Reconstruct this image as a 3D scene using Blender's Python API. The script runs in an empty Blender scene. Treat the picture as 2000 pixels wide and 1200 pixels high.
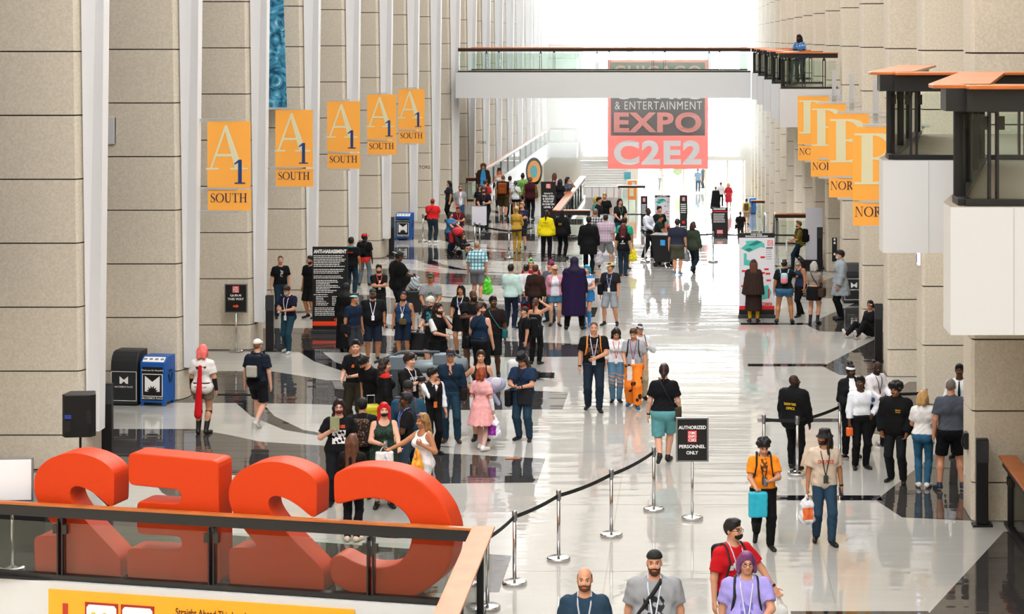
import bpy, math, random
import numpy as np
from mathutils import Vector, Matrix
random.seed(7)
SC = bpy.context.scene
COL = SC.collection
# ---------------------------------------------------------------- camera, sky, exposure
FPX, CX, CY, HC = 3888.9, 1350.0, 75.0, 7.5      # focal length and axis in photo pixels, eye height in metres
cam_d = bpy.data.cameras.new('camera')
cam_d.lens = 70.0; cam_d.sensor_width = 36.0; cam_d.sensor_fit = 'HORIZONTAL'
cam_d.shift_x = -0.175; cam_d.shift_y = -0.2625
cam_d.clip_end = 1000
cam_d.dof.use_dof = True; cam_d.dof.focus_distance = 38.0; cam_d.dof.aperture_fstop = 14.0
cam = bpy.data.objects.new('camera', cam_d); COL.objects.link(cam)
cam.location = (0, 0, HC); cam.rotation_euler = (math.pi/2, 0, 0)
SC.camera = cam
SC.view_settings.view_transform = 'Standard'; SC.view_settings.look = 'None'
SC.view_settings.exposure = 0.10; SC.view_settings.gamma = 1.0
try: SC.view_settings.use_curve_mapping = False
except Exception: pass
wd = bpy.data.worlds.new('world'); SC.world = wd; wd.use_nodes = True
wn, wl = wd.node_tree.nodes, wd.node_tree.links
wn.clear()
w_out = wn.new('ShaderNodeOutputWorld'); w_bg = wn.new('ShaderNodeBackground')
w_tc = wn.new('ShaderNodeTexCoord'); w_sep = wn.new('ShaderNodeSeparateXYZ')
w_mr = wn.new('ShaderNodeMapRange'); w_ramp = wn.new('ShaderNodeValToRGB')
wl.new(w_tc.outputs['Generated'], w_sep.inputs[0])
wl.new(w_sep.outputs['Y'], w_mr.inputs['Value'])
w_mr.inputs['From Min'].default_value = -1.0; w_mr.inputs['From Max'].default_value = 1.0
SKY_N = 10.0          # the ramp holds a tenth of the sky's brightness
el = w_ramp.color_ramp.elements
el[0].position = .22; el[0].color = (.95, .96, .99, 1); el[1].position = 1.; el[1].color = (4.3, 4.2, 4.0, 1)
for p_, v_ in ((.5, .13), (.78, .2)):
    q_ = el.new(p_); q_.color = (v_, v_, v_*1.05, 1)
wl.new(w_mr.outputs[0], w_ramp.inputs[0]); wl.new(w_ramp.outputs[0], w_bg.inputs['Color'])
w_bg.inputs['Strength'].default_value = SKY_N*1.15
wl.new(w_bg.outputs[0], w_out.inputs[0])
try:
    cy = SC.cycles
    cy.max_bounces = 7; cy.diffuse_bounces = 3; cy.glossy_bounces = 3; cy.transmission_bounces = 4
    cy.transparent_max_bounces = 12; cy.caustics_reflective = False; cy.caustics_refractive = False
    cy.sample_clamp_indirect = 6.0
except Exception: pass
# ---------------------------------------------------------------- helpers
def FL(px, py, z=0.0):
    "point of the horizontal plane z seen at a photo pixel"
    d = FPX*(HC-z)/(py-CY)
    return ((px-CX)*d/FPX, d)
def AT(px, py, d):
    return ((px-CX)*d/FPX, d, HC-(py-CY)*d/FPX)
def lin(c):
    if isinstance(c, str):
        c = c.lstrip('#'); c = c if len(c) == 6 else ''.join(q*2 for q in c); c = [int(c[i:i+2], 16)/255 for i in (0, 2, 4)]
        c = [x/12.92 if x <= .04045 else ((x+.055)/1.055)**2.4 for x in c]
    return (c[0], c[1], c[2], 1)
_mats = {}
def mat(col, rough=.75, metal=0., spec=.4, noise=0., nscale=8., bump=0., bscale=40., emit=0., sheen=0., key=None, coat=0.):
    k = key or (str(col), rough, metal, spec, noise, nscale, bump, bscale, emit, sheen, coat)
    if k in _mats: return _mats[k]
    m = bpy.data.materials.new('surface'); m.use_nodes = True
    nt = m.node_tree; b = nt.nodes['Principled BSDF']; c = lin(col)
    b.inputs['Base Color'].default_value = c
    b.inputs['Roughness'].default_value = rough; b.inputs['Metallic'].default_value = metal
    b.inputs['Specular IOR Level'].default_value = spec
    if sheen: b.inputs['Sheen Weight'].default_value = sheen
    if coat: b.inputs['Coat Weight'].default_value = coat
    if emit:
        b.inputs['Emission Color'].default_value = c; b.inputs['Emission Strength'].default_value = emit
    if noise or bump:
        tc = nt.nodes.new('ShaderNodeTexCoord')
    if noise:
        n = nt.nodes.new('ShaderNodeTexNoise'); n.inputs['Scale'].default_value = nscale; n.inputs['Detail'].default_value = 4
        nt.links.new(tc.outputs['Object'], n.inputs['Vector'])
        r = nt.nodes.new('ShaderNodeMapRange'); r.inputs['From Min'].default_value = .3; r.inputs['From Max'].default_value = .7
        r.inputs['To Min'].default_value = 1-noise; r.inputs['To Max'].default_value = 1+noise
        nt.links.new(n.outputs['Fac'], r.inputs['Value'])
        x = nt.nodes.new('ShaderNodeVectorMath'); x.operation = 'SCALE'; x.inputs[0].default_value = c[:3]
        nt.links.new(r.outputs[0], x.inputs['Scale']); nt.links.new(x.outputs[0], b.inputs['Base Color'])
    if bump:
        n = nt.nodes.new('ShaderNodeTexNoise'); n.inputs['Scale'].default_value = bscale; n.inputs['Detail'].default_value = 3
        nt.links.new(tc.outputs['Object'], n.inputs['Vector'])
        bp = nt.nodes.new('ShaderNodeBump'); bp.inputs['Strength'].default_value = bump; bp.inputs['Distance'].default_value = .01
        nt.links.new(n.outputs['Fac'], bp.inputs['Height']); nt.links.new(bp.outputs[0], b.inputs['Normal'])
    _mats[k] = m
    return m
def glass_mat(tint, key, gloss=1.0):
    if key in _mats: return _mats[key]
    m = bpy.data.materials.new('glass'); m.use_nodes = True; nt = m.node_tree; nt.nodes.clear()
    o = nt.nodes.new('ShaderNodeOutputMaterial'); t = nt.nodes.new('ShaderNodeBsdfTransparent'); t.inputs[0].default_value = lin(tint)
    g = nt.nodes.new('ShaderNodeBsdfGlossy'); g.inputs['Roughness'].default_value = .02
    fr = nt.nodes.new('ShaderNodeFresnel'); fr.inputs['IOR'].default_value = 1.45
    mx = nt.nodes.new('ShaderNodeMixShader'); ma = nt.nodes.new('ShaderNodeMath'); ma.operation = 'MULTIPLY'; ma.inputs[1].default_value = gloss
    nt.links.new(fr.outputs[0], ma.inputs[0]); nt.links.new(ma.outputs[0], mx.inputs[0])
    nt.links.new(t.outputs[0], mx.inputs[1]); nt.links.new(g.outputs[0], mx.inputs[2]); nt.links.new(mx.outputs[0], o.inputs[0])
    _mats[key] = m
    return m
class MB:
    "collects shapes and links them as one mesh object"
    def __init__(s): s.v = []; s.f = []; s.m = []
    def add(s, vs, fs, mi=0):
        o = len(s.v); s.v += [tuple(map(float, v)) for v in vs]
        s.f += [[i+o for i in f] for f in fs]; s.m += [mi]*len(fs); return s
    def box(s, x0, x1, y0, y1, z0, z1, mi=0):
        return s.prism([(x0, y0), (x1, y0), (x1, y1), (x0, y1)], z0, z1, mi)
    def prism(s, poly, z0, z1, mi=0, top=None):
        n = len(poly); top = top or poly
        vs = [(p[0], p[1], z0) for p in poly]+[(p[0], p[1], z1) for p in top]
        fs = [list(range(n-1, -1, -1)), list(range(n, 2*n))]+[[i, (i+1) % n, n+(i+1) % n, n+i] for i in range(n)]
        return s.add(vs, fs, mi)
    def slab(s, a, b, w, z0, z1, mi=0, off=0.):
        "upright box along the segment a-b, w thick"
        d = Vector((b[0]-a[0], b[1]-a[1])); d.normalize(); n = Vector((-d.y, d.x))
        p = [(a[0]+n.x*(off+t), a[1]+n.y*(off+t)) for t in (-w/2, w/2)]+[(b[0]+n.x*(off+t), b[1]+n.y*(off+t)) for t in (w/2, -w/2)]
        return s.prism([p[0], p[3], p[2], p[1]], z0, z1, mi)
    def tube(s, pts, r, n=8, mi=0, close=True, sx=1.):
        pts = [Vector(p) for p in pts]; k = len(pts); rs = r if isinstance(r, (list, tuple)) else [r]*k
        vs = []; up = None
        for i in range(k):
            t = (pts[min(i+1, k-1)]-pts[max(i-1, 0)])
            t = t.normalized() if t.length > 1e-9 else Vector((0, 0, 1))
            if up is None: up = t.orthogonal().normalized()
            u = (up-t*up.dot(t)); u = u.normalized() if u.length > 1e-6 else t.orthogonal().normalized()
            up = u; w = t.cross(u)
            for j in range(n):
                a = 2*math.pi*j/n; vs.append(pts[i]+u*(math.cos(a)*rs[i]*sx)+w*(math.sin(a)*rs[i]))
        fs = [[i*n+j, i*n+(j+1) % n, (i+1)*n+(j+1) % n, (i+1)*n+j] for i in range(k-1) for j in range(n)]
        if close: fs += [list(range(n-1, -1, -1)), list(range((k-1)*n, k*n))]
        return s.add(vs, fs, mi)
    def lathe(s, prof, c=(0, 0, 0), n=24, mi=0):
        k = len(prof)
        vs = [(c[0]+r*math.cos(2*math.pi*j/n), c[1]+r*math.sin(2*math.pi*j/n), c[2]+z) for r, z in prof for j in range(n)]
        fs = [[i*n+j, i*n+(j+1) % n, (i+1)*n+(j+1) % n, (i+1)*n+j] for i in range(k-1) for j in range(n)]
        fs += [list(range(n-1, -1, -1)), list(range((k-1)*n, k*n))]
        return s.add(vs, fs, mi)
    def plate(s, poly, P, t=.002, mi=0):
        "polygon in a 2D frame P(u,v,depth) given thickness t"
        n = len(poly)
        vs = [P(u, v, 0) for u, v in poly]+[P(u, v, t) for u, v in poly]
        fs = [list(range(n)), list(range(2*n-1, n-1, -1))]+[[i, n+i, n+(i+1) % n, (i+1) % n] for i in range(n)]
        return s.add(vs, fs, mi)
    def build(s, name, mats, parent=None, loc=(0, 0, 0), smooth=False, bevel=0., recalc=True, rotz=0.):
        me = bpy.data.meshes.new(name)
        me.from_pydata([(v[0]-loc[0], v[1]-loc[1], v[2]-loc[2]) for v in s.v], [], s.f)
        if not isinstance(mats, (list, tuple)): mats = [mats]
        for m in mats: me.materials.append(m)
        me.polygons.foreach_set('material_index', s.m)
        if smooth: me.polygons.foreach_set('use_smooth', [True]*len(s.f))
        if recalc:
            import bmesh
            bm = bmesh.new(); bm.from_mesh(me); bmesh.ops.recalc_face_normals(bm, faces=bm.faces); bm.to_mesh(me); bm.free()
        me.update()
        o = bpy.data.objects.new(name, me); COL.objects.link(o)
        o.location = loc if parent is None else (0, 0, 0)
        if parent is not None: o.parent = parent
        elif rotz: o.rotation_euler.z = rotz
        if bevel:
            b = o.modifiers.new('bevel', 'BEVEL'); b.width = bevel; b.segments = 2; b.limit_method = 'ANGLE'; b.angle_limit = .6
        return o
def tag(o, label=None, cat=None, group=None, kind=None):
    if label: o['label'] = label
    if cat: o['category'] = cat
    if group: o['group'] = group
    if kind: o['kind'] = kind
    return o
def thing(name, label, cat, loc=(0, 0, 0), rotz=0., group=None):
    o = bpy.data.objects.new(name, None); COL.objects.link(o); o.empty_display_size = .1
    o.location = loc; o.rotation_euler = (0, 0, rotz)
    return tag(o, label, cat, group)
def struct(o): o['kind'] = 'structure'; return o
# lettering -------------------------------------------------
def text_mesh(txt, size=1., bold=0., width=None, align='CENTER', spacing=1.):
    "2D outline faces of a line of sans lettering: (verts, faces, w, h)"
    cu = bpy.data.curves.new('lettering', 'FONT'); cu.body = txt; cu.size = size; cu.offset = bold; cu.align_x = align
    cu.space_character = spacing; cu.resolution_u = 5
    ob = bpy.data.objects.new('lettering', cu); COL.objects.link(ob)
    dg = bpy.context.evaluated_depsgraph_get()
    me = bpy.data.meshes.new_from_object(ob.evaluated_get(dg))
    vs = [(v.co.x, v.co.y) for v in me.vertices]; fs = [list(p.vertices) for p in me.polygons]
    bpy.data.objects.remove(ob); bpy.data.curves.remove(cu); bpy.data.meshes.remove(me)
    xs = [v[0] for v in vs]; ys = [v[1] for v in vs]
    x0, x1, y0, y1 = min(xs), max(xs), min(ys), max(ys)
    return vs, fs, (x0, x1, y0, y1)
_txt = {}
def put_text(mb, txt, P, u0, u1, v0, v1, mi=0, bold=.02, depth=-.004, spacing=1.):
    "fit a line of lettering to the box u0..u1, v0..v1 of the frame P"
    k = (txt, bold, spacing)
    if k not in _txt: _txt[k] = text_mesh(txt, 1., bold, spacing=spacing)
    vs, fs, (x0, x1, y0, y1) = _txt[k]
    q = [P(u0+(x-x0)/(x1-x0)*(u1-u0), v0+(y-y0)/(y1-y0)*(v1-v0), depth) for x, y in vs]
    mb.add(q, fs, mi)
def frame(o, ux, uy=(0, 0, 1), n=None):
    "P(u,v,depth): u along ux, v along uy, depth along n (default away from the viewer)"
    o = Vector(o); ux = Vector(ux).normalized(); uy = Vector(uy).normalized()
    n = Vector(n).normalized() if n is not None else uy.cross(ux)*1.0
    return lambda u, v, d: tuple(o+ux*u+uy*v+n*d)
# serif letters built from strokes of changing width --------
def stroke(pts, ws):
    pts = [Vector((p[0], p[1])) for p in pts]; k = len(pts); L = []; R = []
    for i in range(k):
        t = (pts[min(i+1, k-1)]-pts[max(i-1, 0)]).normalized(); nrm = Vector((-t.y, t.x))
        w = ws[i] if isinstance(ws, (list, tuple)) else ws
        L.append(pts[i]+nrm*w/2); R.append(pts[i]-nrm*w/2)
    return [[tuple(L[i]), tuple(L[i+1]), tuple(R[i+1]), tuple(R[i])] for i in range(k-1)]
def rect(x0, x1, y0, y1): return [[(x0, y0), (x1, y0), (x1, y1), (x0, y1)]]
def arc(cx, cy, rx, ry, a0, a1, n=14):
    return [(cx+rx*math.cos(math.radians(a0+(a1-a0)*i/n)), cy+ry*math.sin(math.radians(a0+(a1-a0)*i/n))) for i in range(n+1)]
def serif(ch):
    "quads of a serif capital in a cell 1 high; returns (quads, advance)"
    T, t, s = .15, .045, .05
    if ch == 'A':
        return (stroke([(.06, 0.02), (.44, 1.)], t*1.2)+[[(.39, .97), (.46, 1.02), (.86, .02), (.66, .02)]]+rect(.2, .62, .30, .36)
                + rect(-.06, .26, 0, .045)+rect(.54, .98, 0, .045), 1.)
    if ch == '1':
        return (rect(.17, .33, 0, 1.)+rect(.02, .48, 0, .05)+[[(.0, .84), (.02, .79), (.17, .87), (.2, 1.)]], .5)
    if ch == 'B':
        a = arc(.36, .74, .3, .235, 90, -90); b = arc(.36, .265, .37, .24, 90, -90)
        wa = [t+(T*1.15-t)*math.sin(math.pi*i/14)**1.2 for i in range(15)]
        return (rect(.12, .32, 0, 1.)+rect(0, .42, .955, 1.)+rect(0, .42, 0, .045)+rect(.3, .4, .485, .53)+stroke(a, wa)+stroke(b, wa), .8)
    if ch in 'OQ':
        a = arc(.5, .5, .43, .47, 0, 360, 28)
        return (stroke(a, [t+(T-t)*abs(math.cos(2*math.pi*i/28))**1.5 for i in range(29)]), 1.02)
    if ch == 'S':
        p = arc(.32, .74, .2, .23, 30, 200, 9)+[(.3, .55), (.4, .45)]+arc(.32, .26, .22, .23, 20, -150, 9)
        n = len(p)
        return (stroke(p, [t+(T-t)*math.exp(-((i-(n-1)/2)/4.)**2) for i in range(n)])+rect(.47, .51, .72, 1.)+rect(.07, .11, 0, .27), .64)
    if ch == 'U':
        p = [(.2, 1.), (.2, .3)]+arc(.46, .3, .26, .28, 180, 360, 10)+[(.72, 1.)]; n = len(p)
        return (stroke(p, [T, T]+[T-(T-t)*i/(n-4) for i in range(n-3)]+[t])+rect(.04, .36, .955, 1.)+rect(.6, .86, .955, 1.), .92)
    if ch == 'T':
        return (rect(.32, .32+T, 0, 1.)+rect(.02, .78, .95, 1.)+rect(.2, .6, 0, .045)+rect(.02, .06, .76, 1.)+rect(.74, .78, .76, 1.), .82)
    if ch == 'H':
        return (rect(.14, .14+T, 0, 1.)+rect(.7, .7+T, 0, 1.)+rect(.2, .8, .49, .54)+rect(.02, .4, 0, .045)+rect(.02, .4, .955, 1.)
                + rect(.58, .97, 0, .045)+rect(.58, .97, .955, 1.), 1.02)
    if ch == 'N':
        return (rect(.14, .18, 0, 1.)+rect(.78, .82, 0, 1.)+[[(.1, 1.), (.27, 1.), (.84, 0), (.76, 0)]]+rect(.02, .3, 0, .045)+rect(.66, .95, .955, 1.), 1.)
    if ch == 'R':
        a = arc(.32, .74, .28, .235, 90, -90); wa = [t+(T-t)*math.sin(math.pi*i/14) for i in range(15)]
        return (rect(.14, .14+T, 0, 1.)+rect(0, .36, .955, 1.)+rect(.02, .42, 0, .045)+rect(.28, .34, .485, .53)+stroke(a, wa)
                + [[(.33, .52), (.48, .52), (.86, .0), (.68, .0)]]+rect(.66, .92, 0, .045), .88)
    return ([], .5)
def put_serif(mb, word, P, u0, u1, v0, v1, mi=0, depth=-.004):
    x = 0; Q = []
    for ch in word:
        q, a = serif(ch); Q += [[(px+x, py) for px, py in f] for f in q]; x += a+.02
    k = (u1-u0)/(x-.02)
    for i, f in enumerate(Q): mb.add([P(u0+px*k, v0+py*(v1-v0), depth-i*.00012) for px, py in f], [list(range(len(f)))], mi)
# ---------------------------------------------------------------- setting
M_STONE = mat('#d2c8b6', .85, spec=.25, noise=.10, nscale=26, bump=.25, bscale=90)
M_JOINT = mat('#4a4038', .9)
M_FIN = mat('#efeff0', .6, spec=.3)
M_WHITE = mat('#cbcbca', .6, spec=.3)
M_CREAM = mat('#e8e2d4', .6)
M_BLACK = mat('#0c0c0f', .45)
M_RAIL = mat('#101014', .4, spec=.5)
M_WOOD = mat('#b8652c', .32, noise=.18, nscale=3)
M_WOODL = mat('#c98a5e', .35, noise=.15, nscale=3)
M_CHROME = mat('#c9c9c9', .16, metal=1.)
M_STEEL = mat('#8f9296', .35, metal=.9)
M_GLASS = glass_mat('#f3f9f6', 'guard_glass', .8)
M_WINGLASS = glass_mat('#f6fafa', 'window_glass', .6)
BAYL, L0, LX = 6.65, 34.6, -10.6      # left bays: pitch, first front face, edge
BAYR, R0, RX = 6.6, 30.9, 4.35
def floor_mat(col, key, speck):
    m = bpy.data.materials.new(key); m.use_nodes = True; nt = m.node_tree; b = nt.nodes['Principled BSDF']
    tc = nt.nodes.new('ShaderNodeTexCoord'); c = lin(col)
    n = nt.nodes.new('ShaderNodeTexNoise'); n.inputs['Scale'].default_value = 28; n.inputs['Detail'].default_value = 5; n.inputs['Roughness'].default_value = .8
    n2 = nt.nodes.new('ShaderNodeTexNoise'); n2.inputs['Scale'].default_value = .35; n2.inputs['Detail'].default_value = 3
    r = nt.nodes.new('ShaderNodeMapRange'); r.inputs['From Min'].default_value = .3; r.inputs['From Max'].default_value = .7
    r.inputs['To Min'].default_value = 1-speck; r.inputs['To Max'].default_value = 1+speck
    r2 = nt.nodes.new('ShaderNodeMapRange'); r2.inputs['From Min'].default_value = .3; r2.inputs['From Max'].default_value = .7
    r2.inputs['To Min'].default_value = .93; r2.inputs['To Max'].default_value = 1.05
    nt.links.new(tc.outputs['Object'], n.inputs['Vector']); nt.links.new(tc.outputs['Object'], n2.inputs['Vector'])
    nt.links.new(n.outputs['Fac'], r.inputs['Value']); nt.links.new(n2.outputs['Fac'], r2.inputs['Value'])
    mu = nt.nodes.new('ShaderNodeMath'); mu.operation = 'MULTIPLY'
    nt.links.new(r.outputs[0], mu.inputs[0]); nt.links.new(r2.outputs[0], mu.inputs[1])
    x = nt.nodes.new('ShaderNodeVectorMath'); x.operation = 'SCALE'; x.inputs[0].default_value = c[:3]
    nt.links.new(mu.outputs[0], x.inputs['Scale']); nt.links.new(x.outputs[0], b.inputs['Base Color'])
    b.inputs['Roughness'].default_value = .045; b.inputs['Specular IOR Level'].default_value = .75
    # slight waviness of the polish
    w = nt.nodes.new('ShaderNodeTexNoise'); w.inputs['Scale'].default_value = 1.3; w.inputs['Detail'].default_value = 2
    mp = nt.nodes.new('ShaderNodeMapping'); mp.inputs['Scale'].default_value = (.22, 1.5, 1.)
    nt.links.new(tc.outputs['Object'], mp.inputs[0]); nt.links.new(mp.outputs[0], w.inputs['Vector'])
    bp = nt.nodes.new('ShaderNodeBump'); bp.inputs['Strength'].default_value = .42; bp.inputs['Distance'].default_value = .02
    nt.links.new(w.outputs['Fac'], bp.inputs['Height']); nt.links.new(bp.outputs[0], b.inputs['Normal'])
    return m
M_FL = floor_mat('#adaba5', 'terrazzo_pale', .05)
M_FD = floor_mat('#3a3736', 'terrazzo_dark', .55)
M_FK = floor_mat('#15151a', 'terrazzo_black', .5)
# main floor, cut by the stair well near the viewer and the openings at the far end
RA, RB = (-9.9, 27.9), (-2.74, 26.28)                 # guard rail of the near stair well
fl = MB()
T = -.35
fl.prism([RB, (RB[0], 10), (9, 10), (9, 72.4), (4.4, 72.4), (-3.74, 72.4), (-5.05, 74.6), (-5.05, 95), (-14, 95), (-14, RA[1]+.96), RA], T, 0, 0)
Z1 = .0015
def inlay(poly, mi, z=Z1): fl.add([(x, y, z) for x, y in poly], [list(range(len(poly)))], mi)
for k in range(-1, 8):
    d = L0+BAYL*k
    if d < 88:
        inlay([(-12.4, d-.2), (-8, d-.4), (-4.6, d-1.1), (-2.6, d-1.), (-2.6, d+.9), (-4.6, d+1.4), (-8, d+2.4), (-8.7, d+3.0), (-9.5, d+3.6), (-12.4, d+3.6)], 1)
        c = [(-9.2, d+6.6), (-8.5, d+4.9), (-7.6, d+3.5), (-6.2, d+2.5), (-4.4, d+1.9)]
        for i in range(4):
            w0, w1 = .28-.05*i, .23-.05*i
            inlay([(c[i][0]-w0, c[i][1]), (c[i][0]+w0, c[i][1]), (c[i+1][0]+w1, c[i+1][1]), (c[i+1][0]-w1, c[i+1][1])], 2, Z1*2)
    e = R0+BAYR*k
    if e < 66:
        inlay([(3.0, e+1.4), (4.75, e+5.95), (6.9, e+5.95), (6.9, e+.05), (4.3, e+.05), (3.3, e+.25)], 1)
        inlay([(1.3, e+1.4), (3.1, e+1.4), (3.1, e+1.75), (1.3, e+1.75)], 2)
for x in (-1.2, 1.9):                                  # hairline joints of the paving
    inlay([(x, 26.4), (x+.02, 26.4), (x+.02, 72), (x, 72)], 3)
for y in range(28, 72, 4):
    inlay([(-2.6, y), (1.3, y), (1.3, y+.02), (-2.6, y+.02)], 3)
M_HAIR = floor_mat('#a39d90', 'terrazzo_joint', .05)
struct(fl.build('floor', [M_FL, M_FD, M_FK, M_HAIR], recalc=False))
lf = MB(); lf.prism([(-14, 66), (9, 66), (9, 147), (-14, 147)], -4.35, -4.0)
struct(lf.build('floor', [M_FL]))
# left wall: saw-tooth stone piers in courses, each with a tapered white fin
WT = 24.
JZ = [-5.]+[.6+1.112*k for k in range(-4, 21)]+[WT]
wl_ = MB()
def ledge(z): return LX-.0135*max(z, 0)
for k in range(-1, 18):
    d = L0+BAYL*k
    for a, b in zip(JZ[:-1], JZ[1:]):
        if d < 80 and b < .2: continue
        a2 = max(a, 0.0) if d < 80 else a
        def pl(z, ins=0.):
            e = ledge(z)-ins
            return [(-16, d+ins), (e-.04, d+ins), (e, d+.04+ins), (e+.10, d+.34), (e+.10, d+.95), (-12.6, d+BAYL-.02), (-16, d+BAYL-.02)]
        wl_.prism(pl(a2+.012), a2+.012, b-.012, 0, pl(b-.012))
    wl_.prism(pl(0, .03), -5 if d > 80 else 0, WT, 1, pl(WT, .03))
struct(wl_.build('wall_left', [M_STONE, M_JOINT]))
nfin = 0
for k in range(0, 18):
    d = L0+BAYL*k; nfin += 1
    z0 = .66; f = MB()
    def fin(z): return ledge(z)+.07, -10.30+.0105*z
    poly = lambda z: [(fin(z)[0], d+.12), (fin(z)[1], d+.02), (fin(z)[1], d+.36), (fin(z)[0], d+.42)]
    f.prism(poly(z0), z0, WT, 0, poly(WT))
    struct(f.build('trim_%d' % nfin, M_FIN))
# right wall
wr = MB()
for k in range(0, 18):
    e = R0+BAYR*k
    for a, b in zip(JZ[:-1], JZ[1:]):
        if e < 66 and b < .2: continue
        a2 = max(a, 0.) if e < 66 else a
        q = lambda ins: [(RX+.05+ins, e+ins), (RX+ins, e+.06+ins), (RX+ins, e+.92), (6.9, e+BAYR-.02), (11, e+BAYR-.02), (11, e+ins)]
        wr.prism(q(0), a2+.012, b-.012, 0)
    wr.prism(q(.03), -5 if e > 66 else 0, WT, 1)
struct(wr.build('wall_right', [M_STONE, M_JOINT]))
# end wall with the great window
D = 146.
ew = MB()
ew.box(-14, -8.15, D, D+.6, -4, 20); ew.box(3.95, 9, D, D+.6, -4, 20)
ew.box(-8.15, 3.95, D, D+.5, 16, WT)
ew.box(-4.75, -4.0, D-.2, D+.4, -4, -1.4)              # pier beside the entrance
struct(ew.build('wall_back', M_CREAM))
uw = MB(); uw.box(-14, 9, D-.05, D+.55, 20, WT); struct(uw.build('wall_back', mat('#57524b', .9)))  # unseen wall above the window, coloured dark to dim its floor reflection
sh = MB(); sh.box(-8.15, -4.75, D+.1, D+.3, -4, -1.5)
for i in range(14): sh.box(-8.13, -4.77, D+.05, D+.1, -4+i*.18, -3.86+i*.18)
struct(sh.build('door_1', mat('#f0efec', .7)))
wf = MB()
for z in (-1.45, 2.2, 7.35, 9.95, 13.6, 19.8): wf.box(-8.15, 3.95, D-.12, D+.25, z, z+.30)
for x, w in ((-8.15, .25), (-4.75, .5), (3.55, .4)): wf.box(x, x+w, D-.14, D+.27, -1.2, 20)
for x in (-1.9, 1.1): wf.box(x, x+.1, D-.08, D+.2, -1.2, 20)
for x in (-4.0, -2.2, -.6, 1.0, 2.6, 3.75): wf.box(x, x+.12, D, D+.2, -4, -1.3)
wo = struct(wf.build('window_1', M_CREAM))
pn = MB(); pn.box(-8.1, 3.9, D+.02, D+.05, -1.2, 20); pn.box(-4., 3.9, D+.02, D+.05, -4, -1.4)
pn.build('window_pane', M_WINGLASS, wo)
# outside
og = MB(); og.box(-60, 60, D+.62, 330, -4.3, -4.02); struct(og.build('ground_outside', mat('#cfccc4', .9)))
# unseen roof baffles, shaped and darkened for skylight and floor reflections
ce = MB()
for y in range(-30, 148, 4): ce.box(-13, 8, y, y+.3, WT, WT+1.3)
for x in (-13, -7, -1, 5): ce.box(x, x+.3, -30, 147, WT+.2, WT+1.2)
struct(ce.build('light_baffles', mat('#8b867d', .8)))
# unseen hall behind the viewer, closed in to cut light on near piers
bw = MB(); bw.box(-16, 11, -31, -30, -5, WT); struct(bw.build('wall_front', M_STONE))
sw = MB(); sw.box(-16, -12.6, -30, 27.9, -5, WT); struct(sw.build('wall_left', M_STONE))
sw = MB(); sw.box(6.9, 11, -30, 30.8, -5, WT); struct(sw.build('wall_right', M_STONE))
for e in (17.7, 24.3):  # unseen upper pier blocks added to shade the nearest right pier
    sw = MB(); sw.prism([(RX, e), (RX, e+.9), (6.9, e+6.5), (6.9, e)], 7.4, WT); struct(sw.build('wall_right', M_STONE))
nf = MB(); nf.box(-12.6, 6.9, -30, 26.2, -5.2, -5.0); struct(nf.build('floor', M_FL))
# added scatter volume imitating lens glare, a haze in the far half of the hall
hz = bpy.data.materials.new('glare_haze'); hz.use_nodes = True; nt = hz.node_tree; nt.nodes.clear()
o_ = nt.nodes.new('ShaderNodeOutputMaterial'); vs = nt.nodes.new('ShaderNodeVolumeScatter'); vs.inputs['Density'].default_value = .02; vs.inputs['Anisotropy'].default_value = .6; vs.inputs[0].default_value = (1, .96, .87, 1)
nt.links.new(vs.outputs[0], o_.inputs['Volume'])
q = MB(); q.box(-10.2, 4.3, 97, 145.8, .3, 14.); hb = q.build('glare_haze', hz); hb['kind'] = 'structure'
# ---------------------------------------------------------------- guard rails, bridges
def guardrail(label, pts, z, posts, wood='out', h=1.05, group=None, name='guard_rail', glass=M_GLASS, clamp=True, capw=.16, black_h=.13, post_w=.05):
    "glass guard rail along the polyline pts (x, y) standing on z; posts: list of (segment, t)"
    t = thing(name, label, 'railing', (pts[0][0], pts[0][1], z), 0, group)
    ox, oy = pts[0]
    P2 = [(p[0]-ox, p[1]-oy) for p in pts]
    tr, bl, bs = MB(), MB(), MB()
    for a, b in zip(P2[:-1], P2[1:]):
        tr.slab(a, b, capw, h-.035, h); bl.slab(a, b, capw*.6, h-.035-black_h, h-.035); bs.slab(a, b, .12, 0, .06)
    tr.build('top_rail', M_WOOD, t, bevel=.006); bl.build('rail_bar', M_RAIL, t); bs.build('base_channel', M_RAIL, t)
    for a, b in zip(P2[:-1], P2[1:]):
        seg = [0]+sorted(tt for s, tt in posts if P2[s] == a)+[1]
        seg = sorted(set(seg))
        for u, v in zip(seg[:-1], seg[1:]):
            if v-u < .02: continue
            g = MB(); A = Vector(a).lerp(Vector(b), u); B = Vector(a).lerp(Vector(b), v); dd = (B-A).normalized()*.05
            g.slab(A+dd, B-dd, .016, .05, h-.26); g.build('glass_pane', glass, t)
    for s, tt in posts:
        A, B = Vector(P2[s]), Vector(P2[s+1]); p = A.lerp(B, tt); d = (B-A).normalized(); n = Vector((-d.y, d.x)); q = MB()
        for sg in (-1, 1):
            c = p+d*sg*.035
            q.slab(c-n*.05, c+n*.05, .022, 0, h-.2)
        q.slab(p-n*.02, p+n*.02, .05, h-.25, h-.1)
        po = q.build('post', M_RAIL, t)
        if clamp:
            for sg in (-1, 1):
                k = MB(); c = p+d*sg*.075-n*.03; k.slab(c-d*.03, c+d*.03, .05, h-.4, h-.28); k.build('clamp', mat('#3a342e', .5, .3), po)
    return t
dirR = (Vector(RB)-Vector(RA)).normalized()
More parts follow.
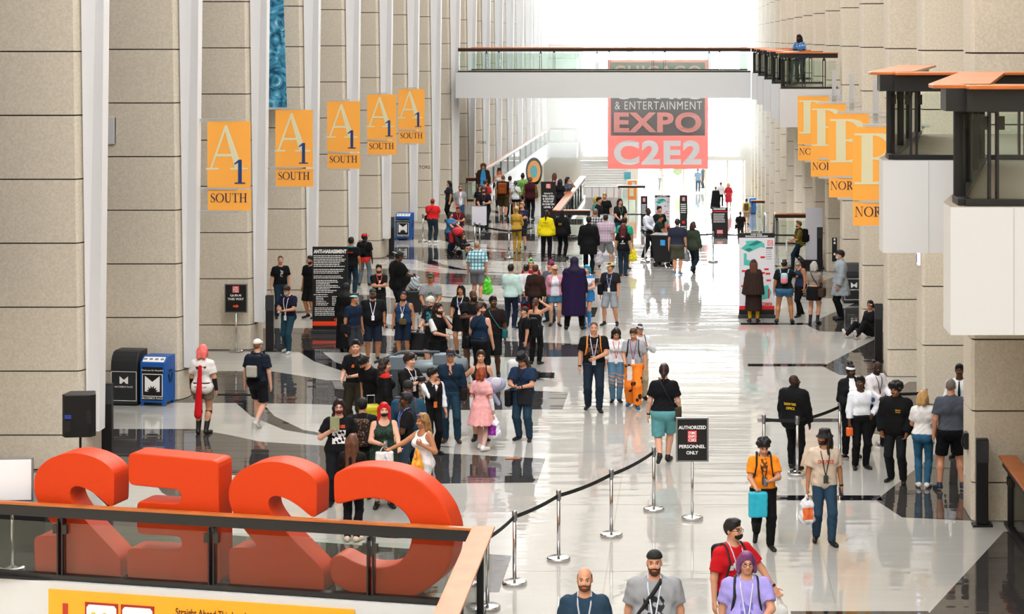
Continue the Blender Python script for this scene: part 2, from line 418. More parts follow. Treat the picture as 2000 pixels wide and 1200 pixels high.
def onR(px, off=0.):
    "point of the near guard rail at photo column px"
    k = (px-CX)/FPX; a = Vector(RA); s = (a.x-k*a.y)/(k*dirR.y-dirR.x); p = a+dirR*s
    n = Vector((-dirR.y, dirR.x)); return p+n*off
Lr = (Vector(RB)-Vector(RA)).length
guardrail('glass guard rail with black bar in front of the big red letters', [RA, RB], 0, [(0, (onR(x)-Vector(RA)).length/Lr) for x in (120, 415, 725)], h=1.03, capw=.09, black_h=.15)
guardrail('wood-capped guard rail running towards the viewer beside the red letters', [RB, (RB[0], 10.)], 0, [(0, t) for t in (.03, .17, .34, .6, .85)], h=1.06, capw=.3, black_h=.1)
guardrail('guard rail with orange wood cap beside the nearest stone pier', [(4.88, 30.7), (4.88, 14.)], 0, [(0, t) for t in (.02, .14, .3, .5, .75)], h=1.07, capw=.28)
# white face of the near stair well with the yellow direction sign
fa = MB(); fa.slab((RA[0], RA[1]-.07), (RB[0], RB[1]-.07), .1, -1.9, -.02); fa.slab((RB[0]-.06, RB[1]), (RB[0]-.06, 10), .1, -1.9, -.02)
struct(fa.build('trim_30', M_WHITE))
ys = thing('direction_sign', 'yellow direction sign on the white face under the red letters', 'sign', tuple(onR(105, -.14))+(-.7,))
PY = frame((0, 0, .7), (dirR.x, dirR.y, 0))
y0 = onR(105, -.14); W = (onR(700, -.14)-y0).length
q = MB(); q.plate([(0, -1.2), (W, -1.2), (W, -.12), (0, -.12)], PY, .03); q.build('sign_panel', mat('#f2a41f', .5), ys)
q = MB(); q.plate([(.22, -1.2), (.3, -1.2), (.3, -.3), (.22, -.3)], PY, -.006)
q.build('panel_stripe', mat('#b2301a', .6), ys); q = MB(); q.plate([(1.93, -1.2), (4.2, -1.2), (4.2, -.44), (1.93, -.44)], PY, -.006)
q.build('panel_field', mat('#8e1b12', .6), ys)
for u in (.56, 1.1):
    q = MB(); q.plate([(u, -1.), (u+.5, -1.), (u+.5, -.26), (u, -.26)], PY, -.006); pg = q.build('pictogram', mat('#9c2014', .6), ys)
    q = MB(); q.plate([(u+.025, -.98), (u+.475, -.98), (u+.475, -.33), (u+.44, -.29), (u+.06, -.29), (u+.025, -.33)], PY, -.009); q.build('pictogram_field', mat('#e9e9e9', .6), pg)
    q = MB(); q.lathe([(.03, 0), (.03, .004)], (0, 0, 0), 12)
    q = MB(); q.plate([(u+.13+.04*math.cos(a/8*6.283), -.43+.04*math.sin(a/8*6.283)) for a in range(8)], PY, -.012); q.build('pictogram_mark', mat('#f0b429', .6), pg); q = MB(); q.plate([(u+.3+.04*math.cos(a/8*6.283), -.43+.04*math.sin(a/8*6.283)) for a in range(8)], PY, -.012)
    q.build('pictogram_mark', mat('#f0b429', .6), pg)
q = MB(); put_text(q, 'Straight Ahead This Level', PY, 1.92, 2.95, -.39, -.255, bold=.01, depth=-.008); q.build('lettering', mat('#3a0f0a', .6), ys)
# ------------------------------------------------------------ the four big red letters
M_RED = mat('#cc3c0e', .55, spec=.2)
TWO = [(752,210),(700,150),(610,105),(500,82),(400,92),(300,127),(228,188),(192,255),(187,340),(208,415),(245,480),(300,555),(383,655),(215,660),(196,672),(189,695),(196,900),(210,912),(775,950),(790,944),(796,930),(792,812),(760,765),(640,640),(520,512),(460,430),(440,372),(448,330),(480,310),(520,315),(580,338),(640,378),(705,436),(730,444),(748,436)]
def smooth_poly(P, n=1):
    for _ in range(n):
        Q = []
        for i in range(len(P)):
            a, b = P[i], P[(i+1) % len(P)]
            L = math.hypot(a[0]-b[0], a[1]-b[1])
            k = min(.25, 22/L) if L > 1e-6 else .25
            Q += [(a[0]*(1-k)+b[0]*k, a[1]*(1-k)+b[1]*k), (a[0]*k+b[0]*(1-k), a[1]*k+b[1]*(1-k))]
        P = Q
    return P
EE = [(845,140),(1470,168),(1478,1002),(838,962),(838,757),(1215,772),(1215,678),(905,668),(905,452),(1210,462),(1210,372),(848,350)]
CC = [(796,185),(860,150),(960,125),(1080,118),(1200,128),(1310,152),(1420,210),(1520,300),(1590,400),(1632,520),(1640,640),(1610,780),(1540,890),(1440,970),(1320,1022),(1200,1028),(1080,1020),(960,1000),(860,962),(776,900),(768,770),(800,735),(850,728),(920,766),(1000,798),(1090,812),(1180,806),(1262,775),(1320,700),(1348,600),(1340,500),(1300,430),(1230,375),(1160,345),(1080,336),(990,345),(900,368),(845,384),(800,380)]
def norm(P, xa, xb, ya, yb, top):
    "outline in photo-crop pixels to u 0..1, v 0..1 along a sloping base line"
    return [((x-xa)/(xb-xa), ((ya+(yb-ya)*(x-xa)/(xb-xa))-y)/((ya+(yb-ya)*(x-xa)/(xb-xa))-top)) for x, y in P]
def letter(name, label, P, xa, xb, Hh, dep):
    a, b = onR(xa, .14), onR(xb, .14); w = (b-a).length
    mb = MB(); F = frame((0, 0, 0), (dirR.x, dirR.y, 0)); n = len(P)
    vs = [F(u*w, max(v, 0)*Hh, 0) for u, v in P]+[F(u*w, max(v, 0)*Hh, dep) for u, v in P]
    mb.add(vs, [list(range(n)), list(range(2*n-1, n-1, -1))]+[[i, n+i, n+(i+1) % n, (i+1) % n] for i in range(n)])
    o = mb.build(name, M_RED, None, bevel=.02); o.location = (a.x, a.y, .002)
    return tag(o, label, 'letter', 'big red letters behind the near guard rail')
letter('letter_two', 'big red numeral 2 seen from behind, nearest the white blank board', norm(smooth_poly(TWO, 3), 187, 796, 912, 950, 82), 55, 226, 1.72, .42)
letter('letter_e', 'big red letter E seen from behind, between the two red numerals', norm(smooth_poly(EE, 2), 838, 1478, 962, 1002, 150), 238, 420, 1.74, .42)
letter('letter_two', 'big red numeral 2 seen from behind, between the red E and the red C', norm(smooth_poly(TWO, 3), 187, 796, 912, 950, 82), 437, 625, 1.74, .42)
letter('letter_c', 'big red letter C seen from behind, nearest the wood-capped rail corner', norm(smooth_poly(CC, 3), 768, 1640, 985, 1035, 118), 635, 880, 1.74, .42)
# ------------------------------------------------------------ balconies and bridge at the upper level
ZB = 6.02
def deck(name, poly, z0=ZB-1.13, z1=ZB): 
    m = MB(); m.prism(poly, z0, z1-.004); m.add([(x, y, z1-.002) for x, y in poly], [list(range(len(poly)))], 1); return struct(m.build(name, [M_WHITE, mat('#857868', .9)]))
def fascia_joints(): pass
for i, (d, x0) in enumerate(((17.5, 2.28), (24.2, 2.33))):
    deck('floor', [(x0, d), (6.9, d), (6.9, d+6.6), (3.6, d+6.6), (x0, d+.5)])
    j = MB(); j.box(x0+.55, x0+.562, d-.004, d+.002, ZB-1.13, ZB); struct(j.build('trim_%d' % (31+i), mat('#b9b9b7', .6)))
    lab = ['balcony guard rail with wood cap, the closer of two above the stone piers', 'balcony guard rail with wood cap beside the orange letter B signs'][i]
    guardrail(lab, [(6.6, d+.12), (x0+.14, d+.12), (x0+.14, d+.5), (3.5, d+6.5)], ZB, [(0, .3), (0, .62), (0, .94), (1, .9), (2, .3), (2, .6), (2, .95)], h=1.07, capw=.55, black_h=.2, name='guard_rail', group='balcony guard rails')
brp = [(-10.3, 87.), (2.6, 87.), (2.6, 92.5), (-10.3, 92.5)]
deck('floor', brp)
guardrail('long guard rail along the bridge high across the hall', [(-10.2, 87.1), (2.6, 87.1)], ZB, [(0, (((x-CX)/FPX*87.1)+10.2)/12.8) for x in (950, 1056, 1166, 1275, 1385)], h=1.07, clamp=False)
guardrail('rear guard rail of the bridge high across the hall', [(-10.2, 92.4), (2.6, 92.4)], ZB, [(0, t) for t in (.1, .3, .5, .7, .9)], h=1.07, clamp=False)
steps = [58.4, 65., 71.6, 78.3, 84.9]
for i, d in enumerate(steps):
    deck('floor', [(2.6, d), (4.5, d), (4.5, d+6.7), (3.4, d+6.7), (2.6, d+.5)])
    guardrail('stepped balcony guard rail by the bridge, '+['first in front of the orange signs', 'second from the orange signs', 'third from the orange signs', 'fourth from the orange signs', 'last before the bridge'][i],
              [(4.3, d+.1), (2.7, d+.1), (2.7, d+.5), (3.4, d+6.6)], ZB, [(0, .25), (0, .62), (0, .95), (1, .9), (2, .5)], h=1.07, capw=.4, clamp=False, group='stepped balcony guard rails')
# far gallery at floor level and its twin above
for z, nm in ((0, 'lower'), (ZB, 'upper')):
    deck('floor', [(-10.4, 143.5), (-8.25, 143.5), (-8.25, 145.9), (-10.4, 145.9)], z-1.1, z)
    guardrail(nm+' small gallery rail in the far corner beside the great window', [(-10.3, 143.6), (-8.3, 143.6), (-8.3, 145.8)], z, [(0, .05), (0, .5), (0, .97), (1, .9)], clamp=False, h=1.07)
# gallery edge along the piers beyond the main floor
ga = MB(); ga.box(-16, -10.2, 95, 143.5, -1.15, 0); struct(ga.build('floor', M_WHITE))
guardrail('gallery rail seen in pieces between the far white fins', [(-10.25, 95.2), (-10.25, 143.4)], 0, [(0, t/12) for t in range(13)], clamp=False, h=1.07)
guardrail('short guard rail with orange cap beside the first far pier', [(-10.4, 92.), (-9.85, 92.)], 0, [(0, .05), (0, .95)], clamp=False, h=1.07, capw=.25)
# opening of the middle stair
guardrail('guard rail with orange wood cap behind the security guards', [(-5.05, 93.), (-5.05, 74.6), (-3.78, 74.6)], 0, [(0, t/9) for t in range(1, 9)]+[(1, .06), (1, .95)], clamp=False, h=1.07, capw=.3, black_h=.16)
guardrail('guard rail with orange wood cap behind the olive-shirted walker', [(3.05, 72.5), (4.3, 72.5)], 0, [(0, .06), (0, .95)], clamp=False, h=1.12, capw=.3, black_h=.12)
guardrail('distant wood-capped rail by the blue bin on the lower floor', [(3.55, 118), (5., 118)], -4, [(0, .05), (0, .95)], clamp=False, h=1.9, capw=.3)
guardrail('distant wood-capped rail beside the orange kiosk', [(-4.8, 130), (-3.0, 130)], -4, [(0, .05), (0, .95)], clamp=False, h=1.9, capw=.3)
es = thing('escalator', 'top of a black escalator with white handrails beside the glass rail', 'escalator', (2.75, 72.6, 0))
for x in (-.05, .32):
    q = MB(); q.prism([(x, 0), (x+.06, 0), (x+.06, 6), (x, 6)], -3.2, .85); 
    q = MB(); q.add([(x, 0, -1), (x, 0, .95), (x, 1.2, .95), (x, 6.5, -3), (x, 6.5, -4), (x+.06, 0, -1), (x+.06, 0, .95), (x+.06, 1.2, .95), (x+.06, 6.5, -3), (x+.06, 6.5, -4)],
                    [[0, 1, 2, 3, 4], [9, 8, 7, 6, 5], [0, 5, 6, 1], [1, 6, 7, 2], [2, 7, 8, 3], [3, 8, 9, 4]])
    q.build('balustrade', M_BLACK, es)
    q = MB(); q.tube([(x+.03, -.02, .0), (x+.03, -.06, .7), (x+.03, .05, 1.0), (x+.03, 1.2, 1.02), (x+.03, 6.5, -2.9)], .045); q.build('handrail', M_WHITE, es)
q = MB(); q.box(.0, .32, 0, 1.2, -.3, -.01); q.build('comb_plate', M_STEEL, es)
# ------------------------------------------------------------ orange hanging signs
M_OR, M_IV, M_NV = mat('#f6ab46', .55), mat('#d9d2ac', .6), mat('#1c3a72', .55)
M_ALU = mat('#c7cace', .35, .6)
def hall_sign(px, d, ztop, side, label, grp):
    Wd, Ht = .90, 1.86; x = (px-CX)*d/FPX
    t = thing('hanging_sign', label, 'sign', (x, d, ztop-Ht), 0, grp)
    F = frame((0, 0, 0), (1, 0, 0))
    q = MB(); q.box(0, Wd, 0, .02, .47, Ht); q.build('upper_panel', M_OR, t)
    q = MB(); q.box(0.01, Wd+.01, 0, .02, 0, .43); q.build('lower_panel', M_OR, t)
    x0, x1 = (-.15, .62) if side == 'L' else (.2, 1.45)
    for z in (Ht+.01, .43, -.05): br = MB(); br.box(x0, x1, -.012, .05, z, z+.045); br.build('bracket_bar', M_ALU, t)
    if side == 'R':
        for z in (Ht-.1, .3, -.15): br = MB(); br.box(.75, 1.45, .05, .1, z, z+.045); br.build('bracket_bar', M_ALU, t)
        br = MB(); br.box(1.0, 1.12, .1, .16, -.4, Ht+.75); br.build('upright', M_ALU, t)
    if side == 'L':
        q = MB(); put_serif(q, 'A', F, .02, .86, .85, 1.77); q.build('letter_face', M_IV, t, recalc=False)
        q = MB(); put_serif(q, '1', F, .56, .80, .56, 1.06, depth=-.007); q.build('numeral', M_NV, t, recalc=False)
        q = MB(); put_serif(q, 'SOUTH', F, .06, .84, .17, .36); q.build('lettering', mat('#2a1a3a', .6), t, recalc=False)
    else:
        q = MB(); put_serif(q, 'B', F, .04, .9, .78, 1.74); q.build('letter_face', M_IV, t, recalc=False)
        q = MB(); put_serif(q, 'NORTH', F, .04, .88, .17, .36); q.build('lettering', mat('#2a1a3a', .6), t, recalc=False)
SL = ['first and largest of the row', 'second from the largest', 'third of the row', 'fourth, before the smallest', 'smallest and farthest of the row']
for i, px in enumerate((405, 538, 639, 717, 778)):
    hall_sign(px, 41.5+BAYL*i, 5.77, 'L', 'orange A 1 SOUTH sign on a white fin, '+SL[i], 'orange A1 south signs')
for i, px in enumerate((1665, 1618, 1583, 1558)):
    hall_sign(px, 37.5+6.65*i, 5.83, 'R', 'orange B NORTH sign by the balcony, '+['closest and largest', 'second in the overlapping row', 'third in the overlapping row', 'farthest, mostly covered'][i], 'orange B north signs')
# blue picture banner high on the left wall, wall speaker
x, y, z = AT(556, 210, 54.)
mbl = bpy.data.materials.new('blue_print'); mbl.use_nodes = True; nt = mbl.node_tree; b = nt.nodes['Principled BSDF']
tc = nt.nodes.new('ShaderNodeTexCoord'); wv = nt.nodes.new('ShaderNodeTexNoise'); wv.inputs['Scale'].default_value = 2.2; wv.inputs['Detail'].default_value = 3; wv.inputs['Distortion'].default_value = 2.5
cr = nt.nodes.new('ShaderNodeValToRGB'); cr.color_ramp.elements[0].position = .38; cr.color_ramp.elements[0].color = lin('#0d4f6e'); cr.color_ramp.elements[1].position = .6; cr.color_ramp.elements[1].color = lin('#58b6dc')
e_ = cr.color_ramp.elements.new(.7); e_.color = lin('#cfe6ec')
nt.links.new(tc.outputs['Object'], wv.inputs[0]); nt.links.new(wv.outputs['Fac'], cr.inputs[0]); nt.links.new(cr.outputs[0], b.inputs['Base Color'])
q = MB(); q.prism([(-.9, 0), (.06, 0), (.06, .02), (-.9, .02)], 0, 5.2, 0, [(-.9, 0), (-.1, 0), (-.1, .02), (-.9, .02)])
o = q.build('picture_banner', mbl); o.location = (x, y, z); tag(o, 'tall blue picture banner hanging behind a white fin above the orange signs', 'banner')
t = thing('wall_speaker', 'small white box fixed to a white fin high on the wall', 'box', AT(207, 282, 41.2))
q = MB(); q.box(0, .17, 0, .25, 0, .57); q.build('case', M_WHITE, t, bevel=.01); q = MB(); q.box(.17, .19, .03, .22, .02, .55); q.build('edge_strip', M_STEEL, t)
for px, py, d in ((818, 330, 73.9), (932, 281, 93.6)):
    X, Y, Z = AT(px, py, d); q = MB(); put_text(q, 'TORS', frame((0, 0, 0), (1, 0, 0)), 0, .42, 0, .12, bold=.01)
    o = q.build('wall_lettering', mat('#2a2622', .6)); o.location = (X, Y, Z)
    tag(o, 'small dark wall letters TORS on a %s stone pier' % ('closer' if d < 80 else 'farther'), 'lettering', 'wall letters on stone piers')
# ------------------------------------------------------------ great convention banner
M_BRED, M_BBLK, M_BWHT = mat('#ec6a60', .8), mat('#4d3f3b', .8), mat('#f1ebe8', .8)  # banner red and black lightened to carry the wash of window glare
M_BSAL = mat('#f28d82', .8)
M_BWHT = mat('#fbf8f4', .8)
for m_, c_ in ((M_BRED, .35),):
    nt = m_.node_tree; b = nt.nodes['Principled BSDF']; o_ = nt.nodes['Material Output']
    tr = nt.nodes.new('ShaderNodeBsdfTranslucent'); tr.inputs[0].default_value = b.inputs['Base Color'].default_value
    mx = nt.nodes.new('ShaderNodeMixShader'); mx.inputs[0].default_value = c_+.4
    nt.links.new(b.outputs[0], mx.inputs[1]); nt.links.new(tr.outputs[0], mx.inputs[2]); nt.links.new(mx.outputs[0], o_.inputs[0])
DBN = 118.
bx, by, bz = AT(1187, 330, DBN); kx = DBN/FPX
t = thing('hall_banner', 'great red and black event banner hanging before the bright end window', 'banner', (bx, by, bz))
def PB(u, v, d): return ((u-1187)*kx, d+.03*math.sin((u-1187)*.11)+.02*math.sin((u-1187)*.05+v*.04), (330-v)*kx)
def bgrid(u0, u1, v0, v1, dz, nm, m, nu=40, nv=6):
    q = MB(); q.add([PB(u0+(u1-u0)*i/nu, v0+(v1-v0)*j/nv, dz) for j in range(nv+1) for i in range(nu+1)],
                    [[j*(nu+1)+i, j*(nu+1)+i+1, (j+1)*(nu+1)+i+1, (j+1)*(nu+1)+i] for j in range(nv) for i in range(nu)])
    return q.build(nm, m, t, smooth=True)
bgrid(1187, 1383, 117, 330, 0, 'cloth', M_BRED); bgrid(1193, 1377, 122, 265, -.03, 'black_panel', M_BBLK)
for s, u0, u1, v0, v1, m_, bo in (('CHICAGO', 1199, 1370, 151, 128, M_BSAL, .02), ('COMIC', 1199, 1370, 194, 158, M_BWHT, .025), ('& ENTERTAINMENT', 1201, 1371, 214, 198, M_BWHT, 0.),
                                  ('EXPO', 1199, 1370, 259, 219, M_BSAL, .038), ('C2E2', 1199, 1370, 322, 274, M_BWHT, .042)):
    q = MB(); put_text(q, s, PB, u0, u1, v0, v1, bold=bo, depth=-.14, spacing=1.13); q.build('lettering', m_, t)
# ------------------------------------------------------------ stanchions and tapes
def stanchion(x, y, label, grp, h=1.0, base='pancake', z=0):
    t = thing('stanchion', label, 'stanchion', (x, y, z), 0, grp)
    q = MB(); q.lathe([(.17, 0), (.17, .035), (.155, .05), (.06, .062), (.03, .075)], n=28); q.build('base', M_CHROME, t, smooth=False)
    q = MB(); q.lathe([(.026, .06), (.026, h-.1)], n=14); q.build('pole', M_CHROME, t, smooth=True)
    q = MB(); q.lathe([(.034, h-.13), (.036, h-.12), (.036, h), (.03, h+.01)], n=16); q.build('tape_head', M_STEEL, t, smooth=True)
    return (x, y, h-.07)
def tape(pts, label, w=.055, sag=.035, grp='black barrier tapes'):
    t = MB()
    for a, b in zip(pts[:-1], pts[1:]):
        a, b = Vector(a), Vector(b); n = 10; P = [a.lerp(b, i/n)-Vector((0, 0, sag*4*(i/n)*(1-i/n)*min(1, (b-a).length/2))) for i in range(n+1)]
        d = (b-a); d.z = 0; d.normalize(); nn = Vector((-d.y, d.x, 0))*.004
        vs = []
        for p in P: vs += [p-nn+Vector((0, 0, w/2)), p+nn+Vector((0, 0, w/2)), p+nn-Vector((0, 0, w/2)), p-nn-Vector((0, 0, w/2))]
        fs = [[i*4+j, i*4+(j+1) % 4, i*4+4+(j+1) % 4, i*4+4+j] for i in range(n) for j in range(4)]+[[0, 1, 2, 3], [n*4+3, n*4+2, n*4+1, n*4]]
        t.add(vs, fs)
    o = t.build('barrier_tape', mat('#0b0b0c', .6), None, loc=tuple(pts[0])); return tag(o, label, 'tape', grp)
RR = [('hidden behind the wood-capped rail corner', 952, 1190), ('nearest the wood-capped rail', 1005, 1142), ('second from the wood-capped rail', 1091, 1095), ('third from the wood-capped rail', 1194, 1048), ('beside the authorized personnel sign', 1277, 998)]
pts = [stanchion(*FL(x, y), 'chrome stanchion in the front row, '+l, 'front row stanchions') for l, x, y in RR]
tape(pts, 'black barrier tape strung along the front row of chrome stanchions')
RG = [('half hidden behind the person in orange', 1492, 925), ('between the orange shirt and the bucket hat', 1557, 928), ('behind the white-shirted guard', 1640, 897), ('beside the guard looking down', 1727, 868), ('closest to the stone pier', 1808, 866)]
pts = [stanchion(*FL(x, y), 'chrome stanchion at the checkpoint, '+l, 'checkpoint stanchions') for l, x, y in RG]
tape(pts, 'black barrier tape between the checkpoint guards and the stone pier')
RL = [('beside the man in the red shirt', 826, 472), ('in front of the white board', 927, 490), ('behind the front tape near the board', 937, 492), ('beside the gold costume', 994, 505)]
pts = [stanchion(*FL(x, y), 'chrome stanchion far back, '+l, 'far back stanchions') for l, x, y in RL]
tape([pts[1], pts[3], FL(1040, 498)+(.93,)], 'black barrier tape in front of the person in gold')
RC = [('under the white-shirted officer', 1260, 512), ('between the couple and the black info board', 1393, 512), ('above the building map board', 1483, 512)]
pts = [stanchion(*FL(x, y), 'thin stanchion of the far barrier, '+l, 'far barrier stanchions') for l, x, y in RC]
tape([pts[0], pts[1], pts[2], FL(1607, 512)+(.93,)], 'black barrier tape across the far end of the floor')
# tall black posts by the piers
def reader_post(x, y, label, h=1.34, box=True):
    t = thing('reader_post', label, 'post', (x, y, 0), 0, 'black posts along the hall')
    q = MB(); q.box(-.15, .15, -.12, .12, 0, .03); q.build('foot_plate', M_BLACK, t)
    q = MB(); q.box(-.09, .09, -.06, .06, .03, h); q.build('column', M_BLACK, t, bevel=.006)
    q = MB(); q.box(-.095, .095, -.066, -.055, h-.36, h-.02); q.build('reader_face', mat('#33363a', .3), t)
for px, py, l in ((1918, 1027, 'by the nearest stone pier'), (1716, 706, 'in front of the seated person'), (1601, 524, 'beside the grey board'), (765, 500, 'in front of the far blue recycling bin'), (210, 896, 'beside the black litter bin'), (527, 686, 'behind the man reading his phone')):
    reader_post(*FL(px, py), 'tall black reader post '+l)
x, y = FL(1760, 487, -4); 
# ------------------------------------------------------------ signs on stands
M_SIGN, M_TXT, M_TXTR = mat('#0d0d0e', .45), mat('#f2f2f2', .6), mat('#d8262a', .55)
def logo(q, F, u0, u1, v0, v1, mi, mt):
    h = v1-v0
    q.plate([(u0, v0), (u1, v0), (u1, v1), (u0, v1)], F, -.004, mi)
    w = (u1-u0)*.08
    put_text(q, 'COMIC', F, u0+w, u1-w, v0+h*.68, v0+h*.92, mt, .03, -.008)
    put_text(q, 'EXPO', F, u0+w, u1-w, v0+h*.38, v0+h*.62, mt, .03, -.008)
    put_text(q, 'C2E2', F, u0+w, u1-w, v0+h*.06, v0+h*.32, mt, .03, -.008)
def stand_sign(x, y, w, h, ztop, rows, label, back=False, rot=0.):
    t = thing('sign_stand', label, 'sign', (x, y, 0), rot, 'signs on chrome stands')
    q = MB(); q.lathe([(.17, 0), (.17, .035), (.15, .05), (.03, .07)], n=28); q.build('base', M_CHROME, t)
    q = MB(); q.lathe([(.02, .05), (.02, ztop-h)], n=12); q.build('pole', M_CHROME, t, smooth=True)
    q = MB(); q.box(-w/2, w/2, -.02, .02, ztop-h, ztop); q.build('frame', M_STEEL, t, bevel=.004)
    q = MB(); q.box(-w/2+.025, w/2-.025, -.026, -.018, ztop-h+.025, ztop-.025); q.build('sign_face', mat('#e4e4e8', .5) if back else M_SIGN, t)
    if rows:
        q = MB(); F = frame((0, -.026, ztop-h), (1, 0, 0))
        for r in rows:
            if r[0] == 'LOGO': logo(q, F, r[1]*w, r[2]*w, r[3]*h, r[4]*h, 1, 0)
            elif r[0] == 'ARROW':
                q.plate([(-.12*w, .2*h), (.03*w, .2*h), (.03*w, .165*h), (.14*w, .23*h), (.03*w, .295*h), (.03*w, .26*h), (-.12*w, .26*h)], F, -.004, 2)
            else: put_text(q, r[0], F, r[1]*w, r[2]*w, r[3]*h, r[4]*h, 0, .025)
        q.build('lettering', [M_TXT, M_TXTR, mat('#e8502a', .5)], t)
stand_sign(*FL(1352, 1015), .51, .69, 1.59, [('AUTHORIZED', -.42, .42, .74, .82), ('LOGO', -.14, .14, .45, .71), ('PERSONNEL', -.4, .4, .31, .39), ('ONLY', -.18, .18, .17, .25)], 'black sign on a chrome stand reading authorized personnel only', rot=.03)
stand_sign(*FL(461, 688), .54, .69, 1.63, [('QUEUE', -.25, .25, .56, .64), ('THIS WAY', -.36, .36, .44, .52), ('LOGO', -.15, .15, .7, .93), ('ARROW',)], 'black sign on a chrome stand reading queue this way')
X, Y = FL(24, 1113); stand_sign(X, Y, .58, .62, 1.58, None, 'blank white back of a board on a chrome stand beside the red numeral', back=True, rot=.1)
# roll-up banners
def rollup(x, y, w, h, label, draw, face, mats, z=0, rot=0.):
    t = thing('rollup_banner', label, 'banner', (x, y, z), rot, 'standing information boards')
    q = MB(); q.box(-w/2-.02, w/2+.02, -.12, .12, 0, .09); q.build('base_case', mat('#2c2c30', .5), t, bevel=.01)
    q = MB(); q.box(-w/2, w/2, -.01, .01, .09, h); q.build('banner_face', face, t)
    q = MB(); draw(q, frame((0, -.011, 0), (1, 0, 0)), w, h); q.build('print', mats, t)
    q = MB(); q.box(-.015, .015, .02, .05, .05, h); q.build('support_pole', M_STEEL, t)
random.seed(3)
def fake_lines(q, F, u0, u1, v1, n, dv, th, mi, ragged=.25):
    for i in range(n):
        r = u1-(u1-u0)*random.random()*ragged; v = v1-i*dv; u = u0
        while u < r-.01:
            wd = random.uniform(.02, .07)*1.2; e = min(u+wd, r)
            q.plate([(u, v-th), (e, v-th), (e, v), (u, v)], F, -.003, mi); u = e+.012
def d_anti(q, F, w, h):
    put_text(q, 'ANTI-HARASSMENT', F, -w/2+.03, w/2-.03, h-.17, h-.07, 0, .04)
    fake_lines(q, F, -w/2+.03, w/2-.05, h-.22, 7, .045, .018, 0); fake_lines(q, F, -w/2+.03, w/2-.03, h-.57, 3, .045, .018, 0)
    fake_lines(q, F, -w/2+.03, w/2-.03, h-.74, 2, .045, .018, 0); fake_lines(q, F, -w/2+.09, w/2-.2, h-.85, 8, .043, .018, 0, .5)
    fake_lines(q, F, -w/2+.03, 0, h-1.21, 1, .04, .018, 0); fake_lines(q, F, -w/2+.09, -.02, h-1.26, 6, .043, .016, 0, .5); fake_lines(q, F, .05, .2, h-1.26, 6, .043, .016, 0, .4)
    fake_lines(q, F, -w/2+.06, w/2-.05, h-1.55, 5, .045, .018, 0)
    q.plate([(-w/2, .19), (w/2, .19), (w/2, .30), (-w/2, .30)], F, -.003, 1); put_text(q, 'C2E2', F, w/2-.35, w/2-.05, .32, .38, 1, .04)
rollup(*FL(645, 651), .90, 2.2, 'tall black board headed anti-harassment with small white lines', d_anti, M_SIGN, [M_TXT, mat('#e8431c', .5)])
def d_map(q, F, w, h):
    q.plate([(-w/2, h-.13), (w/2, h-.13), (w/2, h), (-w/2, h)], F, -.002, 0)
    put_text(q, 'C2E2 2022', F, -.16, .14, h-.055, h-.02, 4, .03); put_text(q, 'BUILDING OVERVIEW', F, -.3, .3, h-.11, h-.07, 4, .03)
    q.plate([(-.43, h-.42), (-.2, h-.52), (.1, h-.38), (.22, h-.4), (.2, h-.28), (.02, h-.2), (-.3, h-.22), (-.28, h-.3)], F, -.003, 1)
    q.plate([(-.34, h-.45), (-.22, h-.51), (-.1, h-.45), (-.2, h-.4)], F, -.006, 2)
    q.plate([(-.25, h-.34), (-.05, h-.34), (.15, h-.24), (.0, h-.21)], F, -.006, 2)
    logo(q, F, .29, .43, h-.35, h-.2, 3, 4)
    q.plate([(.25, h-.42), (.43, h-.42), (.43, h-.39), (.25, h-.39)], F, -.003, 0)
    for i in range(5): q.plate([(.26, h-.47-i*.06), (.28, h-.47-i*.06), (.28, h-.45-i*.06), (.26, h-.45-i*.06)], F, -.003, 0); q.plate([(.3, h-.465-i*.06), (.4, h-.465-i*.06), (.4, h-.455-i*.06), (.3, h-.455-i*.06)], F, -.003, 0)
    q.plate([(-.35, h-.86), (-.1, h-.9), (-.1, h-.75), (-.27, h-.72), (-.27, h-.55), (-.35, h-.55)], F, -.003, 1)
    q.plate([(.1, h-.68), (.22, h-.68), (.22, h-.63), (.1, h-.63)], F, -.003, 3)
    q.plate([(.1, h-1.8), (.34, h-1.75), (.4, h-1.6), (.3, h-1.4), (.1, h-1.45)], F, -.003, 1); q.plate([(.3, h-1.76), (.34, h-1.76), (.34, h-1.5), (.3, h-1.5)], F, -.006, 3)
    for (a, b) in ((.1, 1.1), (.24, 1.12), (-.42, 1.45), (.26, 1.3), (.2, 1.0), (-.4, 1.05)): q.plate([(a, h-b), (a+.12, h-b), (a+.12, h-b+.05), (a, h-b+.05)], F, -.003, 3)
    put_text(q, 'C2E2', F, .1, .42, .33, .41, 3, .05)
    q.plate([(-w/2, .22), (w/2, .22), (w/2, .32), (-w/2, .32)], F, -.003, 3); q.plate([(-w/2, .09), (w/2, .09), (w/2, .22), (-w/2, .22)], F, -.003, 0)
MMAP = [M_SIGN, mat('#4fb9ad', .55), mat('#1f7d78', .55), M_TXTR, M_TXT]
rollup(*FL(1478, 621), .955, 2.28, 'white building overview map board with turquoise floor plans behind the brown cape', d_map, mat('#d9d9df', .55), MMAP)
def d_lines(rows):
    def f(q, F, w, h):
        for r in rows: put_text(q, r[0], F, -w*r[1], w*r[1], h*r[2], h*r[3], 0, .03)
        logo(q, F, -w*.16, w*.16, h*.84, h*.95, 1, 0)
        q.plate([(0, h*.2), (w*.12, h*.25), (0, h*.3), (-w*.12, h*.25)], F, -.003, 1)
    return f
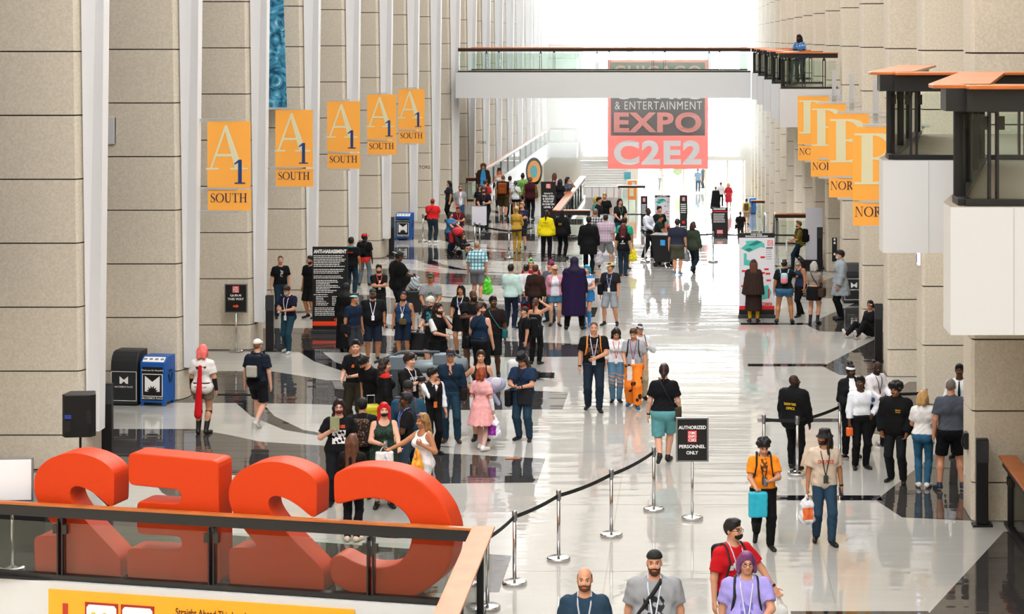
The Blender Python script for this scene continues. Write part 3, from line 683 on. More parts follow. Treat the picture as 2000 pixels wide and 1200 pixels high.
rollup(*FL(1071, 437), .60, 1.7, 'black board with white lines pointing to will call and badge pick-up',
       d_lines([('THIS WAY TO', .3, .70, .735), ('WILL CALL', .42, .635, .68), ('& BADGE', .38, .57, .615), ('PICK-UP', .34, .505, .55), ('IN S100 ON', .4, .44, .485), ('LEVEL 1', .3, .37, .415)]), M_SIGN, [M_TXT, M_TXTR])
def d_slim(q, F, w, h):
    logo(q, F, -w*.2, w*.2, h*.84, h*.95, 1, 0); fake_lines(q, F, -w*.36, w*.4, h*.76, 5, .12, .06, 0, .2)
    q.plate([(w*.2*math.cos(a*.52), h*.25+w*.2*math.sin(a*.52)) for a in range(12)], F, -.003, 1); fake_lines(q, F, -w*.36, w*.4, h*.14, 2, .1, .05, 0, .2)
Xa, Ya = FL(1335, 452, -4); rollup(Xa, Ya, .45, 2.15, 'slim black info board on the lower floor above the navy-shirted man', d_slim, M_SIGN, [M_TXT, M_TXTR], z=-4)
Xa, Ya = FL(1258, 452, -4); rollup(Xa, Ya, .4, 2.1, 'slim black info board on the lower floor behind the officer', d_slim, M_SIGN, [M_TXT, M_TXTR], z=-4)
Xa, Ya = FL(1294, 452, -4); rollup(Xa, Ya, .94, 2.15, 'distant white map board with turquoise plans between two slim black boards', d_map, mat('#d9d9df', .55), MMAP, z=-4)
def d_wide(q, F, w, h):
    q.plate([(-w/2, h-.26), (w/2, h-.26), (w/2, h-.2), (-w/2, h-.2)], F, -.003, 1); fake_lines(q, F, -w*.4, w*.4, h-.05, 1, .1, .08, 0, .1); fake_lines(q, F, -w*.4, w*.42, h-.36, 5, .11, .05, 0, .2)
    logo(q, F, -w*.2, w*.2, .15, .5, 1, 0)
Xa, Ya = FL(1406, 466, -4); rollup(Xa, Ya, .92, 1.78, 'wide black info board with white lines on the lower floor', d_wide, M_SIGN, [M_TXT, M_TXTR], z=-4)
t = thing('wall_sign', 'narrow black wall sign with small white pictograms behind the raincoat', 'sign', AT(1630, 511, 57.))
q = MB(); q.box(-.07, .07, 0, .03, 0, .68); q.build('panel', M_SIGN, t)
for z in (.5, .6, .18): q = MB(); q.box(-.025, .025, -.006, 0, z, z+.06); q.build('pictogram', M_TXT, t)
# grey board beside the black post
t = thing('notice_board', 'tall blank grey board on a black base beside a stone pier', 'board', FL(1590, 524)+(0,))
q = MB(); q.box(-.27, .27, -.03, .03, .28, 1.98); q.build('board_panel', mat('#c9c8d2', .5), t); q = MB(); q.box(-.28, .28, -.15, .15, 0, .28); q.build('base', M_BLACK, t)
# transit sign, blue bin, kiosk on the lower floor
X, Y = FL(1521, 480, -4)
t = thing('transit_sign', 'white sign with a blue train pictogram beyond the escalator', 'sign', (X, Y, -4))
q = MB(); q.box(-.45, .45, 0, .1, 0, 2.55); q.build('panel', mat('#dfe3e6', .5), t)
F = frame((0, -.002, 0), (1, 0, 0)); q = MB()
q.plate([(-.2, 1.7), (.2, 1.7), (.22, 2.2), (.14, 2.34), (-.14, 2.34), (-.22, 2.2)], F, -.004, 0); q.plate([(-.16, 2.2), (-.02, 2.2), (-.02, 2.29), (-.16, 2.29)], F, -.007, 1); q.plate([(.02, 2.2), (.16, 2.2), (.16, 2.29), (.02, 2.29)], F, -.007, 1)
for z in (2.0, 1.84): q.plate([(-.2, z+.1), (0, z), (.2, z+.1), (.2, z+.14), (0, z+.05), (-.2, z+.14)], F, -.007, 1)
q.build('train_pictogram', [mat('#1d3f86', .5), M_TXT], t)
X, Y = FL(1470, 418, -4); t = thing('portable_bin', 'tall blue bin far off on the lower floor by the rail', 'bin', (X, Y, -4))
q = MB(); q.box(-.22, .22, -.2, .2, .06, 1.05); q.build('body', mat('#1b6fc4', .5), t, bevel=.05); q = MB(); q.box(-.18, .18, -.18, .18, 0, .08); q.build('wheel', M_BLACK, t)
X, Y = FL(1235, 412, -4); t = thing('ticket_kiosk', 'orange ticket kiosk with small screen far off near the window', 'kiosk', (X, Y, -4))
q = MB(); q.box(-.3, .3, -.2, .2, .75, 2.05); q.build('cabinet', mat('#ee8a3c', .5), t, bevel=.03)
q = MB(); q.box(-.02, .2, -.22, -.19, 1.6, 1.95); q.build('screen', mat('#cfd8df', .3), t); q = MB(); q.box(-.2, .1, -.22, -.19, 1.0, 1.5); q.build('front_plate', mat('#f3ddb8', .5), t)
for x in (-.25, .25):
    q = MB(); q.box(x-.03, x+.03, -.05, .05, 0, .75); q.build('leg', M_STEEL, t)
q = MB(); q.box(-.55, -.1, -.05, .0, 2.1, 2.6); q.build('topper_panel', mat('#4fb0c4', .5), t)
X, Y = FL(1178, 408, -4); t = thing('service_counter', 'low grey panelled counter below the white shutter', 'counter', (X, Y, -4))
q = MB(); q.box(-1.25, 1.25, 0, .6, 0, 1.5); q.build('carcass', mat('#a9a7a4', .5), t)
for i in range(5): q = MB(); q.box(-1.2+i*.49, -.78+i*.49, -.02, 0, .75, 1.42); q.build('front_panel', mat('#d4d4d6', .4), t)
# ------------------------------------------------------------ bins
def bin_unit(x, y, blue, label, yaw=0., w=.66, h=1.02, dp=.55):
    t = thing('recycling_bin' if blue else 'litter_bin', label, 'bin', (x, y, 0), yaw, 'bins by the piers')
    m = mat('#1657a8', .4) if blue else mat('#24272b', .45)
    q = MB()
    if blue: q.add([(-w/2, 0, .07), (w/2, 0, .07), (w/2, dp, .07), (-w/2, dp, .07), (-w/2, 0, h-.12), (w/2, 0, h-.12), (w/2, .16, h), (-w/2, .16, h), (w/2, dp, h), (-w/2, dp, h)],
                    [[3, 2, 1, 0], [0, 1, 5, 4], [4, 5, 6, 7], [7, 6, 8, 9], [1, 2, 8, 6, 5], [3, 0, 4, 7, 9], [2, 3, 9, 8]])
    else:
        pr = [(0, .03), (0, .8)]+[(.22-.22*math.cos(math.radians(a)), .8+.3*math.sin(math.radians(a))) for a in (20, 45, 70, 90)]+[(dp, 1.1), (dp, .03)]
        n = len(pr); q.add([(-w/2, a, b) for a, b in pr]+[(w/2, a, b) for a, b in pr], [list(range(n)), list(range(2*n-1, n-1, -1))]+[[i, n+i, n+(i+1) % n, (i+1) % n] for i in range(n)])
    q.build('body', m, t, bevel=.012)
    F = frame((0, -.004, 0), (1, 0, 0)); q = MB()
    if blue:
        q.plate([(-w/2+.05, .12), (w/2-.05, .12), (w/2-.05, .8), (-w/2+.05, .8)], F, -.004, 1)
        q.plate([(-.22, .2), (.22, .2), (.22, .66), (-.22, .66)], F, -.007, 0); q.plate([(-.205, .215), (.205, .215), (.205, .645), (-.205, .645)], F, -.010, 1)
        put_text(q, 'Thank you for Recycling', F, -.24, .24, .71, .75, 0, .01, -.008); put_text(q, 'McCORMICK PLACE', F, -.22, .22, .145, .185, 0, .01, -.008)
        q.plate([(-.16, .3), (.16, .3), (.16, .62), (0, .5), (-.16, .62)], F, -.013, 0)
        q.plate([(x_*(.13 if i % 2 else .08), .3+abs(y_)*(.13 if i % 2 else .07)) for i in range(13) for x_, y_ in [(math.cos(math.pi*i/12), math.sin(math.pi*i/12))]]+[(-.1, .3), (.1, .3)][:0], F, -.016, 1)
        q.build('label_plate', [M_TXT, M_SIGN], t)
        q = MB(); F2 = frame((0, .0, h-.12), (1, 0, 0), (0, .8, .6)); q.plate([(-w/2+.04, .03), (w/2-.04, .03), (w/2-.04, .17), (-w/2+.04, .17)], F2, -.006, 0)
        for i in range(4): q.plate([(-.22+i*.12, .08), (-.15+i*.12, .08), (-.15+i*.12, .13), (-.22+i*.12, .13)], F2, -.009, 1)
        q.build('lid_label', [M_TXT, mat('#8a8f80', .5)], t)
        F3 = frame((w/2+.004, 0, 0), (0, 1, 0)); q = MB()
        for k in range(3):
            a = math.radians(90+120*k); c = (dp/2+.07*math.cos(a), .6+.1*math.sin(a)); b_ = a+math.pi/2
            q.plate([(c[0]+.07*math.cos(b_)+.02*math.cos(a), c[1]+.1*math.sin(b_)+.02*math.sin(a)), (c[0]-.06*math.cos(b_)+.02*math.cos(a), c[1]-.09*math.sin(b_)+.02*math.sin(a)), (c[0]-.06*math.cos(b_)-.02*math.cos(a), c[1]-.09*math.sin(b_)-.02*math.sin(a)), (c[0]+.07*math.cos(b_)-.02*math.cos(a), c[1]+.1*math.sin(b_)-.02*math.sin(a))], F3, -.006)
        q.build('recycling_mark', M_BLACK, t)
        for a in (-w/2+.04, w/2-.04):
            for b in (.04, dp-.04): q = MB(); q.box(a-.03, a+.03, b-.03, b+.03, 0, .08); q.build('foot', m, t)
    else:
        for a, b, c, d_ in ((-.27, .27, .1, .11), (-.27, .27, .69, .7), (-.27, -.26, .1, .7), (.26, .27, .1, .7)): q.plate([(a, c), (b, c), (b, d_), (a, d_)], F, -.004)
        put_text(q, 'McCORMICK PLACE', F, -.19, .19, .37, .405, 0, .01); q.plate([(-.09, .45), (-.05, .45), (0, .5), (.05, .45), (.09, .45), (.09, .6), (0, .53), (-.09, .6)], F, -.004)
        q.build('label_plate', M_TXT, t); q = MB(); q.box(-w/2+.03, w/2-.03, .02, dp-.02, 0, .04); q.build('base', M_BLACK, t)
X, Y = FL(242, 793); bin_unit(X, Y, False, 'black rounded-top litter bin beside the large blue recycling bin', -.12, w=.56)
X, Y = FL(298, 794); bin_unit(X, Y, True, 'blue recycling bin with white emblem beside the black litter bin', -.16, w=.54, h=1.0, dp=.5)
X, Y = FL(787, 470); bin_unit(X, Y, True, 'far blue recycling bin behind a black post by the piers', -.1, w=.58, h=1.0)
X, Y = FL(1668, 593); bin_unit(X, Y, False, 'black litter bin in the niche behind the raincoat', .05, w=.62)
# ------------------------------------------------------------ speaker on pole, riser
t = thing('loudspeaker_stand', 'black pole of the loudspeaker behind the red numeral', 'stand', ((157-CX)*31.6/FPX, 31.6, 0))
q = MB(); q.lathe([(.02, 0), (.02, 1.22)], n=10); q.build('pole', M_BLACK, t)
q = MB()
for k in range(3): a = 2.1*k+.5; q.tube([(0, 0, .5), (.45*math.cos(a), .45*math.sin(a), .015)], .014, 6)
q.build('leg', M_BLACK, t)
sp = thing('loudspeaker', 'black loudspeaker on a pole beside the stone pier', 'speaker', ((157-CX)*31.6/FPX, 31.6, 1.2), .1)
q = MB(); q.prism([(-.26, -.1), (-.2, -.2), (.2, -.2), (.26, -.1), (.2, .2), (-.2, .2)], 0, .67); q.build('cabinet', mat('#0b0b0d', .5), sp, bevel=.012)
q = MB(); q.box(-.2, -.1, -.215, -.2, .3, .36); q.build('display', mat('#2a3f9a', .3), sp)
q = MB(); q.box(.14, .2, -.215, -.2, .22, .42); q.build('handle', mat('#1c1f24', .4), sp)
q = MB(); q.box(-.2, -.1, -.21, -.2, .1, .26); q.build('control_panel', mat('#1d1d20', .4), sp)
t = thing('stage_riser', 'dark grey carpeted platform box behind the blank white board', 'platform', ((30-CX)*29.6/FPX, 29.6, 0))
q = MB(); q.box(-.3, .62, -.55, .7, 0, .6); q.build('body', mat('#17181a', .9), t); q = MB(); q.box(-.32, .64, -.57, .72, .6, .64); q.build('carpet_top', mat('#5a5f63', .95, noise=.2, nscale=60), t)
# small things on the right piers
t = thing('wall_phone', 'small black phone box on the side of the nearest stone pier', 'phone', (RX-.03, 31.3, 1.05))
q = MB(); q.box(-.04, .03, -.1, .1, 0, .26); q.build('housing', M_BLACK, t, bevel=.01); q = MB(); q.tube([(-.05, -.05, .04), (-.07, -.05, .12), (-.05, -.05, .22)], .016); q.build('handset', mat('#1b1b1e', .4), t)
q = MB(); q.tube([(-.02, 0, 0), (-.03, .02, -.25), (-.03, -.08, -.4), (-.02, 0, -.5)], .006, 6); q.build('cord', M_WHITE, t)
X, Y, Z = AT(1795, 520, 37.7)
t = thing('wall_light', 'small lit white and violet sign on the side of a stone pier', 'light', (RX-.02, 37.95, Z)); q = MB(); q.box(-.02, .02, -.12, .12, 0, .3); q.build('lit_panel', mat('#e6e2ff', .4, emit=1.2), t); q = MB(); q.box(-.025, -.018, .02, .1, .03, .2); q.build('marking', mat('#3a2d9a', .4), t)
# round orange and turquoise emblem on the gallery face
X, Y, Z = AT(1043, 335, 106.); t = thing('round_emblem', 'round orange and turquoise emblem on the white gallery face', 'sign', (X, Y, Z))
F = frame((0, 0, 0), (1, 0, 0))
for r, m_, dz in ((.75, mat('#e3e3e6', .5), 0.), (.58, mat('#f0a03a', .5), -.03), (.32, mat('#3aa6ad', .5), -.06)):
    q = MB(); q.plate([(r*.6*math.cos(a*.2618), r*math.sin(a*.2618)) for a in range(24)], F, dz); q.build('disc' if dz == 0 else 'ring', m_, t)
# ---------------------------------------------------------------- figures: smooth blended volumes turned into one surface
def V(*a): return np.array(a, float)
def smin(a, b, k):
    h = np.maximum(k-np.abs(a-b), 0)/k
    return np.minimum(a, b)-h*h*k*.25
class Vol:
    "a union of tapered capsules, ellipsoids and boxes, with cuts"
    def __init__(s, k=.04): s.p = []; s.cuts = []; s.k = k; s.wr = 0.
    def cap(s, a, b, ra, rb=None, flat=None, cut=None, k=None):
        s.p.append(('c', V(*a), V(*b), ra, ra if rb is None else rb, flat, cut, k)); return s
    def ell(s, c, r, R=None, k=None):
        s.p.append(('e', V(*c), V(*r), R, None, None, None, k)); return s
    def box(s, c, h, r=.02, R=None, k=None):
        s.p.append(('b', V(*c), V(*h), r, R, None, None, k)); return s
    def cone(s, z0, z1, c0, c1, r0, r1, fold=0., nf=9, k=None):
        "skirt or cape: elliptic rings c=(x,y), r=(rx,ry) from z0 (top) to z1 (hem), with folds growing to the hem"
        s.p.append(('s', z0, z1, (V(*c0), V(*c1), V(*r0), V(*r1)), fold, nf, None, k)); return s
    def cut(s, p, n): s.cuts.append(('p', V(*p), V(*n)/np.linalg.norm(n))); return s
    def hole(s, c, r): s.cuts.append(('s', V(*c), r)); return s
    def bounds(s):
        lo = V(9, 9, 9); hi = -lo
        for q in s.p: 
            a, b = s.pb(q); lo = np.minimum(lo, a); hi = np.maximum(hi, b)
        return lo, hi
    def pb(s, q):
        if q[0] == 'c':
            r = max(q[3], q[4]); return np.minimum(q[1], q[2])-r, np.maximum(q[1], q[2])+r
        if q[0] == 'e':
            r = q[2] if q[3] is None else V(1, 1, 1)*q[2].max(); return q[1]-r, q[1]+r
        if q[0] == 'b':
            r = (q[2]+q[3]) if q[4] is None else V(1, 1, 1)*np.linalg.norm(q[2]); return q[1]-r, q[1]+r
        c0, c1, r0, r1 = q[3]; m = 1.25
        xs = [c0[0]-r0[0]*m, c0[0]+r0[0]*m, c1[0]-r1[0]*m, c1[0]+r1[0]*m]; ys = [c0[1]-r0[1]*m, c0[1]+r0[1]*m, c1[1]-r1[1]*m, c1[1]+r1[1]*m]
        return V(min(xs), min(ys), min(q[1], q[2])), V(max(xs), max(ys), max(q[1], q[2]))
    def ev(s, X, Y, Z, D=None, q=None):
        if q[0] == 'c':
            a, b = q[1], q[2]; d = b-a; L = max(d@d, 1e-9)
            t = np.clip(((X-a[0])*d[0]+(Y-a[1])*d[1]+(Z-a[2])*d[2])/L, 0, 1)
            r = q[3]+t*(q[4]-q[3])
            f = q[5] or (1, 1)
            v = np.sqrt(((X-a[0]-t*d[0])/f[0])**2+((Y-a[1]-t*d[1])/f[1])**2+(Z-a[2]-t*d[2])**2)-r
            if q[6] is not None:
                p, n = q[6]; v = np.maximum(v, (X-p[0])*n[0]+(Y-p[1])*n[1]+(Z-p[2])*n[2])
            return v
        if q[0] == 'e':
            c, r, R = q[1], q[2], q[3]; x, y, z = X-c[0], Y-c[1], Z-c[2]
            if R is not None: x, y, z = R[0, 0]*x+R[1, 0]*y+R[2, 0]*z, R[0, 1]*x+R[1, 1]*y+R[2, 1]*z, R[0, 2]*x+R[1, 2]*y+R[2, 2]*z
            k0 = np.sqrt((x/r[0])**2+(y/r[1])**2+(z/r[2])**2)
            return (k0-1)*r.min() if r.max()/r.min() < 1.05 else k0*(k0-1)/np.maximum(np.sqrt((x/r[0]**2)**2+(y/r[1]**2)**2+(z/r[2]**2)**2), 1e-6)
        if q[0] == 'b':
            c, h, r, R = q[1], q[2], q[3], q[4]; x, y, z = X-c[0], Y-c[1], Z-c[2]
            if R is not None: x, y, z = R[0, 0]*x+R[1, 0]*y+R[2, 0]*z, R[0, 1]*x+R[1, 1]*y+R[2, 1]*z, R[0, 2]*x+R[1, 2]*y+R[2, 2]*z
            x, y, z = np.abs(x)-h[0]+r, np.abs(y)-h[1]+r, np.abs(z)-h[2]+r
            return np.sqrt(np.maximum(x, 0)**2+np.maximum(y, 0)**2+np.maximum(z, 0)**2)+np.minimum(np.maximum(x, np.maximum(y, z)), 0)-r
        z0, z1 = q[1], q[2]; c0, c1, r0, r1 = q[3]
        t = np.clip((z0-Z)/(z0-z1), 0, 1)
        x = X-(c0[0]+t*(c1[0]-c0[0])); y = Y-(c0[1]+t*(c1[1]-c0[1])); rx = r0[0]+t*(r1[0]-r0[0]); ry = r0[1]+t*(r1[1]-r0[1])
        k0 = np.sqrt((x/rx)**2+(y/ry)**2)
        w = 1+q[4]*t*np.cos(q[5]*np.arctan2(y, x)+2*np.sin(3*np.arctan2(y, x)))
        v = (k0/w-1)*np.minimum(rx, ry)
        return np.maximum(v, np.maximum(Z-z0, z1-Z))
    def field(s, xs, ys, zs):
        D = np.full((len(xs), len(ys), len(zs)), .3, np.float32)
        for q in s.p:
            a, b = s.pb(q); m = s.k+.03
            i = [np.searchsorted(g, (a[j]-m, b[j]+m)) for j, g in enumerate((xs, ys, zs))]
            sl = tuple(slice(max(u[0]-1, 0), u[1]+1) for u in i)
            X, Y, Z = xs[sl[0]][:, None, None], ys[sl[1]][None, :, None], zs[sl[2]][None, None, :]
            D[sl] = smin(D[sl], s.ev(X, Y, Z, None, q), q[7] or s.k)
        X, Y, Z = xs[:, None, None], ys[None, :, None], zs[None, None, :]
        if s.wr: D += s.wr*(np.sin(X*37+Z*23+3*np.sin(Y*19))*np.sin(Z*31-Y*27+2*np.sin(X*15)))
        for c in s.cuts:
            if c[0] == 'p': D = np.maximum(D, (X-c[1][0])*c[2][0]+(Y-c[1][1])*c[2][1]+(Z-c[1][2])*c[2][2])
            else: D = np.maximum(D, c[2]-np.sqrt((X-c[1][0])**2+(Y-c[1][1])**2+(Z-c[1][2])**2))
        return D
    def mesh(s, h, fine=None):
        "fine: (lo, hi, h2) box meshed with smaller cells"
        lo, hi = s.bounds(); G = []
        for j in range(3):
            a, b = lo[j]-2*h, hi[j]+2*h
            if fine is None: G.append(np.arange(a, b+h, h)); continue
            f0, f1, h2 = fine[0][j], fine[1][j], fine[2]; f0, f1 = max(f0, a), min(f1, b)
            g = list(np.arange(f0, f1+h2*.5, h2)); L = [f0-h*(i+1) for i in range(int(max(0, (f0-a)/h))+1)][::-1]; R = [g[-1]+h*(i+1) for i in range(int(max(0, (b-g[-1])/h))+1)]
            G.append(np.array(L+g+R))
        return nets(s.field(*G), *G)
def nets(D, xs, ys, zs):
    S = D < 0
    n = [d-1 for d in D.shape]
    c = np.zeros(n, np.int8)
    for i in (0, 1):
        for j in (0, 1):
            for k in (0, 1): c += S[i:n[0]+i, j:n[1]+j, k:n[2]+k]
    act = (c > 0) & (c < 8); I = np.argwhere(act)
    if len(I) == 0: return np.zeros((0, 3)), np.zeros((0, 4), int)
    idx = np.full(n, -1, np.int64); idx[act] = np.arange(len(I))
    C = {}
    for i in (0, 1):
        for j in (0, 1):
            for k in (0, 1): C[i, j, k] = D[I[:, 0]+i, I[:, 1]+j, I[:, 2]+k].astype(float)
    acc = np.zeros((len(I), 3)); cnt = np.zeros(len(I))
    G = (xs, ys, zs)
    for ax in range(3):
        o = [a for a in range(3) if a != ax]
        for u in (0, 1):
            for v in (0, 1):
                a = [0, 0, 0]; a[o[0]] = u; a[o[1]] = v; b = list(a); b[ax] = 1
                A, B = C[tuple(a)], C[tuple(b)]; m = (A < 0) != (B < 0); t = A/np.where(m, A-B, 1)
                P = np.zeros((len(I), 3))
                for q in (0, 1, 2): P[:, q] = G[q][I[:, q]+a[q]]
                P[:, ax] += t*(G[ax][I[:, ax]+1]-G[ax][I[:, ax]])
                acc += P*m[:, None]; cnt += m
    Vt = acc/np.maximum(cnt, 1)[:, None]
    F = []
    for ax in range(3):
        o = [a for a in range(3) if a != ax]
        sl0 = [slice(1, -1)]*3; sl1 = [slice(1, -1)]*3; sl0[ax] = slice(0, -1); sl1[ax] = slice(1, None)
        s0, s1 = S[tuple(sl0)], S[tuple(sl1)]; E = np.argwhere(s0 != s1)
        if len(E) == 0: continue
        fl_ = s0[tuple(E.T)]
        base = E.copy(); base[:, o[0]] += 1; base[:, o[1]] += 1
        q = []
        for du, dv in ((-1, -1), (0, -1), (0, 0), (-1, 0)):
            b = base.copy(); b[:, o[0]] += du; b[:, o[1]] += dv; q.append(idx[tuple(b.T)])
        q = np.stack(q, 1)
        if ax == 1: fl_ = ~fl_
        q = np.where(fl_[:, None], q, q[:, ::-1]); F.append(q)
    F = np.concatenate(F); F = F[(F >= 0).all(1)]
    return Vt, F
def obj_np(name, Vt, F, mats, mi=None, parent=None, scale=1., extra=None):
    "mesh object from arrays; extra = list of (verts, faces, material index)"
    me = bpy.data.meshes.new(name); Vt = np.asarray(Vt, float)*scale
    fs = [F]; ms = [np.zeros(len(F), int) if mi is None else np.asarray(mi)]; vs = [Vt]; n = len(Vt)
    loops = [F.ravel()]; tot = [np.full(len(F), F.shape[1] if len(F) else 4)]
    for ev, ef, em in (extra or []):
        vs.append(np.asarray(ev, float)*scale)
        for f in ef: loops.append(np.asarray(f)+n); tot.append(np.array([len(f)])); ms.append(np.array([em]))
        n += len(ev)
    vs = np.concatenate(vs); loops = np.concatenate(loops).astype(np.int32); tot = np.concatenate(tot).astype(np.int32); ms = np.concatenate(ms).astype(np.int32)
    me.vertices.add(len(vs)); me.vertices.foreach_set('co', vs.astype(np.float32).ravel())
    me.loops.add(len(loops)); me.loops.foreach_set('vertex_index', loops)
    me.polygons.add(len(tot)); me.polygons.foreach_set('loop_start', np.concatenate([[0], np.cumsum(tot)[:-1]]).astype(np.int32))
    if not isinstance(mats, (list, tuple)): mats = [mats]
    for m in mats: me.materials.append(m)
    me.polygons.foreach_set('material_index', ms); me.polygons.foreach_set('use_smooth', np.ones(len(tot), bool))
    me.update(calc_edges=True); me.validate()
    o = bpy.data.objects.new(name, me); COL.objects.link(o)
    if parent is not None: o.parent = parent
    return o
def rotz(a): c, s = math.cos(a), math.sin(a); return np.array([[c, -s, 0], [s, c, 0], [0, 0, 1.]])
def rotx(a): c, s = math.cos(a), math.sin(a); return np.array([[1., 0, 0], [0, c, -s], [0, s, c]])
def roty(a): c, s = math.cos(a), math.sin(a); return np.array([[c, 0, s], [0, 1., 0], [-s, 0, c]])
def ik(a, b, l1, l2, pole):
    d = b-a; L = np.linalg.norm(d); m = l1+l2-.004
    if L > m: b = a+d/L*m; d = b-a; L = m
    if L < .12: b = a+d/max(L, 1e-6)*.12; d = b-a; L = .12
    u = d/L; x = (l1*l1-l2*l2+L*L)/(2*L); hgt = math.sqrt(max(l1*l1-x*x, 0))
    p = np.asarray(pole, float); p = p-u*(p@u); p = p/max(np.linalg.norm(p), 1e-6)
    return a+u*x+p*hgt, b
ARMS = {  # hand target for the arm on side +1 (mirrored for -1), pole for the elbow
 'down': ((.27, -.02, .80), (.5, .8, 0)), 'relax': ((.25, -.10, .83), (.4, 1, 0)), 'swingf': ((.25, -.26, .90), (.3, 1, -.2)), 'swingb': ((.27, .22, .86), (.4, 1, 0)),
 'phone': ((.07, -.30, 1.13), (.8, .2, -1)), 'phonehi': ((.06, -.30, 1.28), (.8, .1, -1)), 'hold': ((.15, -.30, 1.03), (.6, .6, -1)), 'cross': ((-.12, -.20, 1.20), (1, -.1, -.6)),
 'hip': ((.20, -.04, 1.02), (1, .5, 0)), 'back': ((.02, .20, .93), (1, .3, -.2)), 'pocket': ((.21, -.09, .90), (.8, 1, 0)), 'face': ((.04, -.17, 1.53), (.7, -.3, -1)), 'chin': ((.0, -.18, 1.45), (.5, -.4, -1)),
 'reach': ((.28, -.50, 1.20), (.5, .3, -1)), 'reachlow': ((.22, -.45, 1.02), (.5, .3, -1)), 'up': ((.18, -.02, 1.66), (1, .2, -.3)), 'strap': ((.13, -.15, 1.28), (.8, .3, -1)), 'belly': ((.03, -.22, 1.08), (1, .1, -.5)), 'carry': ((.26, -.03, .82), (.5, .8, 0)),
 'lapsit': ((.14, -.36, .62), (.6, .4, -.6)), 'headside': ((.14, -.05, 1.66), (1, .1, .2))}
class Fig: pass
def pose(sex='m', w=1., belly=0., legs='stand', arms=('down', 'down'), head=(0, 0, 0), lean=0., child=False):
    f = Fig(); f.sex, f.w, f.belly, f.child = sex, w, belly, child
    sx = (.185 if sex == 'm' else .16)*(.55+.45*w); hx = (.085 if sex == 'm' else .09)*(.5+.5*w); f.sx, f.hx = sx, hx
    hz = .92; f.hipdrop = 0
    stance = {'stand': ((.10, 0, 0), (-.10, 0, 0)), 'wide': ((.17, 0, 0), (-.17, 0, 0)), 'walk': ((.08, -.27, 0), (-.08, .26, .09)), 'walk2': ((.08, .26, .09), (-.08, -.27, 0)), 'contra': ((.13, -.05, 0), (-.09, .02, 0)),
              'step': ((.09, -.13, 0), (-.10, .12, .02)), 'step2': ((.09, .12, .02), (-.10, -.13, 0)), 'close': ((.07, 0, 0), (-.07, 0, 0)), 'tiptoe': ((.05, .30, .13), (-.05, -.18, 0))}
    f.sit = legs in ('floor', 'chair')
    if legs.startswith('walk') or legs == 'tiptoe': f.hipdrop = .045
    if legs == 'floor': f.hipdrop = .80
    if legs == 'chair': f.hipdrop = .45
    hz -= f.hipdrop; f.hz = hz
    f.R = rotx(lean); f.hip = V(0, 0, hz+.03)
    up = lambda p: f.hip+f.R@(V(p[0], p[1], p[2]-f.hipdrop)-f.hip)
    f.up = up; f.legs = []
    for i, sd in enumerate((1, -1)):
        H = V(sd*hx, .0, hz)
        if legs == 'floor': A = V(sd*.16, -.62 if sd > 0 else -.70, .09); pole = (sd*.25, -.3, 1)
        elif legs == 'chair': A = V(sd*.10, -.42, .10); pole = (0, -1, .6)
        else:
            q = stance[legs][i]; A = V(q[0]*(.6+.4*w), q[1]+.02, q[2]+.085); pole = (sd*.12, -1, 0)
        K, A = ik(H, A, .44, .425, pole)
        bk = A[2] > .12 and not f.sit
        td = V(sd*.3, -.95, -1.0 if bk else -.15); td = td/np.linalg.norm(td)
        if legs == 'floor': td = V(sd*.25, -.25, .95)
        f.legs.append((H, K, A, td))
    f.arms = []
    for i, sd in enumerate((1, -1)):
        a = arms[i]; tgt, pole = (ARMS[a] if isinstance(a, str) else (a, (1, .3, -.5)))
        S = up((sd*(sx-.012), .012, 1.405))
        Hn = up((sd*(tgt[0]+(.06*(w-1) if abs(tgt[0]) > .15 else 0)), tgt[1]-.5*belly*(tgt[1] < -.1)-.03*(w-1), tgt[2])); P = (sd*pole[0], pole[1], pole[2])
        E, W = ik(S, Hn, .285, .255, P); f.arms.append((S, E, W, sd, a))
    f.neck = up((0, .012, 1.50)); f.HR = f.R@rotz(head[0])@rotx(head[1])@roty(head[2]) if len(head) > 2 else f.R@rotz(head[0])@rotx(head[1])
    f.hp = up((0, .005, 1.545))                       # pivot of the head
    f.hs = 1.18 if child else 1.
    return f
def hw(f, p): return f.hp+f.HR@((V(*p)-V(0, .005, 1.545))*f.hs)
def torso(v, f, g=0., bust=True):
    w, u, hx = f.w, f.up, f.hx; q = .62+.38*w; m = f.sex == 'm'
    wx = (.062 if m else .045)*w; cx = (.088 if m else .066)*w
    v.cap(u((-hx*.85, .015, .95)), u((hx*.85, .015, .95)), (.108 if m else .115)*q+g, k=.06)
    v.cap(u((-wx, 0, 1.10)), u((wx, 0, 1.10)), (.098 if m else .09)*q+g, k=.07)
    v.cap(u((-cx, .01, 1.29)), u((cx, .01, 1.29)), (.108 if m else .098)*q+g, k=.07)
    v.cap(u((-f.sx+.05, .015, 1.392)), u((f.sx-.05, .015, 1.392)), .060+.02*(w-1)+g, k=.06)
    v.cap(u((0, .02, 1.40)), u((0, .012, 1.53)), .085+g*.8, .052+g*.5, k=.09)
    if f.belly: v.ell(u((0, -.05-.5*f.belly, 1.07)), (.12*w+f.belly*.6+g, .10+f.belly+g, .15+g), k=.08)
    if not m and bust:
        for s in (-1, 1): v.ell(u((s*.068*w, -.085*q-.01, 1.275)), (.062+g, .058+g, .062+g), k=.05)
    return v
def seat(v, f, g=0.):
    for s in (-1, 1): v.ell(f.up((s*.06*f.w, .06, .91)), (.085*f.w+g, .085+g, .09+g), k=.05)
def limb_r(f): return .62+.38*f.w
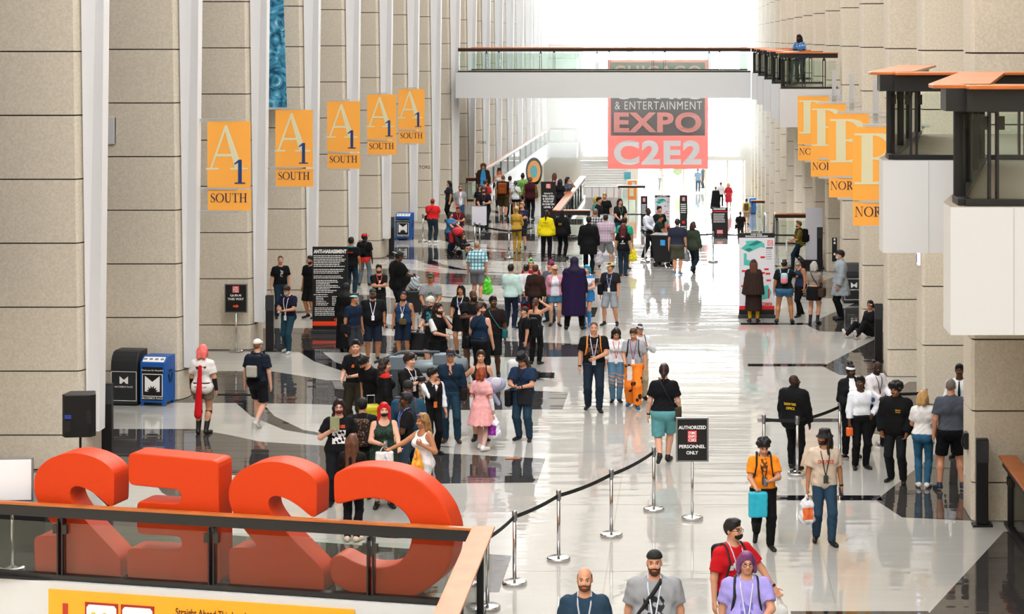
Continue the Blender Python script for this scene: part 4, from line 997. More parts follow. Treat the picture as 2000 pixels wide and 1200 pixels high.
def leg(v, f, g=0., g2=None, upto=1.):
    q = limb_r(f); fem = f.sex == 'f'; g2 = g if g2 is None else g2
    for H, K, A, td in f.legs:
        v.cap(H, K, (.088 if fem else .084)*q+g, .056*q+(g+g2)/2, k=.05)
        if upto > .5:
            C = K+(A-K)*.33; bk = V(0, .018, 0)
            v.cap(K, C+bk, .054*q+(g+g2)/2, .055*q+g2, k=.03); v.cap(C+bk, A, .055*q+g2, .036*q+g2, k=.03)
def body(f, skin, hair_c, h, near, parent, s, name='person', beard=None):
    v = Vol(.035); torso(v, f); leg(v, f); q = limb_r(f); ex = []
    for H, K, A, td in f.legs:
        v.cap(A+V(0, .03, -.035), A+td*.15+V(0, 0, -.03), .038, .028, k=.03)
    hand_geo = []
    for S, E, W, sd, nm in f.arms:
        v.cap(S, E, .050*q, .041*q, k=.03); v.cap(E, W, .041*q, .027*q, k=.02)
        u = W-E; u = u/np.linalg.norm(u)
        n = V(-sd, 0, 0) if nm in ('down', 'relax', 'swingf', 'swingb', 'carry') else (V(0, 1., 0) if nm in ('cross', 'belly', 'hip', 'strap') else V(-sd*.4, 0, 1.))
        n = n-u*(n@u); n = n/max(np.linalg.norm(n), 1e-6); b = np.cross(u, n)
        if b @ V(0, -1, .3) < 0: b = -b                     # towards the thumb
        K0 = W+u*.085
        v.cap(W+u*.03-b*.018, K0-b*.02, .020, .017, k=.02); v.cap(W+u*.03+b*.018, K0+b*.022, .020, .017, k=.02)
        curl = .25 if nm in ('down', 'relax', 'swingf', 'swingb') else .75
        if nm in ('carry', 'phone', 'hold', 'strap', 'phonehi'): curl = 1.1
        for i, (off, ln) in enumerate(((.030, .070), (.011, .080), (-.009, .075), (-.028, .058))):
            P = [K0+b*off-u*.012]; d = u.copy(); a = 0
            for sgm in (.45, .32, .26):
                a += curl*.6; dd = u*math.cos(a)+n*math.sin(a); P.append(P[-1]+dd*ln*sgm)
            hand_geo.append((P, [.0105, .0095, .0088, .007]))
        T0 = W+u*.03+b*.03; T1 = T0+(u*.5+b*.75+n*.25)*.035; T2 = T1+(u*.85+b*.15+n*.5)*.035; hand_geo.append(([T0, T1, T2], [.013, .011, .008]))
    ex = []
    for P, r in hand_geo:
        mb = MB(); mb.tube([tuple(p) for p in P], r, 6); ex.append((mb.v, mb.f, 0))
    # head
    R, hs = f.HR, f.hs
    E_ = lambda c, r, k=.02: v.ell(hw(f, c), V(*r)*hs, R, k)
    v.cap(f.neck+V(0, .01, -.03), hw(f, (0, .012, 1.60)), .056*(.8+.2*f.w), .05*hs, k=.03)
    E_((0, .012, 1.665), (.074, .092, .096)); fat = 1+.12*max(0, f.w-1)*2
    E_((0, -.028, 1.595), (.058*fat, .062, .066*fat), .03)
    E_((0, -.068, 1.556), (.026*fat, .024, .022), .03)
    v.cap(hw(f, (0, -.088, 1.652)), hw(f, (0, -.112, 1.618)), .009*hs, .0135*hs, k=.012)
    for sd in (-1, 1):
        E_((sd*.014, -.096, 1.612), (.009, .010, .008), .01)
        E_((sd*.077, .012, 1.632), (.010, .020, .031), .008)
        E_((sd*.036, -.073, 1.612), (.024, .02, .024), .03)
        v.cap(hw(f, (sd*.012, -.088, 1.668)), hw(f, (sd*.045, -.078, 1.668)), .009*hs, .007*hs, k=.014)
    v.cap(hw(f, (-.018, -.088, 1.585)), hw(f, (.018, -.088, 1.585)), .008*hs, .008*hs, k=.01)
    v.cap(hw(f, (-.015, -.086, 1.575)), hw(f, (.015, -.086, 1.575)), .008*hs, .008*hs, k=.01)
    c = hw(f, (0, -.01, 1.64)); hh = .0065 if near == 2 else (.0085 if near == 1 else .012)
    Vt, F = v.mesh(h, (c-.125*hs, c+.125*hs, hh))
    # face colouring by place on the head
    cen = Vt[F].mean(1); L = (cen-f.hp)@R/hs+V(0, .005, 1.545); x, y, z = np.abs(L[:, 0]), L[:, 1], L[:, 2]; mi = np.zeros(len(F), int)
    fr = (y < -.055)
    eye = fr & (((x-.033)/.0155)**2+((z-1.645)/.0065)**2 < 1); mi[eye] = 2; mi[fr & (((x-.033)/.0085)**2+((z-1.645)/.0075)**2 < 1)] = 3
    mi[fr & (np.abs(x-.033) < .022) & (np.abs(z-1.672+.25*np.maximum(0, x-.04)) < .004) & (x > .014)] = 4
    mi[fr & (x < .024) & (np.abs(z-1.579) < .0085) & (y < -.075)] = 1
    sk = mat(skin, .6, spec=.3, key=('skin', skin)); c_ = lin(skin)
    lip = mat((min(1, c_[0]*.85), c_[1]*.55, c_[2]*.55), .5)
    if beard: 
        mi[(z < 1.603-.25*np.maximum(0, .05-x)*0) & (y < -.0) & (z > 1.53) & (mi == 0) & (z < 1.615-.5*np.maximum(0, -.06-y)) & ~((x < .022) & (z > 1.57) & (z < 1.59))] = 4
    o = obj_np('body', Vt, F, [sk, lip, mat('#b8b0a6', .5), mat('#1d120c', .4), mat(hair_c, .7)], mi, parent, s, ex)
    return o
def head_obj(f, v, h, name, m, parent, s, mi_fn=None):
    "mesh built in head space then put on the head"
    Vt, F = v.mesh(h); 
    mi = mi_fn(Vt[F].mean(1)) if mi_fn else None
    return obj_np(name, f.hp+((Vt-V(0, .005, 1.545))*f.hs)@f.HR.T, F, m, mi, parent, s)
def curls(v, f, n, R_, r):
    rg = random.Random(n)
    for i in range(n):
        a, b = rg.uniform(0, 6.283), math.asin(rg.uniform(-.25, 1)); d = V(math.cos(a)*math.cos(b), math.sin(a)*math.cos(b), math.sin(b))
        if d[1] < -.35 and d[2] < .45: continue
        v.ell(V(0, .012, 1.69)+d*R_*V(1, 1.08, .9), V(1, 1, 1)*r*rg.uniform(.7, 1.1), k=.008)
def hair(f, st, col, parent, s, h=.011):
    m = mat(col, .55, spec=.35, noise=.25, nscale=60)
    v = Vol(.03); v.wr = .003
    E = v.ell; scalp = lambda g=.012: E((0, .016, 1.668), (.074+g, .092+g, .096+g))
    hl = ((0, -.088, 1.705), (0, -.13, -.15))
    if st == 'bald': return
    if st == 'buzz': scalp(.004); v.cut((0, -.08, 1.715), (0, -.13, -.16))
    elif st == 'fringe': scalp(.006); v.cut((0, 0, 1.70), (0, .25, 1)); v.cut((0, -.02, 1.6), (0, -1, 0)); v.cut((0, .0, 1.60), (0, .3, -1))
    elif st == 'short': scalp(.014); v.ell((0, -.035, 1.745), (.06, .06, .03)); v.cut(*hl)
    elif st == 'quiff': scalp(.013); v.ell((0, -.05, 1.765), (.06, .06, .035)); v.cut((0, -.088, 1.715), (0, -.13, -.16))
    elif st == 'mop': scalp(.022); v.ell((0, -.04, 1.745), (.08, .075, .045)); v.wr = .008; v.cut((0, -.09, 1.69), (0, -.10, -.15))
    elif st == 'curly': scalp(.03); v.cut((0, -.09, 1.70), (0, -.12, -.15)); curls(v, f, 70, .100, .034)
    elif st == 'afro': E((0, .02, 1.705), (.115, .12, .115)); v.cut((0, -.09, 1.70), (0, -.15, -.12)); curls(v, f, 90, .115, .036)
    elif st == 'frizz': E((0, .02, 1.68), (.135, .13, .13)); v.ell((0, .06, 1.55), (.13, .08, .12)); v.wr = .012; v.hole((0, -.12, 1.615), .088)
    else:
        scalp(.016); v.ell((0, -.03, 1.745), (.062, .06, .03))
        ln = {'bob': .08, 'long': .30, 'vlong': .44, 'pony': 0, 'bun': 0, 'tail': 0, 'braids': 0, 'wavy': .30, 'topbun': 0}[st]
        if ln:
            v.cap((-.045, .075, 1.62), (-.05, .095, 1.62-ln), .058, .05); v.cap((.045, .075, 1.62), (.05, .095, 1.62-ln), .058, .05)
            for sd in (-1, 1): v.cap((sd*.082, .03, 1.67), (sd*.095, .0, 1.62-ln*.85), .032, .026)
            if st == 'wavy': v.wr = .012
            v.hole((0, -.11, 1.61), .092)
        else:
            v.cut((0, -.07, 1.69), (0, -.13, -.11))
            if st == 'bun': v2 = ((0, .115, 1.70), (.048, .045, .045))
            elif st == 'topbun': v2 = ((0, .05, 1.80), (.06, .06, .045))
            else: v2 = None
            if v2: E(*v2)
            if st in ('pony', 'tail'): pass
    o = head_obj(f, v, h, 'hair', m, parent, s)
    if st in ('pony', 'tail', 'braids'):
        t = Vol(.02); t.wr = .004
        if st == 'braids':
            for sd in (-1, 1):
                for i in range(8): t.ell((sd*(.07+.004*i), -.045-.008*i, 1.58-.035*i), (.018, .018, .024))
        else: t.cap((0, .10, 1.70), (0, .16, 1.60), .03, .036); t.cap((0, .16, 1.60), (0, .15, 1.38 if st == 'pony' else 1.48), .036, .012)
        head_obj(f, t, h, 'hair_braid' if st == 'braids' else 'ponytail', m, parent, s)
def headwear(f, kind, col, parent, s, col2=None, h=.009):
    m = mat(col, .75); v = Vol(.012); mi = None; ms = [m]
    if kind in ('cap', 'capback', 'visor'):
        v.ell((0, .014, 1.695), (.089, .106, .086)); v.cut((0, 0, 1.692), (0, -.08, -1))
        sg = -1 if kind != 'capback' else 1
        b = Vol(.01); b.ell((0, sg*.125 if sg < 0 else .14, 1.694), (.068, .075, .012)); 
        head_obj(f, v, h, 'cap', ms, parent, s); head_obj(f, b, h, 'cap_brim', mat(col2 or col, .75), parent, s); return
    if kind == 'beanie':
        v.ell((0, .014, 1.70), (.09, .107, .088)); v.cut((0, 0, 1.680), (0, .1, -1)); ms = [m, mat(col2 or col, .9)]
        mi = lambda c: (c[:, 2] < 1.712).astype(int)
    if kind == 'striped':
        v.ell((0, .014, 1.70), (.092, .109, .092)); v.cut((0, 0, 1.68), (0, .1, -1)); ms = [m, mat(col2, .9)]; v.ell((0, .014, 1.80), (.03, .03, .028))
        mi = lambda c: (((c[:, 2] < 1.705)) | ((c[:, 2] > 1.735) & (c[:, 2] < 1.765)) | (c[:, 2] > 1.79)).astype(int)
    if kind == 'bucket':
        v.cone(1.775, 1.68, (0, .014), (0, .014), (.075, .09), (.092, .11)); v.cone(1.69, 1.655, (0, .014), (0, .014), (.095, .112), (.135, .152))
    if kind == 'tophat':
        v.cone(1.83, 1.70, (0, .014), (0, .014), (.085, .10), (.09, .107)); v.cone(1.712, 1.698, (0, .014), (0, .014), (.13, .15), (.135, .155))
    if kind == 'band':
        v.ell((0, .014, 1.70), (.09, .106, .085)); v.cut((0, 0, 1.685), (0, .05, -1)); v.cut((0, 0, 1.735), (0, .3, 1))
    if kind == 'hood':
        v.ell((0, .02, 1.665), (.105, .12, .125)); v.cap((0, .04, 1.58), (0, .05, 1.46), .10, .12); v.ell((0, .04, 1.44), (.19, .13, .10), k=.06); v.hole((0, -.13, 1.63), .095)
    if kind == 'shades':
        for sd in (-1, 1): v.ell((sd*.04, -.075, 1.745), (.03, .02, .018))
    head_obj(f, v, h, {'band': 'head_band', 'striped': 'knit_hat', 'shades': 'sunglasses', 'tophat': 'hat', 'bucket': 'bucket_hat'}.get(kind, kind), ms, parent, s, mi)
def face_mask(f, col, parent, s):
    v = Vol(.02); v.ell((0, -.066, 1.590), (.060, .052, .050)); v.cut((0, 0, 1.630), (0, -.3, 1))
    head_obj(f, v, .008, 'face_mask', mat(col, .8), parent, s)
def glasses(f, parent, s, col='#101010'):
    mb = MB()
    for sd in (-1, 1):
        mb.tube([(sd*.034+.021*math.cos(a*.5236), -.101, 1.642+.017*math.sin(a*.5236)) for a in range(13)], .0028, 5)
        mb.tube([(sd*.055, -.10, 1.648), (sd*.082, -.06, 1.65), (sd*.084, .01, 1.645)], .0026, 5)
    mb.tube([(-.014, -.103, 1.645), (.014, -.103, 1.645)], .0026, 5)
    Vt = np.array(mb.v); obj_np('glasses', f.hp+((Vt-V(0, .005, 1.545))*f.hs)@f.HR.T, np.zeros((0, 4), int), mat(col, .4), None, parent, s, [(np.zeros((0, 3)), [], 0)] + [])if False else None
    o = MB(); o.v = [tuple((f.hp+f.HR@((V(*p)-V(0, .005, 1.545))*f.hs))*s) for p in mb.v]; o.f = mb.f; o.m = mb.m
    o.build('glasses', mat(col, .4), parent)
def beard_obj(f, col, parent, s, big=0.):
    v = Vol(.02); v.wr = .003
    v.ell((0, -.045, 1.568-.4*big), (.056+.1*big, .05+.2*big, .045+big)); v.cap((-.062, .0, 1.615), (-.04, -.06, 1.57), .014, .02); v.cap((.062, .0, 1.615), (.04, -.06, 1.57), .014, .02)
    v.cap((-.025, -.096, 1.597), (.025, -.096, 1.597), .009, .009)
    head_obj(f, v, .008, 'beard', mat(col, .8, noise=.3, nscale=80), parent, s)
def shoes(f, col, sole, parent, s, boot=0., h=.012):
    for H, K, A, td in f.legs:
        v = Vol(.02); v.cap(A+V(0, .035, -.035), A+td*.165+V(0, 0, -.035), .046, .038); v.cap(A+V(0, .02, -.02), A+(K-A)*(.08 if not boot else boot), .045, .043 if not boot else .062*limb_r(f))
        v.cut((0, 0, .004), (0, 0, -1)) if A[2] < .1 else None
        if boot: v.cut(A+(K-A)*(boot+.02), K-A)
        Vt, F = v.mesh(h); mi = None
        if sole: c = Vt[F].mean(1)-A; nn = V(0, 0, 1.)-td*td[2]; nn /= np.linalg.norm(nn); mi = ((c@nn) < -.056).astype(int)
        obj_np('boot' if boot else 'shoe', Vt, F, [mat(col, .55), mat(sole or col, .6)], mi, parent, s)
def top_vol(f, sleeve=.6, hem=.86, g=.014, neck='crew', tank=False):
    v = Vol(.035); v.wr = .0045; torso(v, f, g); q = limb_r(f)
    if hem < .93 and not f.sit: seat(v, f, g)
    if f.belly > .02 and hem < .95: v.cap(f.up((0, -.02-.3*f.belly, 1.0)), f.up((0, -.01-.25*f.belly, .90)), .12*q+g, .115*q+g, k=.05)
    for S, E, W, sd, nm in f.arms:
        if tank: continue
        loose = .012 if sleeve <= 1 else .006
        if sleeve <= 1:
            p = S+(E-S)*sleeve; n = (E-S)/np.linalg.norm(E-S)
            v.cap(S, E, .050*q+g, .050*q+g+loose, cut=(p, n), k=.04)
        else:
            v.cap(S, E, .050*q+g, .046*q+g, k=.04); p = E+(W-E)*(sleeve-1); n = (W-E)/np.linalg.norm(W-E)
            v.cap(E, W, .046*q+g, .033*q+g, cut=(p, n), k=.03)
    v.cut(f.up((0, 0, hem)), f.R@V(0, 0, -1)); N = f.up((0, -.02, 1.54))
    if neck == 'crew': v.hole(N, .092)
    elif neck == 'v': v.hole(f.up((0, -.05, 1.53)), .105); v.hole(f.up((0, -.11, 1.45)), .055)
    elif neck == 'scoop': v.hole(f.up((0, -.08, 1.50)), .115)
    elif neck == 'strapless': v.cut(f.up((0, 0, 1.37)), f.R@V(0, .1, 1))
    elif neck == 'high': v.hole(f.up((0, -.01, 1.575)), .075)
    if tank:
        for sd in (-1, 1): v.hole(f.up((sd*(f.sx+.06), -.0, 1.40)), .125)
    return v
def surf_y(v, x, z, back=False):
    "depth of the surface of v at (x, z) from the front (or the back)"
    ys = np.arange(-.6, .6, .006); d = v.field(np.array([x]), ys, np.array([z]))[0, :, 0]
    i = np.where(d < 0)[0]
    if len(i) == 0: return .1 if back else -.1
    return ys[i[-1]]+.003 if back else ys[i[0]]-.003
def plaid(c1, c2, c3, sc):
    k = ('plaid', c1, c2, c3, sc)
    if k in _mats: return _mats[k]
    m = bpy.data.materials.new('plaid'); m.use_nodes = True; nt = m.node_tree; b = nt.nodes['Principled BSDF']; b.inputs['Roughness'].default_value = .85
    tc = nt.nodes.new('ShaderNodeTexCoord'); prev = None
    def wave(ax, s_, w):
        n = nt.nodes.new('ShaderNodeTexWave'); n.wave_type = 'BANDS'; n.bands_direction = ax; n.inputs['Scale'].default_value = s_
        nt.links.new(tc.outputs['Object'], n.inputs[0]); r = nt.nodes.new('ShaderNodeMath'); r.operation = 'GREATER_THAN'; r.inputs[1].default_value = w
        nt.links.new(n.outputs['Fac'], r.inputs[0]); return r.outputs[0]
    def mix(f_, a, c, amt):
        x = nt.nodes.new('ShaderNodeMix'); x.data_type = 'RGBA'; mu = nt.nodes.new('ShaderNodeMath'); mu.operation = 'MULTIPLY'; mu.inputs[1].default_value = amt
        nt.links.new(f_, mu.inputs[0]); nt.links.new(mu.outputs[0], x.inputs[0]); x.inputs[7].default_value = lin(c)
        if isinstance(a, str): x.inputs[6].default_value = lin(a)
        else: nt.links.new(a, x.inputs[6])
        return x.outputs[2]
    o = mix(wave('X', sc, .5), c1, c2, .6); o = mix(wave('Z', sc, .5), o, c2, .6); o = mix(wave('X', sc, .93), o, c3, .8); o = mix(wave('Z', sc, .93), o, c3, .8)
    nt.links.new(o, b.inputs['Base Color']); _mats[k] = m; return m
def spots(c1, c2, sc, th=.35):
    k = ('spots', c1, c2, sc)
    if k in _mats: return _mats[k]
    m = bpy.data.materials.new('patterned'); m.use_nodes = True; nt = m.node_tree; b = nt.nodes['Principled BSDF']; b.inputs['Roughness'].default_value = .8
    tc = nt.nodes.new('ShaderNodeTexCoord'); n = nt.nodes.new('ShaderNodeTexVoronoi'); n.inputs['Scale'].default_value = sc
    r = nt.nodes.new('ShaderNodeMath'); r.operation = 'LESS_THAN'; r.inputs[1].default_value = th
    x = nt.nodes.new('ShaderNodeMix'); x.data_type = 'RGBA'; x.inputs[6].default_value = lin(c1); x.inputs[7].default_value = lin(c2)
    nt.links.new(tc.outputs['Object'], n.inputs['Vector']); nt.links.new(n.outputs['Distance'], r.inputs[0]); nt.links.new(r.outputs[0], x.inputs[0]); nt.links.new(x.outputs[2], b.inputs['Base Color'])
    _mats[k] = m; return m
def fab(c):
    "cloth: a colour, or a tuple naming a pattern"
    if isinstance(c, tuple):
        return plaid(*c[1:]) if c[0] == 'plaid' else spots(*c[1:])
    return mat(c, .85, spec=.2, noise=.08, nscale=14)
SKIN = {'l': '#c58e70', 'p': '#d09d84', 't': '#ab7551', 'm': '#86583b', 'b': '#50331f', 'd': '#352117'}
NPERS = 0
class Worn:
    "frame of a figure in which bags and hand-held things are built"
    def __init__(s, root, f, sc, h, top): s.root, s.f, s.s, s.h, s.top = root, f, sc, h, top
    def thing(s, name, label, cat, o, group=None):
        a = s.root.rotation_euler.z; p = rotz(a)@(V(*o)*s.s); s.o = V(*o)
        t = thing(name, label, cat, (s.root.location.x+p[0], s.root.location.y+p[1], s.root.location.z+p[2]), a, group); return t
    def vol(s, v, name, m, t, h=None, mi=None):
        Vt, F = v.mesh(h or s.h); return obj_np(name, Vt-s.o, F, m, mi(Vt[F].mean(1)) if mi else None, t, s.s)
    def tubes(s, paths, r, name, m, t, sx=1.):
        mb = MB()
        for P in paths: mb.tube([tuple((V(*p)-s.o)*s.s) for p in P], [q*s.s for q in r] if isinstance(r, list) else r*s.s, 6, sx=sx)
        return mb.build(name, m, t, smooth=True)
    def hand(s, sd):
        S, E, W, d_, nm = s.f.arms[0 if sd > 0 else 1]; u = (W-E)/np.linalg.norm(W-E); return W+u*.09, u
def conform(W, mb, txt, z, w, hgt, back=False, bold=.03, x0=0., mi=0):
    f, tv = W.f, W.top; xs = np.linspace(x0-w/2, x0+w/2, 9); zs = np.linspace(z, z+hgt, 3)
    T = np.array([[surf_y(tv, x, q, back) for x in xs] for q in zs])
    def P(u, v, d):
        a = np.interp(u, xs, np.arange(9)); i = int(min(a, 7)); fx = a-i; b = np.interp(v, zs, np.arange(3)); j = int(min(b, 1)); fz = b-j
        y = (T[j, i]*(1-fx)+T[j, i+1]*fx)*(1-fz)+(T[j+1, i]*(1-fx)+T[j+1, i+1]*fx)*fz
        return (u*W.s, (y+(.008 if back else -.008))*W.s, v*W.s)
    put_text(mb, txt, P, x0+w/2 if back else x0-w/2, x0-w/2 if back else x0+w/2, z, z+hgt, mi, bold, 0)
def person(label, x, py=None, head=None, H=1.72, yaw=0, z=0, sex='m', w=1., belly=0., legs='stand', arms=('down', 'down'), hd=(0, 0), lean=0., skin='l',
           hr=('short', '#2a1c14'), hat=None, beard=None, top=None, bot=None, shoe=('#141414', None), ex=(), group=None, child=False, pos=None):
    global NPERS; NPERS += 1
    if pos: X, Y = pos
    else:
        if py is not None: d = FPX*(HC-z)/(py-CY)
        else: d = FPX*(HC-z-H)/(head-CY)
        X, Y = (x-CX)*d/FPX, d
    w = w*1.1; s = H/1.75; dist = Y; h = min(max(1.5*dist/FPX, .011), .023)
    root = thing('person', label, 'person', (X, Y, z), math.radians(yaw), group)
    near = 2 if dist < 33 else (1 if dist < 52 else 0)
    f = pose(sex, w, belly, legs, arms, tuple(math.radians(a) for a in hd), lean, child)
    sk = SKIN.get(skin, skin)
    hc = hr[1] if hr else '#241812'
    body(f, sk, beard or ('#1b1310' if skin in 'bd' else hc), h, near, root, s, beard=bool(beard))
    if hr: hair(f, hr[0], hr[1], root, s, min(h, .013) if near else .016)
    if hat: headwear(f, hat[0], hat[1], root, s, hat[2] if len(hat) > 2 else None, min(h, .012))
    if beard and near: beard_obj(f, beard, root, s, .012 if 'bigbeard' in ex else 0.)
    top = dict(top or {}); kind = top.get('k', 'tee'); tc = top.get('c', '#111'); tv = None
    if kind != 'none':
        P = {'tee': dict(sleeve=.72, hem=.86, g=.016, neck='crew'), 'long': dict(sleeve=1.93, hem=.88, g=.018, neck='crew'), 'jacket': dict(sleeve=1.95, hem=.78, g=.034, neck='high'), 'tank': dict(tank=True, hem=.88, g=.014, neck='scoop'),
             'coat': dict(sleeve=1.95, hem=.9, g=.034, neck='high'), 'crop': dict(sleeve=.3, hem=1.12, g=.012, neck='scoop'), 'strap': dict(tank=True, hem=.9, g=.012, neck='strapless')}[kind]
        for k_ in ('sleeve', 'hem', 'g', 'neck'):
            if k_ in top: P[k_] = top[k_]
        tv = top_vol(f, **P)
        if 'skirt' in top:                                  # dress or coat tails joined to the bodice
            zh, rx, ry = top['skirt'][:3]; zt = 1.04
            zt = .98; c = f.up((0, .015, zt)); qq = limb_r(f); bx = f.hx*.85+.115*qq+P['g']; by = .115*qq+P['g']+.012; rx, ry = max(rx, bx+.03), max(ry, by+.03)
            tv.cone(c[2], zh, (c[0], c[1]), (0, .02), (bx, by), (rx, ry), top['skirt'][3] if len(top['skirt']) > 3 else .04, 9, k=.03)
            tv.cuts = [c_ for c_ in tv.cuts if not (c_[0] == 'p' and abs(c_[2][2]+1) < .2)]
        if f.sit: tv.cuts = [c_ for c_ in tv.cuts if not (c_[0] == 'p' and c_[2][2] < -.8)]; tv.cut((0, 0, f.hz-.06), (0, 0, -1))
        ms = [fab(tc)]; rules = []
        def rule(col, fn): ms.append(fab(col)); rules.append(fn)
        if 'pr' in top:                                     # printed picture on the front (or back): colour, centre z, half w, half h
            pc, zc, a, b_ = top['pr'][:4]; bk = len(top['pr']) > 4 and top['pr'][4] == 'back'
            rule(pc, lambda c, zc=zc, a=a, b_=b_, bk=bk: ((c[:, 1] > .02) if bk else (c[:, 1] < -.02)) & (np.abs(c[:, 0]) < a) & (np.abs(c[:, 2]-zc) < b_) & (np.sin(c[:, 0]*61+4)*np.sin(c[:, 2]*47+c[:, 0]*30)+.35*np.sin(c[:, 2]*90) > -.25))
        if 'open' in top:                                   # open front: colour of what shows between the edges
            oc, a = top['open'][:2]; zm = top['open'][2] if len(top['open']) > 2 else .8; rule(oc, lambda c, a=a, zm=zm: (c[:, 1] < -.03) & (np.abs(c[:, 0]) < a*(.55+.45*np.clip((1.5-c[:, 2])/.3, 0, 1))) & (c[:, 2] > zm))
        if 'spot' in top: rule(top['spot'], lambda c: ((c[:, 0]-.235)**2+(c[:, 1]+.06)**2*.3+(c[:, 2]-1.31)**2) < .0024)
        if 'slv' in top: rule(top['slv'], lambda c: np.abs(c[:, 0]) > f.sx+.025*f.w)
        if 'yoke' in top: rule(top['yoke'][0], lambda c: c[:, 2] > top['yoke'][1])
        if 'low' in top: rule(top['low'][0], lambda c: c[:, 2] < top['low'][1])
        if 'vest' in top:                                   # sleeveless front over white sleeves
            rule(top['vest'], lambda c: (np.abs(c[:, 0]) < f.sx-.01) & ~((c[:, 1] < -.04) & (np.abs(c[:, 0]) < .05) & (c[:, 2] > 1.27)))
        Vt, F = tv.mesh(h); cen = Vt[F].mean(1); mi = np.zeros(len(F), int)
        for i, r in enumerate(rules): mi[r(cen)] = i+1
        nm = top.get('n') or {'tee': 'shirt', 'long': 'sweater', 'jacket': 'jacket', 'tank': 'tank_top', 'coat': 'coat', 'crop': 'crop_top', 'strap': 'bodice'}[kind]
        obj_np(nm, Vt, F, ms, mi, root, s)
    else: tv = torso(Vol(.035), f, .01)
    W = Worn(root, f, s, h, tv)
    if top.get('tx'):
        q = MB()
        for (t_, zz, ww, hh, *r) in top['tx']: conform(W, q, t_, zz, ww, hh, back='b' in (r[0] if r else ''), x0=r[1] if len(r) > 1 else 0.)
        q.build('shirt_lettering', mat(top.get('txc', '#e8e8e8'), .7), root)
    bot = dict(bot or {}); bk = bot.get('k', 'jeans'); bc = bot.get('c', '#1d2a3c')
    if bk in ('jeans', 'shorts', 'tights', 'wide'):
        v = Vol(.03); v.wr = .004; g = {'jeans': .014, 'shorts': .024, 'tights': .006, 'wide': .035}[bk]; g = max(bot.get('g', g), .012); q = limb_r(f)
        v.cap(f.up((-f.hx*.85, .015, .95)), f.up((f.hx*.85, .015, .95)), .11*q+g, k=.05)
        v.cap(f.up((-f.hx*.6, .01, 1.0)), f.up((f.hx*.6, .01, 1.0)), .102*q+g, k=.05)
        if not f.sit: seat(v, f, g-.006)
        cutz = bot.get('len', .52)
        for Hp, K, A, td in f.legs:
            if bk == 'shorts':
                p = Hp+(K-Hp)*bot.get('len', .9); n = (K-Hp)/np.linalg.norm(K-Hp); fem = f.sex == 'f'
                v.cap(Hp, K, (.088 if fem else .084)*q+g*.8, .068*q+g*1.3, cut=(p, n), k=.03)
            else:
                g2 = {'jeans': .018, 'tights': .005, 'wide': .045}[bk]; g2 = bot.get('g2', g2)
                v.cap(Hp, K, .086*q+g, .057*q+(g+g2)/2, k=.03); C = K+(A-K)*.33+V(0, .018, 0); g2 = max(g2, .010); e = A+V(0, 0, -.015)
                p = e; n = (A-K)/np.linalg.norm(A-K)
                v.cap(K, C, .056*q+(g+g2)/2, .057*q+g2, k=.02); v.cap(C, e+n*.03, .057*q+g2, .038*q+g2*1.15, cut=(p, n), k=.02)
        if not f.sit: v.cut(f.up((0, 0, .975 if (kind != 'none' and P['hem'] < .93) else 1.06)), f.R@V(0, 0, 1))
        Vt, F = v.mesh(h); ms = [fab(bc)]; mi = None
        if 'rip' in bot: c = Vt[F].mean(1); ms.append(mat(sk, .6)); mi = ((c[:, 1] < -.02) & (np.abs(c[:, 2]-.55) < .16) & (np.sin(c[:, 2]*75+c[:, 0]*20) > .35)).astype(int)
        if 'patch' in bot: c = Vt[F].mean(1); ms.append(fab(bot['patch'])); mi = ((c[:, 1] < -.02) & (c[:, 0] > -.13) & (c[:, 0] < -.02) & (c[:, 2] > .62) & (c[:, 2] < .93)).astype(int)
        obj_np(bot.get('n') or {'jeans': 'trousers', 'shorts': 'shorts', 'tights': 'leggings', 'wide': 'trousers'}[bk], Vt, F, ms, mi, root, s)
    elif bk == 'skirt':
        v = Vol(.03); zh = bot.get('hem', .55); r = bot.get('r', (.2, .19)); qq = limb_r(f); bx, by = f.hx*.85+.115*qq+.016, .115*qq+.024
        v.cap(f.up((-f.hx*.85, .015, .95)), f.up((f.hx*.85, .015, .95)), .115*qq+.016, k=.05); v.cap(f.up((-f.hx*.6, .01, 1.03)), f.up((f.hx*.6, .01, 1.03)), .105*qq+.014, k=.05); v.cut(f.up((0, 0, 1.07)), (0, 0, 1))
        v.cone(.99-f.hipdrop, zh, (0, .015), (0, .02), (bx, by), (max(r[0], bx+.01), max(r[1], by+.01)), bot.get('fold', .06), 9)
        Vt, F = v.mesh(h); obj_np('skirt', Vt, F, fab(bc), None, root, s)
    if bot.get('tights'):                                   # hose under a skirt
        v = Vol(.03); leg(v, f, .005); Vt, F = v.mesh(h); obj_np('stockings', Vt, F, fab(bot['tights']), None, root, s)
    if shoe: shoes(f, shoe[0], shoe[1], root, s, shoe[2] if len(shoe) > 2 else 0., min(h, .014) if near else .018)
